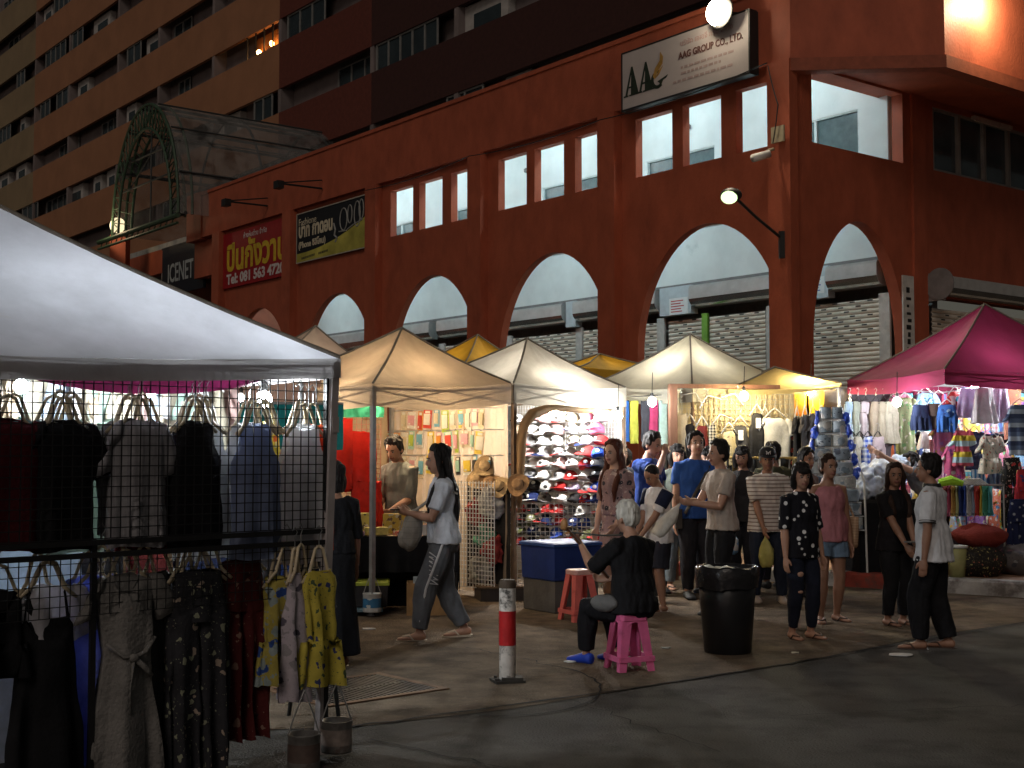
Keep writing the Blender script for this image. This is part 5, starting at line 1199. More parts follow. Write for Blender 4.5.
# low table with folded pale stacks, and dark clothes pile
p=rk(36,1.0); o=thing('display_table','low table draped in pale cloth inside the white tent','table',(p.x,p.y,0),RZ0)
b=MB(); b.box((-.55,-.3,.6),(.35,.3,.64)); b.build('table_top',mat('table_white',(.5,.52,.55),.7),o); b=MB(); b.box((-.555,-.305,.05),(.355,-.3,.60)); b.box((.352,-.3,.05),(.358,.3,.6)); b.build('drape',C_('drape',(.42,.48,.55),trans=.2),o)
for x in(-.5,.3):
    for y in(-.25,.25): b=MB(); b.tube([(x,y,0),(x,y,.6)],.02); b.build('leg',M_wire,o)
for i,(x,h,cn,c) in enumerate(((-.35,.2,'pale blue',(.4,.47,.55)),(-.05,.26,'white',(.6,.6,.6)),(.2,.16,'lilac',(.42,.38,.5)))):
    b=MB(); 
    for k in range(int(h/.04)): b.cbox((.02*math.sin(k*3+i),0,.02+k*.04),(.26,.3,.034))
    me=b.mesh('stack',[],False); o2=fobj('folded_stack',me,C_('fold%d'%i,c)); q=V((p.x,p.y))+t0*x; o2.location=(q.x,q.y,.645); o2.rotation_euler.z=RZ0; tag(o2,'stack of %s folded clothes on the draped table inside the white tent'%cn,'clothes','folded stacks inside the white tent')
dk=[('black',(.015,.015,.017)),('dark red',(.10,.015,.015)),('navy',(.02,.03,.08)),('maroon',(.07,.01,.015)),('charcoal',(.04,.04,.045)),('dark blue',(.015,.03,.10))]
for i,px in enumerate((96,150,206,232,258,284,310)):
    cn,cc=dk[i%6]; p=rk(px,.62+.06*(i%2)); garment('long_dress','%s dress, item %d from left on the middle rail behind the rack'%(cn,i+1),'dress',(p.x,p.y,1.06),RZ0+.6*math.sin(i*2.3),'dress',.4,.88 if px<200 else .42,C_('dk'+str(i%6),cc),'black','dark long dresses behind the rack',120+i%4,.09,dep=.07,sl=.0)
rail2=thing('clothes_rail','low black rail of dark dresses in the middle of the white tent','rail',(*rk(200,.64),0),RZ0)
b=MB(); b.tube([(-.75,0,1.2),(.75,0,1.2)],.012); b.build('bar',M_black,rail2)
for x in(-.74,.74): b=MB(); b.tube([(x,-.25,0),(x,0,1.2)],.012); b.tube([(x,.25,0),(x,0,1.2)],.012); b.build('leg',M_black,rail2)
# painted tins that weigh the tent down
def tin(label,loc,r,h,m1,m2,tilt=0):
    o=thing('paint_tin',label,'tin',loc); b=MB(); b.lathe([(r*.97,0),(r,.01),(r,h*.97),(r*1.04,h),(r*.95,h),(r*.93,h*.8),(.01,h*.78)],n=28); q=b.build('tin_body',m1,o,True)
    for p in q.data.polygons: p.use_smooth=len(p.vertices)==4 and abs(p.normal.z)<.6
    b=MB(); b.lathe([(r*1.004,h*.25),(r*1.004,h*.75)],n=28,cap=False); b.build('label_band',m2,o,True)
    b=MB(); b.tube([(-r,0,h*.9),(-r*.6,0,h*1.5),(0,.01,h*2.2)],.004,n=5); b.tube([(r,0,h*.9),(r*.6,0,h*1.5),(0,.01,h*2.2)],.004,n=5); b.build('wire_handle',M_wire,o); return o
M_tin=mat('tin_grey',(.2,.19,.18),.45,var=.4,scale=9,metal=.4,dirt=((.1,.06,.05),6,.55))
tin('grey cement filled tin hung at the foot of the white tent leg',(-.875,6.52,.03),.078,.155,M_tin,mat('tin_rust',(.22,.18,.16),.6,var=.4,scale=12),.1)
tin('dented dark tin standing left of the grey cement tin',(-1.0,6.28,.0),.078,.17,M_tin,mat('tin_dark',(.10,.07,.06),.6,var=.4,scale=9))
# ================================================================== STALL 1: phone cases
S1L=V((-1.30,12.05)); t1=V((.70,.714)).normalized(); n1=V((-t1.y,t1.x)); S1R=S1L+t1*1.84
S1BR=S1R+n1*1.9; S1BL=S1L+n1*1.9
M_beige=fabric('beige_tent',(.50,.41,.32),.34,dirt=((.34,.25,.17),1.2,.6)); M_gval=fabric('grey_valance',(.36,.36,.36),.35)
tent('market_tent','beige tent over the phone case stall with a grey leg and brown left slope',[S1L,S1R,S1BR,S1BL],[2.16,2.23,2.26,2.2],2.80,.21,M_beige,legs=(0,2,3),lw=.03,apex=(-1.14,13.32))
RZ1=math.atan2(t1.y,t1.x)-PI/2   # local y = t1, local x = -n1... wall on the right faces -t1
M_curt=fabric('beige_curtain',(.52,.40,.28),.3)
def curtain(name,label,P,d,Lc,z0,z1,m,folds=14,amp=.03,cat='curtain'):
    o=thing(name,label,cat,(P.x,P.y,0),math.atan2(d.y,d.x)); b=MB(); vs=[];fs=[];n=folds*6;r=8
    for j in range(r+1):
        for k in range(n+1):
            t=k/n; a=amp*(.5+.5*j/r); vs.append((t*Lc,a*math.sin(t*folds*2*PI+.6*noise.noise(V((t*5,j*.3,P.x)))*3)+.02*noise.noise(V((t*9,j*.5,P.y))),z1+(z0-z1)*j/r))
    for j in range(r):
        for k in range(n): fs.append((j*(n+1)+k,j*(n+1)+k+1,(j+1)*(n+1)+k+1,(j+1)*(n+1)+k))
    b.add(vs,fs); b.build('drape',m,o,True,fix=False)
    b=MB(); b.tube([(0,0,z1+.01),(Lc,0,z1+.01)],.012,n=6); b.build('rod',M_leg,o); return o
q=S1R+n1*.04; curtain('wall_curtain','pleated beige curtain wall behind the phone case packets',q,n1,1.84,.05,2.05,M_curt,12,.02)
q=S1BL+t1*.05; curtain('wall_curtain','beige curtain wall at the far left of the phone case stall',q+n1*-.02,t1,1.7,.05,2.05,M_curt,10,.02)
# packets in rows
def pk_mesh():
    b=MB(); b.box((-.05,-.004,-.22),(.05,.0,0),0); b.box((-.037,-.016,-.18),(.037,-.004,-.045),1); b.box((-.03,-.0045,-.038),(.03,-.004,-.01),2); b.box((-.026,-.017,-.17),(-.004,-.016,-.15),2); b.tube([(0,.03,.012),(0,-.02,.006)],.003,3,n=5)
    return b.mesh('packet',[mat('pack_card',(.6,.55,.4)),mat('pack_case',(.3,.3,.3)),mat('pack_print',(.6,.6,.55)),M_wire])
pkm=pk_mesh()
pc=[('yellow',(.60,.44,.04)),('white',(.62,.60,.55)),('lime',(.36,.46,.07)),('mint',(.30,.50,.42)),('pink',(.55,.28,.32)),('cream',(.55,.48,.34)),('red',(.5,.06,.04)),('sky blue',(.14,.36,.50)),('orange',(.58,.24,.04)),('black',(.03,.03,.03))]
rows=[('top',1.975,[(404,5),(412,1),(421,8),(428,6),(437,7),(445,2),(453,5),(461,0),(468,1),(475,4),(482,5)]),('middle',1.745,[(388,8),(397,8),(405,1),(412,3),(420,1),(431,0),(439,4),(448,3),(456,2),(465,5),(473,1),(481,0)]),('bottom',1.475,[(404,5),(413,1),(422,5),(431,0),(440,2),(449,3),(458,9),(467,1),(475,7),(483,1),(489,9)])]
wallP=S1R-t1*.015
for rn,z,its in rows:
    seen={}
    for i,(px,ci) in enumerate(its):
        w_=along(wallP,n1,px); q=wallP+n1*w_; cn,cc=pc[ci]
        o=bpy.data.objects.new('phone_case_packet',pkm); COL.objects.link(o); o.location=(q.x,q.y,z+.01*math.sin(i*5)); o.rotation_euler=(0,.08*math.sin(i*7),math.atan2(-n1.y,-n1.x)+.25*math.sin(i*3)); o.scale=(1.05+.22*math.sin(i*2.7+z*9),1,.95+.15*math.sin(i*4.1))
        cm=mat('card_'+cn.replace(' ','_'),cc,.4,var=.3,scale=30); cs2=mat('case_'+pc[(ci*3+i)%10][0].replace(' ','_'),pc[(ci*3+i)%10][1],.35,var=.2)
        for k,m in((0,cm),(1,cs2)): o.material_slots[k].link='OBJECT'; o.material_slots[k].material=m
        tag(o,'%s phone case packet, item %d from left in the %s row'%(cn,i+1,rn),'packet','phone case packets on the stall wall')
o=thing('peg_rail','thin rails on the curtain from which the phone case packets hang','rail',(wallP.x,wallP.y,0),math.atan2(n1.y,n1.x))
b=MB(); 
for z in(1.985,1.755,1.485): b.tube([(.1,-.0,z),(1.85,.0,z)],.006,n=5)
b.build('bar',M_wire,o)
# lower grid of the same wall with straw hats on it
o=thing('display_grid','low white wire grid at the right end of the phone stall','rack',(S1R.x,S1R.y,0),math.atan2(n1.y,n1.x))
b=MB(); b.box((.0,.005,.1),(.64,.012,1.18)); b.build('dark_backing',C_('grid_backing',(.035,.032,.03)),o)  # added dark sheet, stands for the dark gaps behind the wires
b=MB(); wiregrid(b,.02,.62,.12,1.22,.045,.22,.0036); b.build('grid',mat('grid_white',(.6,.6,.6),.5),o)
for i,(px,z,lab) in enumerate(((478,1.24,'folded straw hat at the left on top of the low white grid'),(490,1.20,'middle straw hat on top of the low white grid'),(500,1.16,'straw hat beside the brown tent post'),(519,1.18,'straw hat right of the brown tent post'),(485,1.36,'brown straw hat tilted up above the low white grid'))):
    P=S1R-t1*.06; w_=along(P,n1,px); q=P+n1*w_; o=thing('straw_hat',lab,'hat',(q.x,q.y,z),0,'straw hats at the phone stall'); b=MB(); b.lathe([(.118,.012),(.122,.018),(.10,-.004),(.075,.004),(.062,.012),(.056,.06),(.03,.072),(.005,.068)],n=22); [v.__setitem__(2,v.z+.03*math.sin(2*math.atan2(v.y,v.x)+i)*(v.xy.length/.12)**2) for v in b.v]; mo=b.build('hat_body',mat('straw_%d'%(i%2),((.50,.36,.20),(.40,.24,.12))[i%2],.85,var=.3,scale=20,bump=.5,bscale=60),o,True); mo.rotation_euler=(1.15+.2*math.sin(i*3),.4*math.sin(i*2),RZ1+.4); b=MB(); b.lathe([(.0625,.016),(.060,.032)],n=22,cap=False); bo=b.build('hat_band',mat('hat_band',(.08,.04,.02),.8),o,True); bo.rotation_euler=mo.rotation_euler
# goods inside the grid
for i,(px,z,c,lab) in enumerate(((478,.9,(.3,.05,.045),'red bag of goods low behind the white grid'),(487,.62,(.08,.26,.17),'green mesh bag low behind the white grid'),(492,.98,(.4,.4,.4),'white parcel behind the white grid'),(480,.3,(.35,.35,.32),'grey parcel at the foot of the white grid'),(494,.5,(.32,.04,.035),'red parcel behind the white grid near the post'))):
    P=S1R-t1*.11; w_=along(P,n1,px); q=P+n1*w_; b=MB(); b.ell((0,0,0),(.11,.06,.14),n=28,m=18); mm=b.mesh('bundle',[]); ripple(mm,.075,13,i,1); ripple(mm,.02,30,i,1); mm.polygons.foreach_set('use_smooth',[True]*len(mm.polygons)); o=fobj('goods_bundle',mm,mat('bundle%d'%i,c,.6,var=.4,scale=18,bump=.5)); o.location=(q.x,q.y,z); tag(o,lab,'bundle','bundles behind the white grid')
# counter: table with black cloth, and the boxes under it
CT=V((-1.12,12.62)); ct=thing('counter_table','long counter of the phone stall under a black floor length cloth','table',(CT.x,CT.y,0),.08)
b=MB(); b.box((-.62,-.30,.68),(.60,.30,.715)); b.build('table_top',mat('counter_board',(.35,.25,.16),.6),ct)
b=MB(); vs=[];fs=[];n=50
for j in range(6):
    for k in range(n+1):
        t=k/n; vs.append((-.62+1.22*t,-.305-.012*j*.4*(1+math.sin(t*40)),.722-(.34 if .12<t<1.0 else .55)*j/5))
for j in range(5):
    for k in range(n): fs.append((j*(n+1)+k,j*(n+1)+k+1,(j+1)*(n+1)+k+1,(j+1)*(n+1)+k))
b.add(vs,fs); b.build('black_cloth',C_('counter_cloth',(.010,.010,.012)),ct,True,fix=False)
for x in(-.58,.56):
    for y in(-.25,.25): b=MB(); b.tube([(x,y,0),(x,y,.68)],.018); b.build('leg',M_black,ct)
b=MB(); b.box((-.62,.05,0.02),(.6,.07,.66)); b.build('back_cloth',C_('counter_cloth',(.010,.010,.012)),ct)
Mct=root_mat(ct)
def onct(label,name,cat,x,y,mb,m,group=None,rz=0,z=.724):
    q=Mct@V((x,y,z)); o=mb.build(name,m); o.location=q; o.rotation_euler.z=rz; return tag(o,label,cat,group)
gp='goods on the phone stall counter'
def boxmb(a,c,d): b=MB(); b.box((-a/2,-c/2,0),(a/2,c/2,d)); return b
onct('yellow printed carton of phone accessories standing left of the grey tent leg','goods_carton','carton',-.42,.1,boxmb(.3,.12,.2),mat('carton_yellow',(.5,.42,.1),.5,pattern='floral',c2=(.5,.5,.45),c3=(.12,.1,.05),ps=14,pr=.35),gp,.1)
onct('yellow and brown carton below the hands of the stall keeper','goods_carton','carton',.0,.12,boxmb(.26,.12,.19),mat('carton_brownyel',(.45,.33,.06),.5,pattern='floral',c2=(.1,.06,.04),c3=(.5,.5,.4),ps=16,pr=.35),gp,-.1)
onct('small orange box open on the counter by the walking woman','goods_carton','carton',.33,-.12,boxmb(.17,.13,.1),mat('carton_orange',(.55,.2,.03),.5,var=.3),gp,.3)
onct('small white box in front of the orange box on the counter','goods_carton','carton',.24,-.22,boxmb(.08,.05,.1),mat('carton_white',(.6,.58,.55),.5),gp,.2)
onct('purple package lying flat at the left end of the counter','goods_carton','carton',-.45,-.16,boxmb(.28,.2,.035),mat('carton_purple',(.25,.08,.2),.4,pattern='floral',c2=(.45,.4,.45),c3=(.3,.05,.1),ps=12,pr=.4),gp,.15)
onct('red and white packet lying in the middle of the counter','goods_carton','carton',.06,-.2,boxmb(.16,.14,.04),mat('carton_redwhite',(.5,.1,.08),.4,pattern='floral',c2=(.6,.6,.6),c3=(.5,.4,.1),ps=14,pr=.4),gp,.4)
onct('clear rack of small accessories at the right end of the counter','goods_carton','carton',.36,.12,boxmb(.3,.14,.19),mat('carton_clear',(.42,.40,.32),.4,pattern='floral',c2=(.1,.1,.1),c3=(.5,.45,.1),ps=22,pr=.35),gp)
onct('pile of yellow packets lying behind the purple package','goods_carton','carton',-.2,-.1,boxmb(.22,.16,.07),mat('carton_paleyel',(.52,.46,.16),.4,var=.4,scale=20),gp,.2)
def gbox(name,label,cat,P,rz,size,m,lidm=None,lid=.04,openb=False,grp=None):
    o=thing(name,label,cat,(P[0],P[1],P[2] if len(P)>2 else 0),rz,grp); a,c,d=size; b=MB()
    t=.012
    if openb:
        for lo,hi in(((-a/2,-c/2,0),(a/2,-c/2+t,d)),((-a/2,c/2-t,0),(a/2,c/2,d)),((-a/2,-c/2+t,0),(-a/2+t,c/2-t,d)),((a/2-t,-c/2+t,0),(a/2,c/2-t,d)),((-a/2+t,-c/2+t,0),(a/2-t,c/2-t,t))): b.box(lo,hi)
    else:
        bev=.012; b.loft([[V((sx*(a/2-i),sy*(c/2-i),z)) for sx,sy in((-1,-1),(1,-1),(1,1),(-1,1))] for i,z in((bev,0),(0,bev),(-.01*(lidm is not None),d-lid*(lidm is not None)-.0),(bev*.3,d-lid*(lidm is not None)+.002))])
    b.build('box_body',m,o)
    if lidm is not None:
        b=MB(); b.loft([[V((sx*(a/2+.022-i),sy*(c/2+.022-i),z)) for sx,sy in((-1,-1),(1,-1),(1,1),(-1,1))] for i,z in((0,d-lid+.004),(0,d-.01),(.02,d))]); b.build('lid',lidm,o)
    return o
gbox('storage_box','dark plastic storage box with a yellow green lid under the counter','box',(-1.48,12.28),.08,(.60,.34,.24),mat('plastic_dark',(.03,.03,.035),.4),mat('lid_lime',(.36,.42,.05),.45))
cb=gbox('cardboard_box','open cardboard box with papers sticking out under the counter','box',(-.78,12.22),.08,(.42,.30,.30),mat('cardboard',(.33,.20,.09),.85,var=.25,scale=6,dirt=((.2,.11,.06),5,.58)),openb=True)
b=MB(); 
for i in range(5): b.box((-.15+.06*i,-.1+.03*i,.05),(-.09+.06*i,-.095+.03*i,.36+.03*math.sin(i*4)),0)
pp=b.build('paper_sheet',mat('paper_bluewhite',(.42,.5,.55),.7,var=.3,scale=20),cb)
# trolley base + paint can at the leg
o=thing('trolley','flat blue grey trolley under the dark storage box','trolley',(-1.55,12.2,0),.08); b=MB(); b.box((-.42,-.22,.045),(.34,.22,.07)); b.build('deck',mat('trolley_blue',(.12,.2,.25),.6),o)
for x in(-.36,.28):
    for y in(-.17,.17): b=MB(); b.tube([(x,y-.012,.024),(x,y+.012,.024)],.024,n=12); b.build('wheel',M_black,o)
# lift the storage box on to the trolley
[q for q in bpy.data.objects if q.get('label','').startswith('dark plastic storage')][0].location.z=.072
tin('blue and white paint tin tied to the grey leg of the phone stall',(-1.29,11.98,.05),.085,.17,mat('tin_white',(.5,.52,.52),.4,var=.2),mat('tin_blue',(.04,.16,.32),.45,pattern='floral',c2=(.5,.55,.55),c3=(.05,.2,.4),ps=12,pr=.4))
P=S1R-t1*.9+n1*.7; bulb('warm bulb inside the phone case stall behind the valance',(P.x,P.y,2.02),50,(1,.73,.42),r=.04,cord=.1)
P=S1L+t1*.25+n1*.5; bulb('warm bulb hidden by the grey leg inside the phone case stall',(P.x,P.y,2.02),12,(1,.78,.5),r=.035,cord=.1)
# red plastic sheets on a grid, left of the grey leg
P=at(352,450,13.0); o=thing('red_rack','white grid hung with glossy red plastic sheets left of the phone stall','rack',(P.x,P.y,0),.3)
b=MB(); wiregrid(b,-.35,.3,.4,1.95,.05,.03,.003); b.build('grid',mat('grid_red_lit',(.5,.2,.15),.5),o)  # white wires given a reddish colour for the red light on them
for i,(x,z1,z0) in enumerate(((.08,1.72,1.12),(.14,1.22,.75),(-.16,1.85,1.15))):
    me=gar_mesh('towel',.30,z1-z0,7+i,fold=.35); ripple(me,.02,12,i); mo=fobj('red_sheet',me,mat('red_plastic',(.55,.03,.02),.22,var=.25,scale=5,bump=.4,bscale=14,trans=.35),o); mo.location=(x,-.05-.03*i,z1)
bulb('warm bulb behind the red plastic sheets',(P.x+.05,P.y+.35,1.6),10,(1,.7,.45),r=.03)
# teal and green tarpaulins behind
for (px,Y,y0,y1,w_,c,lab,nm) in((285,10.6,404,450,.95,(.02,.22,.24),'teal tarpaulin stretched behind the white tent','teal'),(238,11.5,408,450,.8,(.02,.14,.30),'blue tarpaulin left of the teal one','blue'),(357,12.9,401,417,.55,(.05,.36,.22),'green folded tarpaulin on the phone stall side rail','green')):
    P=at(px,(y0+y1)/2,Y); za=zat(y0,Y); zb=zat(y1,Y)
    curtain('tarpaulin',lab,V((P.x-w_/2,Y)),V((1,.25)).normalized(),w_,zb,za,fabric('tarp_'+nm,c,.3,var=.3),4,.035,'tarpaulin')
curtain('tarpaulin','pale pinkish canvas wall high behind the teal tarpaulin',V((-3.15,12.4)),V((1,.2)).normalized(),1.3,1.2,2.25,fabric('tarp_pink',(.48,.32,.26),.3),5,.03,'tarpaulin')
P=at(250,420,11.8); bulb('white bulb lighting the pink canvas wall behind the white tent',(P.x,11.4,2.0),16,(1,.93,.85),r=.03)
# ================================================================== STALL 2: caps
S2L=S1R+V((.03,.03)); t2=V((.752,.66)).normalized(); n2=V((-t2.y,t2.x)); S2R=S2L+t2*1.68; S2BR=S2R+n2*1.9; S2BL=S2L+n2*1.9
M_cream=fabric('cream_tent',(.45,.41,.33),.19,dirt=((.42,.36,.26),1.5,.62))
tent('market_tent','cream tent with a brown post over the brightly lit cap stall',[S2L,S2R,S2BR,S2BL],[2.24,2.24,2.3,2.3],2.80,.21,M_cream,M_legb,lw=.03,apex=(.17,14.55))
wall2=S2R-t2*.05
o=thing('cap_rack','white wire grid wall with shelves full of caps','rack',(wall2.x,wall2.y,0),math.atan2(n2.y,n2.x))
b=MB(); wiregrid(b,.0,1.85,.2,2.08,.05,.03,.003); b.build('grid',mat('grid_white',(.6,.6,.6),.5),o)
b=MB()
for z in[1.86-.133*k for k in range(12)]: b.tube([(.05,.16,z),(1.85,.16,z)],.005,n=5); b.tube([(.05,.10,z-.01),(1.85,.10,z-.01)],.004,n=5)
b.build('shelf_wire',M_wire,o)
curtain('wall_curtain','pale cloth wall behind the cap shelves',wall2+t2*.04,n2,1.86,.1,2.12,fabric('cap_wall',(.5,.46,.4),.2),8,.012)
def cap_mesh():
    b=MB(); rings=[]
    for z,k in((-.005,1.0),(.03,1.02),(.06,.93),(.085,.7),(.1,.38),(.104,.05)): rings.append([(.078*k*math.cos(2*PI*i/18),-.005+.088*k*math.sin(2*PI*i/18),z) for i in range(18)])
    b.loft([[V(p) for p in r] for r in rings],0)
    br=[];bt=[]
    for i in range(11):
        a=PI+PI*i/10; p=V((.077*math.cos(a),-.045+.115*math.sin(a),.004-.016*abs(math.sin(a))+.012*math.cos(a)**2)); br.append(p); bt.append(p+V((0,0,.004)))
    b.loft([br,bt],1); b.ell((0,-.092,.045),(.024,.008,.020),2); b.ell((0,-.005,.104),(.007,.007,.005),1)
    return b.mesh('cap',[mat('cap_base',(.3,.3,.3)),mat('cap_base',(.3,.3,.3)),mat('emblem_white',(.7,.7,.7),.6)],True)
cm_=cap_mesh()
cc_=[('white',(.62,.62,.62)),('grey',(.22,.22,.23)),('black',(.018,.018,.02)),('navy',(.015,.025,.09)),('red',(.42,.03,.03)),('pink',(.55,.14,.24)),('pale pink',(.55,.36,.36)),('royal blue',(.03,.08,.42)),('beige',(.42,.34,.24)),('olive camouflage',(.12,.14,.05)),('charcoal',(.07,.07,.075)),('lilac',(.36,.30,.42))]
nm_=('first','second','third','fourth','fifth','sixth','seventh','eighth','ninth','tenth','eleventh','twelfth')
pal_=[[0,0,6,0,8,5,0],[8,0,0,6,0,0,5],[6,1,0,0,8,0,4],[0,6,0,1,0,4,7],[0,0,0,6,0,4,2],[2,1,0,1,4,0,2],[3,2,0,4,11,1,7],[2,3,1,0,2,4,3],[4,2,4,4,10,0,2],[2,9,3,4,3,7,2],[9,3,2,7,10,9,4],[4,2,9,3,2,4,7]]
rq=random.Random(21); grid_=[(1.87-.133*k,nm_[k],[(519+13.4*j+rq.uniform(-3,3),pal_[k][j]) for j in range(7)]) for k in range(12)]
rrc=random.Random(5)
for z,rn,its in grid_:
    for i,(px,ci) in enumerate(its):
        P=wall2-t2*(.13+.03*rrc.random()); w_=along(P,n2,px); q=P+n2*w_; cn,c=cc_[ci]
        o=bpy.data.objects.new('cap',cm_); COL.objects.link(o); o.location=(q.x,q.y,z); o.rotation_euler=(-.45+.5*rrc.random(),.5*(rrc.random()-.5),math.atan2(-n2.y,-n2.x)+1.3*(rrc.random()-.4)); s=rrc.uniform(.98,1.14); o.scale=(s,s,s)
        c=tuple(q*(1 if z>1.3 else .62) for q in c) if ci in(4,7,5) else c; cn2=cn+('' if z>1.3 else ' low'); m1=cloth('capc_'+cn.replace(' ','_'),c,pattern='floral' if ci==9 else None,c2=(.06,.08,.03),c3=(.25,.24,.12),ps=30,pr=.5) if ci==9 else cloth('capc_'+cn2.replace(' ','_'),c)  # low red, pink and blue caps: darker copy of the colour as shade
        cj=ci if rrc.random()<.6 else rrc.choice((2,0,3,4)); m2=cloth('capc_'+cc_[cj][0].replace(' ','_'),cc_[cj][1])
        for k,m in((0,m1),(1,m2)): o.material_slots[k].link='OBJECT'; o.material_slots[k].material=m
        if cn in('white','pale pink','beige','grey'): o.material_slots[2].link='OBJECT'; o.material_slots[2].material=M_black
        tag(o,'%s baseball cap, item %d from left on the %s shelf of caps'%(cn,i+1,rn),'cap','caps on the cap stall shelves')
# wire grid standing in front of the lower caps
o=thing('wire_grid_screen','white wire grid screen standing in front of the lowest caps behind the blue box','rack',(S2L.x,S2L.y,0),math.atan2(.12,1)); b=MB(); wiregrid(b,.04,.98,.12,1.0,.048,.0,.003); b.build('grid',mat('grid_dull',(.42,.41,.39),.5),o)
# gathered brown curtain round the opening of the cap stall
o=thing('stall_curtain','brown crumpled cloth gathered over the upper left of the cap stall opening','curtain',(S2L.x,S2L.y,0),math.atan2(t2.y,t2.x))
b=MB(); pts=[(.06,-.02,.9),(.07,-.02,1.3),(.08,-.02,1.62),(.13,-.02,1.80),(.25,-.02,1.91),(.42,-.02,1.97),(.6,-.02,1.99),(1.0,-.02,1.98),(1.55,-.02,1.99)]
b.tube(pts,[.02,.035,.045,.055,.055,.045,.03,.02,.012],n=12); me=b.mesh('gather',[]); ripple(me,.035,14,2,1); me.polygons.foreach_set('use_smooth',[True]*len(me.polygons)); fobj('gather',me,fabric('brown_cloth',(.36,.24,.13),.3,var=.3),o)
P=S2L+t2*.95+n2*.42; bulb('dazzling white lamp in the top of the cap stall',(P.x,P.y,1.98),210,(1,.96,.9),r=.045,cord=.15)
P=at(618,416,14.0); bulb('white bulb at the right end of the cap stall',(P.x,P.y,P.z),45,(.92,.97,1),r=.045)
# boxes on the ground in front of the caps
BX=V((.47,12.55)); bz=.62
gbox('grey_box','grey storage box on the ground under the blue box','box',(BX.x,BX.y),bz,(.52,.5,.30),mat('box_grey',(.09,.085,.08),.6,var=.3),None)
gbox('blue_box','dark blue box with a lid stacked on the grey storage box','box',(BX.x,BX.y,.302),bz,(.54,.52,.36),mat('box_blue',(.014,.035,.16),.5,var=.2),mat('box_blue_lid',(.02,.06,.22),.5))
o=thing('table_base','low dark plinth along the foot of the cap stall','plinth',(S2L.x+.15,S2L.y-.1,0),.2); b=MB(); b.box((-.5,-.02,0),(.45,.35,.13)); b.build('plinth_body',mat('plinth_dark',(.05,.04,.035),.8),o)
b=MB(); b.box((-.51,-.03,.13),(.46,.36,.15)); b.build('plinth_top',mat('plinth_brown',(.12,.08,.05),.8),o)
# ================================================================== STALL 3: towels and tops, tent seen corner on
S3C=V((2.17,15.5)); S3L=V((1.06,16.9)); S3R=V((3.58,16.6)); S3B=S3L+(S3R-S3C)
M_pale=fabric('pale_tent',(.66,.63,.52),.55,dirt=((.4,.37,.3),1.4,.62))
tent('market_tent','pale greyish tent seen corner on behind the man in the royal blue T-shirt',[S3C,S3R,S3B,S3L],[2.29,2.42,2.4,2.40],3.05,.17,M_pale,M_legb)
for i,(px,cn,c,L_) in enumerate(((625,'deep blue',(.03,.12,.40),.5),(634,'yellow green',(.5,.5,.08),.52),(645,'dark grey',(.06,.06,.07),.5),(654,'dark pink',(.42,.05,.13),.5),(663,'pale mint',(.38,.5,.45),.55),(616,'violet',(.2,.12,.4),.5))):
    P=at(px,402,15.9); garment('towel','%s towel hanging in the row left of the brown post'%cn,'towel',(P.x,15.9,zat(401,15.9)),.3,'towel',.115,L_,C_('towel%d'%i,c,trans=.2),None,'towels hanging in a row',200+i)
o=thing('clothes_line','line from which the row of towels hangs','line',at(640,398,15.9)); b=MB(); b.tube([(-.6,0,.04),(0,0,.02),(.5,0,.05)],.006,n=5); b.build('cord',M_black,o)
P=at(652,402,15.2); bulb('white bulb hanging in front of the towels',P,48,(.93,.97,1),r=.05)
bulb('white bulb high under the pale tent behind the row of towels',((S3C.x+S3B.x)/2-.1,(S3C.y+S3B.y)/2,2.42),34,(1,.93,.78),r=.045)
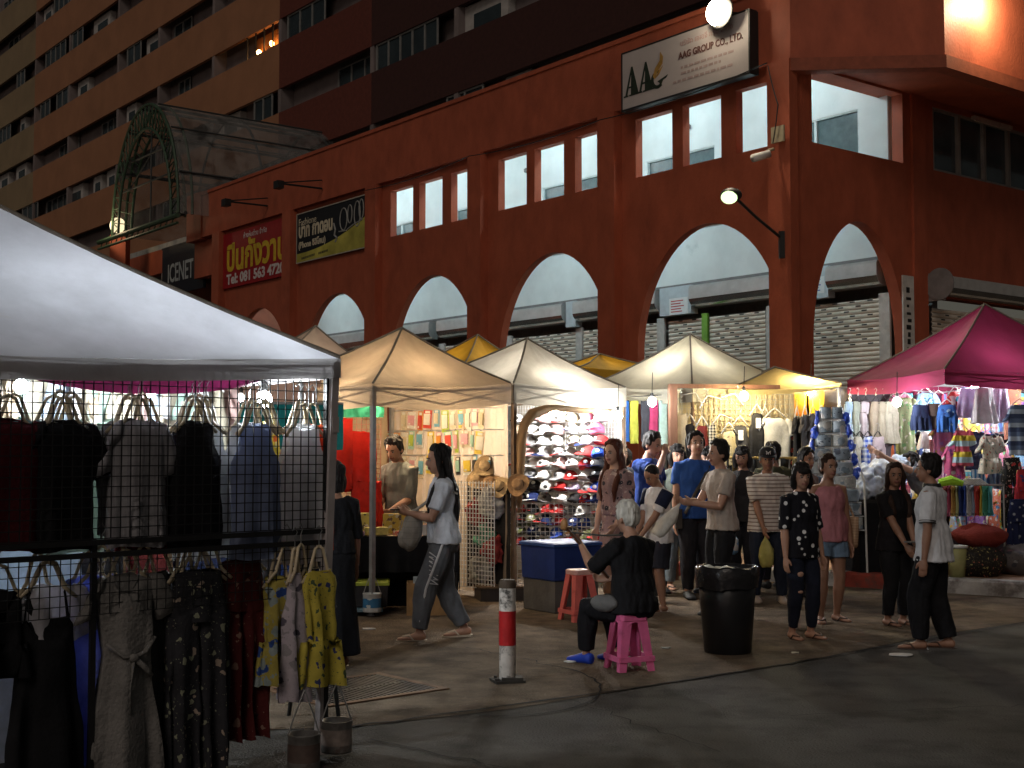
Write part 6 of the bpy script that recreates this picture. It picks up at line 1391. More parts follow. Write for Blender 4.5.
# brown post and cream grid wall with clothes
P=at(673,450,15.4); o=thing('wooden_post','dark brown wooden post left of the cream grid wall','post',(P.x,15.4,0),.2); b=MB(); b.box((-.045,-.045,0),(.045,.045,zat(385,15.4))); b.box((-.045,-.044,zat(388,15.4)),(1.35,.044,zat(384,15.4))); b.build('timber',mat('timber_brown',(.13,.06,.035),.7,var=.3,scale=4,stretch=(6,6,.6)),o)
P=at(735,420,15.6); o=thing('grid_wall','cream cloth wall with a wire grid and dark clothes hooked on it','rack',(P.x,15.65,0),.05); b=MB(); b.box((-.72,.03,.3),(.75,.05,2.28)); b.build('cloth_wall',fabric('cream_wall',(.55,.45,.26),.25),o); b=MB(); wiregrid(b,-.7,.72,.3,2.22,.06,-.01,.004); b.build('grid',mat('grid_cream',(.4,.36,.26),.5),o)
hung=[(690,424,'black slim top hooked on the cream grid wall','tank',.20,.45,C_('black',(.01,.01,.012))),(702,426,'maroon and black top beside the black slim top','tank',.2,.45,C_('dk1',(.10,.015,.015))),(712,425,'black and white zigzag scarf on the cream grid wall','towel',.09,.5,C_('zigzag',(.02,.02,.02),pattern='check',c2=(.5,.45,.35),ps=28,pr=.5)),(740,426,'dark grey top with a white paper tag','tank',.26,.65,C_('charcoal2',(.045,.045,.05))),(757,414,'black sleeveless dress with a white tag below the warm bulb','tank',.22,.7,C_('black4',(.02,.02,.022))),(775,418,'grey white printed T-shirt right of the warm bulb','tee',.36,.62,C_('tee_white',(.5,.5,.48))),(765,417,'beige top between the black dress and the printed T-shirt','tank',.16,.62,C_('beige2',(.42,.33,.2))),(679,414,'plain cream garment beside the brown post','towel',.22,.5,C_('pal0',(.55,.48,.38))),(729,432,'cream printed blouse in the middle of the grid wall','tank',.22,.4,C_('creamp',(.5,.42,.25),pattern='floral',c2=(.2,.15,.08),c3=(.4,.35,.2),ps=20,pr=.3)),
(787,432,'red floral dress right of the printed T-shirt','dress',.2,.6,C_('redfl',(.04,.03,.03),pattern='floral',c2=(.4,.06,.04),c3=(.35,.3,.2),ps=14,pr=.35)),(797,416,'black jacket first in the row of dark jackets','tee',.24,.6,C_('black5',(.02,.02,.022))),(805,415,'charcoal jacket second in the row of dark jackets','tee',.24,.62,C_('charcoal3',(.06,.055,.055))),(813,414,'grey brown jacket third in the row of dark jackets','tee',.24,.64,C_('greybr',(.10,.09,.09))),(820,417,'dark jacket last in the row of dark jackets','tee',.22,.58,C_('black5',(.02,.02,.022)))]
for i,(px,y,lab,kd,w_,L_,m) in enumerate(hung):
    P=at(px,y,15.5-.02*(i%3)); o=garment({'tank':'sleeveless_top','tee':'shirt','towel':'scarf','dress':'dress'}[kd],lab,'clothes',(P.x,P.y,P.z),.1*math.sin(i*2)+(1.0 if px>793 else 0),kd,w_,L_,m,'plast' if kd!='towel' else None,'clothes around the cream grid wall',220+i,.12,dep=.03,sl=.12)
    if 'tag' in lab: b=MB(); b.box((-.03,-.06,-.17),(.03,-.055,-.05)); b.build('price_tag',mat('paper_white',(.75,.75,.75)),o)
for i,(px,y,lab) in enumerate(((693,399,'yellow plastic hanger hooked askew on the cream grid wall'),(710,402,'cream plastic hanger in the middle of the grid wall'),(733,400,'plastic hangers tangled left of the warm bulb'),(722,421,'small white hanger low on the grid wall'))):
    P=at(px,y,15.5); o=thing('clothes_hanger',lab,'hanger',P,.3,'empty hangers on the cream grid wall'); hanger(o,.15,'plast',.08); o.rotation_euler=(0,.5*math.sin(i*3+1),.2)
P=at(744,396,15.2); bulb('warm yellow bulb over the black sleeveless dress',P,48,(1,.80,.46),r=.05)
P=at(811,391,16.05); bulb('warm yellow bulb over the row of dark jackets',P,70,(1,.77,.42),r=.05)
# low clothes rail in front with folded clothes
P=at(790,458,15.0); o=thing('clothes_rail','brass coloured rail with folded clothes at the back of the crowd','rail',(P.x,15.0,0),.05); b=MB(); b.tube([(-.75,0,1.45),(.6,0,1.45)],.015); b.build('bar',mat('brass',(.45,.33,.12),.35,metal=.8),o)
for x in(-.73,.58): b=MB(); b.tube([(x,0,0),(x,0,1.45)],.014); b.build('leg',M_black,o)
for i in range(9):
    px=735+i*10; P=at(px,462,15.0); cn,c=(('olive',(.16,.12,.05)),('dark brown',(.08,.05,.03)),('black',(.02,.02,.02)))[i%3]
    garment('folded_trousers','%s trousers, item %d from left on the brass rail'%(cn,i+1),'trousers',(P.x,15.0,1.44),1.2+.2*math.sin(i),'towel',.26,.75,C_('rail%d'%(i%3),c),None,'trousers over the brass rail',240+i%3)
P=at(808,451,15.0); o=thing('hanger_bundle','bundle of cream hangers on the brass rail','hangers',P); 
for k in range(5): hh=MB(); hh.tube([(-.12+.02*k,.03*k,-.02),(.02*k,.03*k,.06),(.12+.02*k,.03*k,-.02)],.01,n=6); hh.build('hanger',mat('hanger_cream',(.55,.45,.28),.5),o)
# yellow canopy of stall 4 plus orange packets
M_yel=fabric('yellow_tent',(.64,.52,.24),.55)
c4a=V((2.55,15.35)); c4b=V((4.0,16.6)); n4=V((-.62,.78))
tent('market_tent','low yellow canopy between the pale tent and the magenta tent',[V((2.62,15.6)),V((4.02,15.75)),V((4.1,17.3)),V((2.7,17.2))],[2.28,2.36,2.45,2.35],2.60,.05,M_yel,M_leg,sag=.03,legs=(1,2,3))
for i,(px,cn,c) in enumerate(((800,'orange',(.6,.22,.02)),(815,'bright yellow',(.62,.46,.03)))):
    P=at(px,402,16.1); b=MB(); b.box((-.11,-.01,-.42),(.11,.01,.0)); me=b.mesh('x',[]); o=fobj('hanging_banner',me,C_('ban%d'%i,c,trans=.4)); o.location=(P.x,16.1,zat(389,16.1)); tag(o,'%s cloth banner hanging under the yellow canopy'%cn,'banner')
P=at(840,400,16.3); b=MB(); b.box((-.22,-.01,-.36),(.22,.01,0)); me=b.mesh('x',[]); o=fobj('hanging_banner',me,C_('ban3',(.55,.5,.45))); o.location=(P.x,16.3,zat(389,16.3)); tag(o,'white cloth sheet hanging beside the magenta tent','banner')
# transparent organiser of packed clothes
P=at(832,470,14.6); o=thing('garment_tower','tapering rack of plastic packed garments in rows, blue edged','rack',(P.x,14.6,0),-.1)
Mp=[mat('packet_%d'%i,c,.25,var=.3,scale=14,pattern='floral',c2=c2,c3=c3,ps=9,pr=.4) for i,(c,c2,c3) in enumerate((((.30,.36,.42),(.5,.5,.5),(.15,.2,.25)),((.22,.28,.34),(.4,.45,.5),(.08,.1,.14)),((.36,.38,.38),(.2,.25,.3),(.5,.5,.48))))]
for k in range(9):
    zc=1.96-.155*k; hw=.13+.035*k*.8; hw=min(hw,.34)
    for s in(-1,1):
        b=MB(); b.loft([[V((s*hw/2+x*hw*.47,y,zc+z)) for x,y in((-1,-.02),(-.8,-.05),(.8,-.05),(1,-.02),(1,.03),(-1,.03))] for z in(-.066,-.05,.05,.066)]); b.build('packet',Mp[(k*2+(s>0))%3],o,True)
    b=MB(); b.box((-hw-.02,-.03,zc-.082),(hw+.02,.03,zc-.072)); b.build('tray',mat('clear_tray',(.5,.52,.55),.3),o)
b=MB(); 
for s in(-1,1): b.tube([(s*.1,.03,2.05),(s*.36,.03,1.2),(s*.38,.03,.1)],.012,n=6)
b.tube([(-.4,.1,0),(.4,.1,0)],.012,n=6); b.build('stand',M_plast,o)
for k in range(5):
    zc=1.93-.155*k; hw=.13+.028*k
    for s in(-1,1): b=MB(); b.ell((s*(hw+.03),-.01,zc-.03),(.035+.01*math.sin(k*3+s),.05,.07)); me=b.mesh('x',[]); ripple(me,.03,18,k+s,1); fobj('blue_packet',me,mat('blue_tape',(.03,.08,.5),.35,var=.3,scale=20),o)
# ================================================================== STALL 5: magenta tent with clothes on the pavement
MC=V((4.92,14.65)); ML=V((4.22,16.2)); dR=V((.913,.408)); MR=MC+dR*2.9; MB_=ML+dR*2.9
M_mag=fabric('magenta_tent',(.21,.022,.060),.17,var=.12)
tent('market_tent','magenta tent on the raised pavement at the right, full of clothes',[MC,MR,MB_,ML],[2.46,2.48,2.5,2.42],3.36,.17,M_mag,M_leg,gz=.16,legs=(1,2,3))
P=at(897,402,15.0); bulb('white LED bulb at the left inside the magenta tent',P,30,(.9,.96,1),r=.05)
P=at(975,405,15.7); bulb('white LED bulb in the middle of the magenta tent behind the white tops',(P.x,P.y,2.3),62,(.92,.96,1),r=.045)
P=at(1050,405,15.4); bulb('white LED bulb at the right inside the magenta tent',(P.x,P.y,2.3),66,(.92,.96,1),r=.045)
MBk=thing('clothes_wall','dark cloth wall closing the back of the magenta tent','wall',(MB_.x,MB_.y,.16),0); b=MB()
for A,B_ in((ML,MB_),(MB_,MR)):
    a=A-MB_; c=B_-MB_; b.add([(a.x,a.y,0),(c.x,c.y,0),(c.x,c.y,2.1),(a.x,a.y,2.1)],[(0,1,2,3)])
b.build('cloth',fabric('dark_back',(.06,.05,.06),.1),MBk)
P=(MC+ML)/2; 
cols=[('pale blue',(.36,.48,.62)),('grey green',(.36,.38,.32)),('pale pink',(.50,.42,.45)),('tan',(.36,.29,.22)),('beige',(.40,.34,.26))]
for i,px in enumerate((850,858,866,876,884,891)):
    cn,c=cols[i%5] if i<5 else ('striped cream',(.45,.4,.32)); P=at(px,403,15.6); garment('shorts','%s shorts, item %d from left in the upper row under the magenta tent'%(cn,i+1),'shorts',(P.x,15.6,zat(402,15.6)),.5,'shorts',.20,.42 if i<3 else .5,C_('short%d'%i,c,trans=.15),'black','hanging shorts in the magenta tent',260+i%3,.07)
for i,(px,cn,c) in enumerate(((852,'white',(.5,.5,.52)),(860,'cream',(.48,.45,.38)),(868,'blue checked',None),(878,'pale mauve',(.45,.36,.38)))):
    P=at(px,438,15.5); m=C_('chk',(.5,.52,.56),pattern='check',c2=(.04,.08,.35),ps=16,pr=.5) if c is None else C_('shl%d'%i,c,trans=.15)
    garment('shorts','%s shorts in the lower row beside the outstretched arms'%cn,'shorts',(P.x,15.5,zat(437,15.5)),.5,'shorts',.20,.42,m,'black','hanging shorts in the magenta tent',270+i%3,.07)
P=at(874,490,14.9); o=thing('display_table','table heaped with crumpled white clothes at the left of the magenta tent','table',(P.x,14.95,0.16),.3); b=MB(); b.box((-.32,-.25,.78),(.4,.3,.82)); b.build('table_top',M_black,o); b=MB(); b.box((-.33,-.26,.0),(.41,-.25,.78)); b.box((-.34,-.25,0),(-.33,.3,.78)); b.build('black_skirt',C_('black',(.01,.01,.012)),o)
for x in(-.28,.36):
    for y in(-.2,.26): b=MB(); b.tube([(x,y,0),(x,y,.78)],.015); b.build('leg',M_wire,o)
q=(P.x,14.95); b=MB()
for i in range(6): b.ell((-.22+.11*i,.06*math.sin(i*2),.06+.14*(i%2)+.03*i),(.17,.2,.14))
me=solid(b,.015,2,'pile'); ripple(me,.05,9,4,1); o=fobj('clothes_pile',me,C_('whitepile',(.5,.54,.6),pattern='check',c2=(.42,.48,.6),ps=7,pr=.4)); o.location=(q[0],q[1],1.0); o.rotation_euler.z=.3; tag(o,'crumpled pile of white clothes on the table by the outstretched arms','clothes')
# the mixed clothes of the right hand side
mix=[(905,398,15.9,'floral green shirt left of the dark jeans shorts','tee',.24,.8,C_('fgreen',(.2,.22,.12),pattern='floral',c2=(.4,.35,.3),c3=(.1,.2,.08),ps=16,pr=.35)),
(921,405,15.3,'dark navy shorts in the bunch under the tent edge','shorts',.28,.30,C_('navyshort',(.03,.04,.09))),(934,404,15.35,'brown shorts between the navy and the bright blue ones','shorts',.24,.30,C_('brownshort',(.09,.06,.05))),(947,405,15.25,'bright blue denim shorts in the bunch','shorts',.24,.32,C_('blueshort',(.05,.14,.42),pattern='floral',c2=(.3,.45,.6),c3=(.03,.06,.2),ps=14,pr=.3)),
(955,392,15.6,'red and teal top high behind the blue denim shorts','tee',.22,.3,C_('redteal',(.4,.05,.05),pattern='floral',c2=(.05,.3,.35),c3=(.5,.4,.4),ps=10,pr=.4)),
(962,430,15.2,'turquoise and rainbow striped baby dress','dress',.22,.42,C_('rainbow',(.36,.52,.6),pattern='bands',c2=(.5,.4,.05),c3=(.45,.08,.12),ps=2.6)),
(968,388,15.5,'lilac skirt at the left of the white tops','skirt',.3,.36,C_('lilacskirt',(.42,.36,.55),trans=.2)),(984,388,15.25,'bright white gathered top hanging front most','skirt',.36,.42,C_('brightwhite',(.66,.65,.68),trans=.2)),(1000,389,15.4,'pale violet top right of the bright white one','skirt',.3,.40,C_('paleviolet',(.52,.44,.58),trans=.2)),
(1012,390,15.7,'brown patterned scarf hanging behind the pale violet top','towel',.2,.6,C_('brownpat',(.2,.08,.05),pattern='floral',c2=(.4,.2,.05),c3=(.3,.1,.1),ps=18,pr=.3)),
(1020,405,14.9,'navy and white striped long top at the right picture edge','tee',.3,.58,C_('nwstripe',(.05,.07,.14),pattern='bands',c2=(.36,.44,.55),c3=(.10,.14,.24),ps=3.2)),
(990,436,15.1,'cream dress with small flower print in the middle','dress',.28,.44,C_('creamflower',(.55,.5,.42),pattern='floral',c2=(.4,.12,.1),c3=(.15,.3,.25),ps=24,pr=.3)),
(974,432,15.4,'dark blue plaid dress left of the cream flower dress','dress',.2,.45,C_('bluedark2',(.03,.04,.09),pattern='check',c2=(.08,.09,.16),ps=14,pr=.4)),
(944,420,15.5,'pink and purple patterned top behind the man in white','tee',.26,.5,C_('pinkpurp',(.45,.15,.3),pattern='floral',c2=(.5,.3,.12),c3=(.35,.2,.5),ps=12,pr=.4)),
(936,440,15.6,'pink beaded scarf behind the head of the man in white','towel',.2,.5,C_('pinkbead',(.5,.25,.3),pattern='floral',c2=(.25,.1,.3),c3=(.5,.4,.4),ps=26,pr=.35)),
(954,445,15.3,'magenta and white patterned shirt low in the stall','tee',.24,.4,C_('magwhite',(.5,.1,.22),pattern='floral',c2=(.55,.5,.5),c3=(.2,.05,.2),ps=13,pr=.35)),
(1012,458,14.9,'black trousers with coloured diagonal patterns at the right','pants',.3,.8,C_('bohoblack',(.02,.02,.02),pattern='floral',c2=(.45,.06,.06),c3=(.4,.35,.3),ps=13,pr=.3)),
(1024,470,14.8,'red patterned trousers at the right picture edge','pants',.3,.8,C_('bohored',(.35,.03,.04),pattern='floral',c2=(.4,.3,.1),c3=(.05,.05,.15),ps=12,pr=.3)),
(1018,500,14.7,'dark blue star print trousers low at the right edge','pants',.34,.62,C_('starblue',(.015,.02,.06),pattern='dots',c2=(.25,.27,.3),ps=14,pr=.22)),
(978,470,15.2,'blue and white striped skirt in the middle of the stall','skirt',.24,.24,C_('bwstripe',(.4,.5,.6),pattern='vstripe',c2=(.05,.18,.4),ps=22,pr=.5)),(995,470,15.25,'slate striped skirt right of the blue and white one','skirt',.26,.22,C_('slatestripe',(.2,.25,.32),pattern='vstripe',c2=(.06,.1,.18),ps=18,pr=.5)),
(925,432,15.7,'white lace top between the arms and the man in white','skirt',.2,.2,C_('lacew',(.55,.5,.48)))]
for i,(px,y,Y,lab,kd,w_,L_,m) in enumerate(mix):
    P=at(px,y,Y); garment({'tee':'shirt','tank':'top','towel':'scarf','dress':'dress','skirt':'skirt','shorts':'shorts','pants':'trousers'}[kd],lab,'clothes',(P.x,Y,P.z),.25*math.sin(i*1.9)+.1,kd,w_,L_,m,'plast' if kd in('tee','dress','shorts') else None,'clothes in the magenta tent',300+i,.07,dep=.04,sl=.1,fold=.15)
# second layer: crowded rows along the back of the magenta tent
rb=random.Random(33); pat=[('floral',(.4,.12,.15),(.5,.45,.4)),('floral',(.08,.2,.4),(.5,.5,.5)),('vstripe',(.05,.08,.2),None),('dots',(.6,.6,.6),None),('check',(.3,.1,.1),None),('bands',(.5,.4,.1),(.1,.3,.35)),('floral',(.45,.3,.05),(.1,.3,.15))]
bc=[('pink',(.45,.16,.24)),('cream',(.5,.44,.34)),('turquoise',(.1,.36,.38)),('navy',(.03,.05,.14)),('coral',(.5,.16,.1)),('violet',(.25,.12,.36)),('grey',(.28,.28,.3)),('mustard',(.46,.32,.06)),('wine',(.2,.03,.06)),('sky blue',(.2,.36,.52))]
for row,(z0,Y,nm2) in enumerate(((2.28,16.35,'top'),(1.62,16.15,'middle'),(1.12,15.9,'bottom'))):
    for i in range(17):
        px=900+i*8.2+rb.uniform(-2,2); cn,c=bc[(i*3+row*4)%10]; pt,c2,c3=pat[(i*5+row*2)%7]; P=at(px,450,Y)
        kd=('tee','skirt','towel','dress','tank')[(i+row)%5]
        garment({'tee':'shirt','tank':'top','towel':'scarf','dress':'dress','skirt':'skirt'}[kd],'%s %s print %s, item %d from left in the %s back row'%(cn,{'floral':'flower','vstripe':'striped','dots':'spotted','check':'checked','bands':'banded'}[pt],{'tee':'shirt','tank':'top','towel':'scarf','dress':'dress','skirt':'skirt'}[kd],i+1,nm2),'clothes',(P.x,Y+.03*(i%3),z0-.05*rb.random()),.4*math.sin(i*2.1),kd,.2 if kd=='towel' else .26,.5 if row<2 else .6,C_('bk%d'%((i*3+row*4)%70),c,pattern=pt,c2=c2,c3=c3,ps={'bands':3}.get(pt,16),pr=.35),'plast' if kd in('tee','dress') else None,'clothes along the back of the magenta tent',400+(i%4),.07,dep=.04,sl=.1,fold=.16)
# row of bright folded trousers on a low rail
rc=[('salmon',(.5,.14,.12)),('rose',(.45,.10,.18)),('orange patterned',(.5,.3,.1)),('pale lime',(.4,.42,.2)),('navy',(.03,.05,.16)),('royal blue',(.04,.08,.35)),('white striped',(.5,.5,.5)),('grey blue',(.25,.3,.4)),('red',(.45,.06,.05)),('yellow',(.55,.4,.06)),('green',(.08,.3,.2)),('turquoise',(.08,.35,.36))]
for i,(cn,c) in enumerate(rc):
    px=948+i*4.3; P=at(px,488,14.7); garment('hanging_trousers','%s thin trousers, item %d from left on the low rail of bright trousers'%(cn,i+1),'trousers',(P.x+.0,14.75+.01*i,zat(486,14.75)),.95+.1*math.sin(i*3),'towel',.24,.34,C_('rc%d'%i,c,pattern='floral',c2=tuple(min(.6,q*1.8+.05) for q in c),c3=tuple(q*.4 for q in c),ps=15,pr=.3),None,'bright trousers on the low rail',340+i%4)
P=at(970,486,14.75); o=thing('clothes_rail','low rail of bright thin trousers in the magenta tent','rail',(P.x,14.75,.16),.05); b=MB(); b.tube([(-.35,0,zat(485,14.75)-.16),(.4,0,zat(485,14.75)-.16)],.012); b.build('bar',M_wire,o)
for x in(-.34,.39): b=MB(); b.tube([(x,0,0),(x,0,zat(485,14.75)-.16)],.012); b.build('leg',M_wire,o)
P=at(951,483,14.6); b=MB(); b.tube([(-.13,0,0),(.0,0,.03),(.13,0,0)],[.04,.06,.03],n=10); me=b.mesh('x',[]); ripple(me,.02,12,1,1); o=fobj('folded_scarf',me,C_('limes',(.3,.55,.04))); o.location=(P.x,14.6,P.z); tag(o,'lime green scarf draped on the low rail','scarf')
P=at(966,482,14.62); o=thing('hanger_bundle','bundle of white hangers on the low rail behind the man in white','hangers',P); 
for k in range(6): hh=MB(); hh.tube([(-.1+.03*k,0,-.03),(-.0+.03*k,0,.04),(.1+.03*k,0,-.03)],.008,n=6); hh.build('hanger',M_plast,o)
# big bags on the pavement
def sack(label,px,Y,z0,rx,ry,rz_,m,name='cloth_bag'):
    P=at(px,500,Y); b=MB(); b.ell((0,0,rz_*.9),(rx,ry,rz_),n=26,m=16); me=b.mesh('bag',[]); 
    for v in me.vertices:
        if v.co.z<rz_*.25: v.co.z=max(v.co.z,0)*.6
    ripple(me,.04,6,px,1); me.polygons.foreach_set('use_smooth',[True]*len(me.polygons)); o=fobj(name,me,m); o.location=(P.x,Y,z0); return tag(o,label,'bag')
sack('red cloth bag bulging on top of the patterned bundle',979,14.35,.48,.30,.25,.13,cloth('bag_red',(.17,.028,.022),bump=.6))
sack('black bundle with small colourful print sitting on the pavement',975,14.3,.158,.33,.25,.19,cloth('bag_black',(.025,.022,.02),pattern='floral',c2=(.35,.12,.08),c3=(.35,.3,.12),ps=22,pr=.25))
sack('grey bundle of clothes at the right edge of the pavement',1018,14.5,.158,.3,.25,.17,cloth('bag_grey',(.10,.09,.09),pattern='floral',c2=(.2,.2,.2),c3=(.05,.05,.06),ps=10,pr=.3))
P=at(957,555,14.1); o=thing('small_bin','pale yellow bin with a white rim on the edge of the pavement','bin',(P.x,14.12,.16)); b=MB(); b.lathe([(.085,0),(.11,.33)],n=20); b.build('bin_body',mat('bin_yellow',(.30,.29,.12),.5),o,True); b=MB(); b.lathe([(.118,.32),(.122,.345),(.10,.345),(.1,.31)],n=20); b.build('rim',M_plast,o,True)
# ================================================================== OTHER CANOPIES farther back
tent('market_tent','pinkish white tent behind the white tent and the beige tent',[V((-3.2,16.6)),V((-1.75,17.6)),V((-2.7,19.3)),V((-4.2,18.2))],2.55,3.28,.2,fabric('pink_tent',(.52,.42,.36),.35),apex=(-2.75,18.0))
tent('market_tent','golden yellow tent behind the beige and cream tents',[V((-.65,17.6)),V((.35,18.6)),V((-.6,20)),V((-1.6,18.8))],2.72,3.22,.2,fabric('gold_tent',(.48,.30,.04),.4),apex=(-.5,18.7))
tent('market_tent','flat golden tent between the cream tent and the pale tent',[V((.95,18.2)),V((2.5,18.8)),V((1.7,20.6)),V((.2,19.8))],2.72,2.98,.2,fabric('gold_tent',(.48,.30,.04),.4),apex=(1.3,19.2))
P=at(470,400,18.0); bulb('warm bulb under the golden yellow tent',(-.6,18.7,2.5),25,(1,.75,.4),r=.04)
P=at(590,400,19.0); bulb('warm bulb under the flat golden tent',(1.3,19.3,2.4),25,(1,.75,.4),r=.04)
bulb('warm bulb under the pinkish white tent',(-2.9,17.9,2.4),25,(1,.82,.6),r=.04)
# ================================================================== STREET THINGS
# bollard
o=thing('bollard','red and white striped bollard, scratched, on a square iron foot','bollard',(-.03,8.62,0))
b=MB(); b.lathe([(.052,.02),(.055,.03),(.055,.655),(.05,.67),(.03,.672)],n=28); q=b.build('post',mat('bollard_white',(.58,.54,.5),.6,var=.2,scale=12,dirt=((.05,.045,.04),9,.5)),o,True)
b=MB(); b.lathe([(.0565,.245),(.0565,.47)],n=28,cap=False); b.build('red_band',mat('bollard_red',(.42,.018,.02),.45,var=.2,scale=9,dirt=((.25,.02,.02),5,.62)),o,True)
b=MB(); b.lathe([(.0562,.62),(.057,.655),(.05,.675),(.001,.676)],n=28); b.build('top_cap',mat('cap_rust',(.07,.05,.035),.8,var=.4),o)
b=MB(); b.cbox((0,0,.012),(.20,.17,.018),0,.3); b.cbox((.03,-.02,.03),(.14,.1,.018),0,.1); 
for x,y in((-.08,.05),(.08,-.05),(.07,.07),(-.07,-.07)): b.lathe([(.012,.02),(.012,.035)],(x,y,0),n=6)
b.build('foot_plate',mat('iron_dark',(.03,.026,.022),.8,var=.4),o)
# stools
def stool(label,loc,rz,m,h=.39,w=.19,wb=.27,mtop=None):
    o=thing('plastic_stool',label,'stool',loc,rz,'plastic stools'); b=MB(); W=w/2
    b.loft([[V((sx*(W+d),sy*(W+d),z)) for sx,sy in((-1,-.8),(-.8,-1),(.8,-1),(1,-.8),(1,.8),(.8,1),(-.8,1),(-1,.8))] for d,z in((0,h-.045),(.008,h-.04),(.008,h-.008),(.0,h),(-.03,h),(-.05,h-.006))]); b.build('seat',mtop or m,o)
    for sx in(-1,1):
        for sy in(-1,1):
            b=MB(); B2=wb/2; t=.028
            top=[V((sx*W,sy*W,h-.04)),V((sx*(W-.075),sy*W,h-.04)),V((sx*(W-.075),sy*(W-t*.4),h-.04)),V((sx*(W-t*.4),sy*(W-t*.4),h-.04)),V((sx*(W-t*.4),sy*(W-.075),h-.04)),V((sx*W,sy*(W-.075),h-.04))]
            bot=[V((sx*B2,sy*B2,0)),V((sx*(B2-.05),sy*B2,0)),V((sx*(B2-.05),sy*(B2-t*.4),0)),V((sx*(B2-t*.4),sy*(B2-t*.4),0)),V((sx*(B2-t*.4),sy*(B2-.05),0)),V((sx*B2,sy*(B2-.05),0))]
            b.loft([bot,[p.lerp(q,.5) for p,q in zip(bot,top)],top]); b.build('leg',m,o)
    b=MB()
    for k,z in((.78,.09),):
        B2=wb/2*.90+W*.1
        for s in(-1,1): b.box((-B2,s*B2-.006,z-.018),(B2,s*B2+.006,z+.018)); b.box((s*B2-.006,-B2,z-.02),(s*B2+.006,B2,z+.016))
    # aprons with arched cut
    for s in(-1,1):
        for ax in(0,1):
            n=12; up=[];dn=[]
            for i in range(n+1):
                t=-1+2*i/n; x=t*(W-.01); zz=h-.05-.075*(abs(t)**2.2); up.append(V((x,s*W,h-.035)) if ax==0 else V((s*W,x,h-.035))); dn.append(V((x,s*(W+.006),zz)) if ax==0 else V((s*(W+.006),x,zz)))
            b.add(up+dn,[(i,i+1,n+2+i,n+1+i) for i in range(n)])
    b.build('brace',m,o); return o
M_pink=mat('pink_plastic',(.66,.13,.29),.4,var=.16,scale=9,bump=.06,dirt=((.42,.08,.17),7,.57)); M_coral=mat('coral_plastic',(.6,.13,.11),.42,var=.16,scale=9,bump=.06,dirt=((.38,.08,.06),7,.57))
stool('pink plastic stool that the old man sits on',(.82,9.12,0),.35,M_pink)
stool('coral red plastic stool standing empty beside the blue box',(.61,11.75,0),.5,M_coral,h=.46,w=.18,wb=.29,mtop=mat('coral_pale',(.6,.34,.30),.45))
# rubbish bin with liner
o=thing('rubbish_bin','round black rubbish bin with a crumpled black liner over its rim','bin',(1.64,9.9,0))
b=MB(); b.lathe([(.17,0),(.178,.01),(.205,.35),(.222,.60),(.21,.60),(.19,.3),(.17,.03)],n=32); b.build('bin_body',mat('bin_black',(.014,.014,.016),.4,var=.2,scale=6,bump=.05),o,True)
b=MB(); N=48; rings=[]
for r,z,a in((.200,.50,.01),(.215,.62,.006),(.232,.655,.008),(.242,.64,.012),(.240,.56,.02),(.236,.49,.028)):
    rings.append([V(((r+a*noise.noise(V((math.cos(2*PI*i/N)*4,math.sin(2*PI*i/N)*4,z*9))))*math.cos(2*PI*i/N),(r+a*noise.noise(V((math.cos(2*PI*i/N)*4+5,math.sin(2*PI*i/N)*4,z*9))))*math.sin(2*PI*i/N),z+.02*noise.noise(V((math.cos(2*PI*i/N)*3,math.sin(2*PI*i/N)*3,z*3))))) for i in range(N)])
b.loft(rings,cap=False); b.build('liner',mat('liner_black',(.02,.02,.022),.22,var=.2,scale=12,bump=.5,bscale=18),o,True)
b=MB(); b.ell((-.05,-.02,.60),(.13,.12,.05)); me=b.mesh('x',[]); ripple(me,.05,14,4,1); me.polygons.foreach_set('use_smooth',[True]*len(me.polygons)); fobj('rubbish',me,mat('crumpled_paper',(.42,.44,.40),.6,var=.3,scale=14,bump=.5),o)
# drain grate
g0,g1,g2,g3=[V((p[0],p[1])) for p in((-1.10,7.74),(-.40,8.34),(-.82,9.0),(-1.52,8.40))]
gl=(g1-g0).length; gw=(g3-g0).length; o=thing('drain_grate','rusty rectangular iron drain grate set in the lane','grate',(g0.x,g0.y,0),math.atan2((g1-g0).y,(g1-g0).x))
b=MB(); 
for lo,hi in(((-.0,-.0,.0045),(gl,.05,.014)),((0,gw-.05,.0045),(gl,gw,.014)),((0,.05,.0045),(.05,gw-.05,.014)),((gl-.05,.05,.0045),(gl,gw-.05,.014))): b.box(lo,hi)
b.build('frame',mat('rust_frame',(.16,.09,.05),.8,var=.4,scale=8),o)
b=MB(); b.box((.05,.05,.0042),(gl-.05,gw-.05,.0055)); b.build('pit',mat('pit_black',(.004,.004,.004),.9),o)  # flat black plate, the shade below the bars put into its colour
b=MB(); x=.07
while x<gl-.05: b.box((x,.05,.006),(x+.016,gw-.05,.012)); x+=.034
b.box((.05,gw/2-.01,.0065),(gl-.05,gw/2+.01,.0125)); b.build('bar',mat('iron_bar',(.06,.05,.045),.6,var=.4,metal=.5),o)
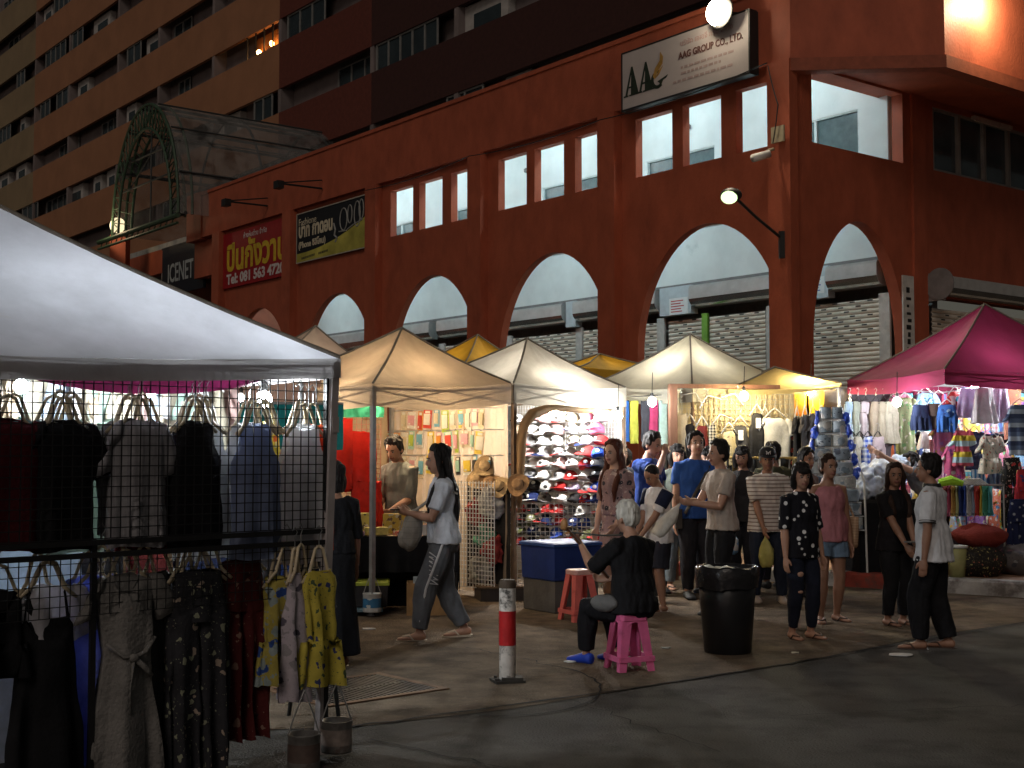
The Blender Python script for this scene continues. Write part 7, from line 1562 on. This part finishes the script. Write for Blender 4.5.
# instrument of the old man
o=thing('stringed_instrument','long necked wooden stringed instrument held upright by the old man','instrument',ob['root'].location,ob['rz'])
Mi=root_mat(ob['root']).inverted(); hl=Mi@ob['hands'][0]; hr=Mi@ob['hands'][1]; d=(hl-hr).normalized()
b=MB(); b.tube([hr+d*-.05,hl+d*.17],.016,n=8,flat=.8); b.build('neck',mat('wood_dark',(.09,.035,.015),.35,var=.3,scale=14,coat=.4),o)
b=MB(); b.ell(hr-d*.10,(.10,.12,.10)); b.build('sound_box',mat('wood_dark2',(.13,.05,.02),.35,coat=.4),o,True)
b=MB(); b.ell(hl+d*.20,(.022,.03,.045)); 
for k in(.12,.165): b.tube([hl+d*k+V((-.06,0,0)),hl+d*k+V((.05,0,.01))],.007,n=6)
b.build('peg_head',mat('wood_light',(.35,.18,.07),.4),o,True)
b=MB(); 
for s in(-.004,.004): b.tube([hr+V((s,-.02,0)),hl+d*.16+V((s,-.018,0))],.0015,n=4)
b.build('string',M_wire,o)
b=MB(); nk=ob['tp'](.33,-.02); b.tube([hl+d*.13,(hl+d*.13).lerp(nk,.5)-V((0,0,.015)),nk+V((0,.03,.0)),ob['tp'](.31,-.05,.05)],.014,n=6,flat=.45); b.build('strap',M_black,o)
# sling bag and strap of the old man
o=thing('waist_bag','grey waist bag lying on the lap side of the old man','bag',ob['root'].location,ob['rz'])
b=MB(); q=ob['tp'](.02,.07,-.13); b.ell(q,(.05,.13,.06)); me=b.mesh('x',[]); ripple(me,.015,14,2,1); me.polygons.foreach_set('use_smooth',[True]*len(me.polygons)); fobj('bag_body',me,cloth('waistbag_grey',(.14,.14,.14)),o)
b=MB(); X_,Y_=ob['X'],ob['Y']; b.tube([ob['tp'](.045)+X_*(.165*math.cos(a))+Y_*(.125*math.sin(a)) for a in [2*PI*i/24 for i in range(25)]],.012,n=6,flat=.5); b.build('belt',cloth('waistbag_belt',(.2,.19,.18)),o)
# litter
def litter(label,x,y,sx,sy,c,name='litter'):
    P=at(x,y,1); k=EYE/(EYE-P.z); q=V((P.x*k,k)); b=MB(); n=10; b.loft([[V((sx*math.cos(2*PI*i/n)*(1+.3*noise.noise(V((i,x,0)))),sy*math.sin(2*PI*i/n),z+.006*noise.noise(V((i*.9,y,1))))) for i in range(n)] for z in(.002,.010)]); o=b.build(name,mat('litter_%02d'%int(sum(c)*30),c,.6,var=.2)); o.location=(q.x,q.y,.005); tag(o,label,'litter')
litter('flattened white paper plate on the road by the man in white',901,656,.09,.06,(.6,.6,.6),'paper_plate'); litter('small white scrap under the paint tin of the phone stall',369,630,.06,.03,(.55,.55,.55),'paper_scrap'); litter('white wrapper on the ground beside the blue shoes',570,663,.045,.02,(.6,.6,.58),'wrapper'); litter('tiny bright scrap right of the rubbish bin',795,654,.03,.015,(.5,.45,.35),'paper_scrap'); litter('small white scrap on the asphalt between stool and bin',666,649,.04,.014,(.45,.45,.43),'paper_scrap')
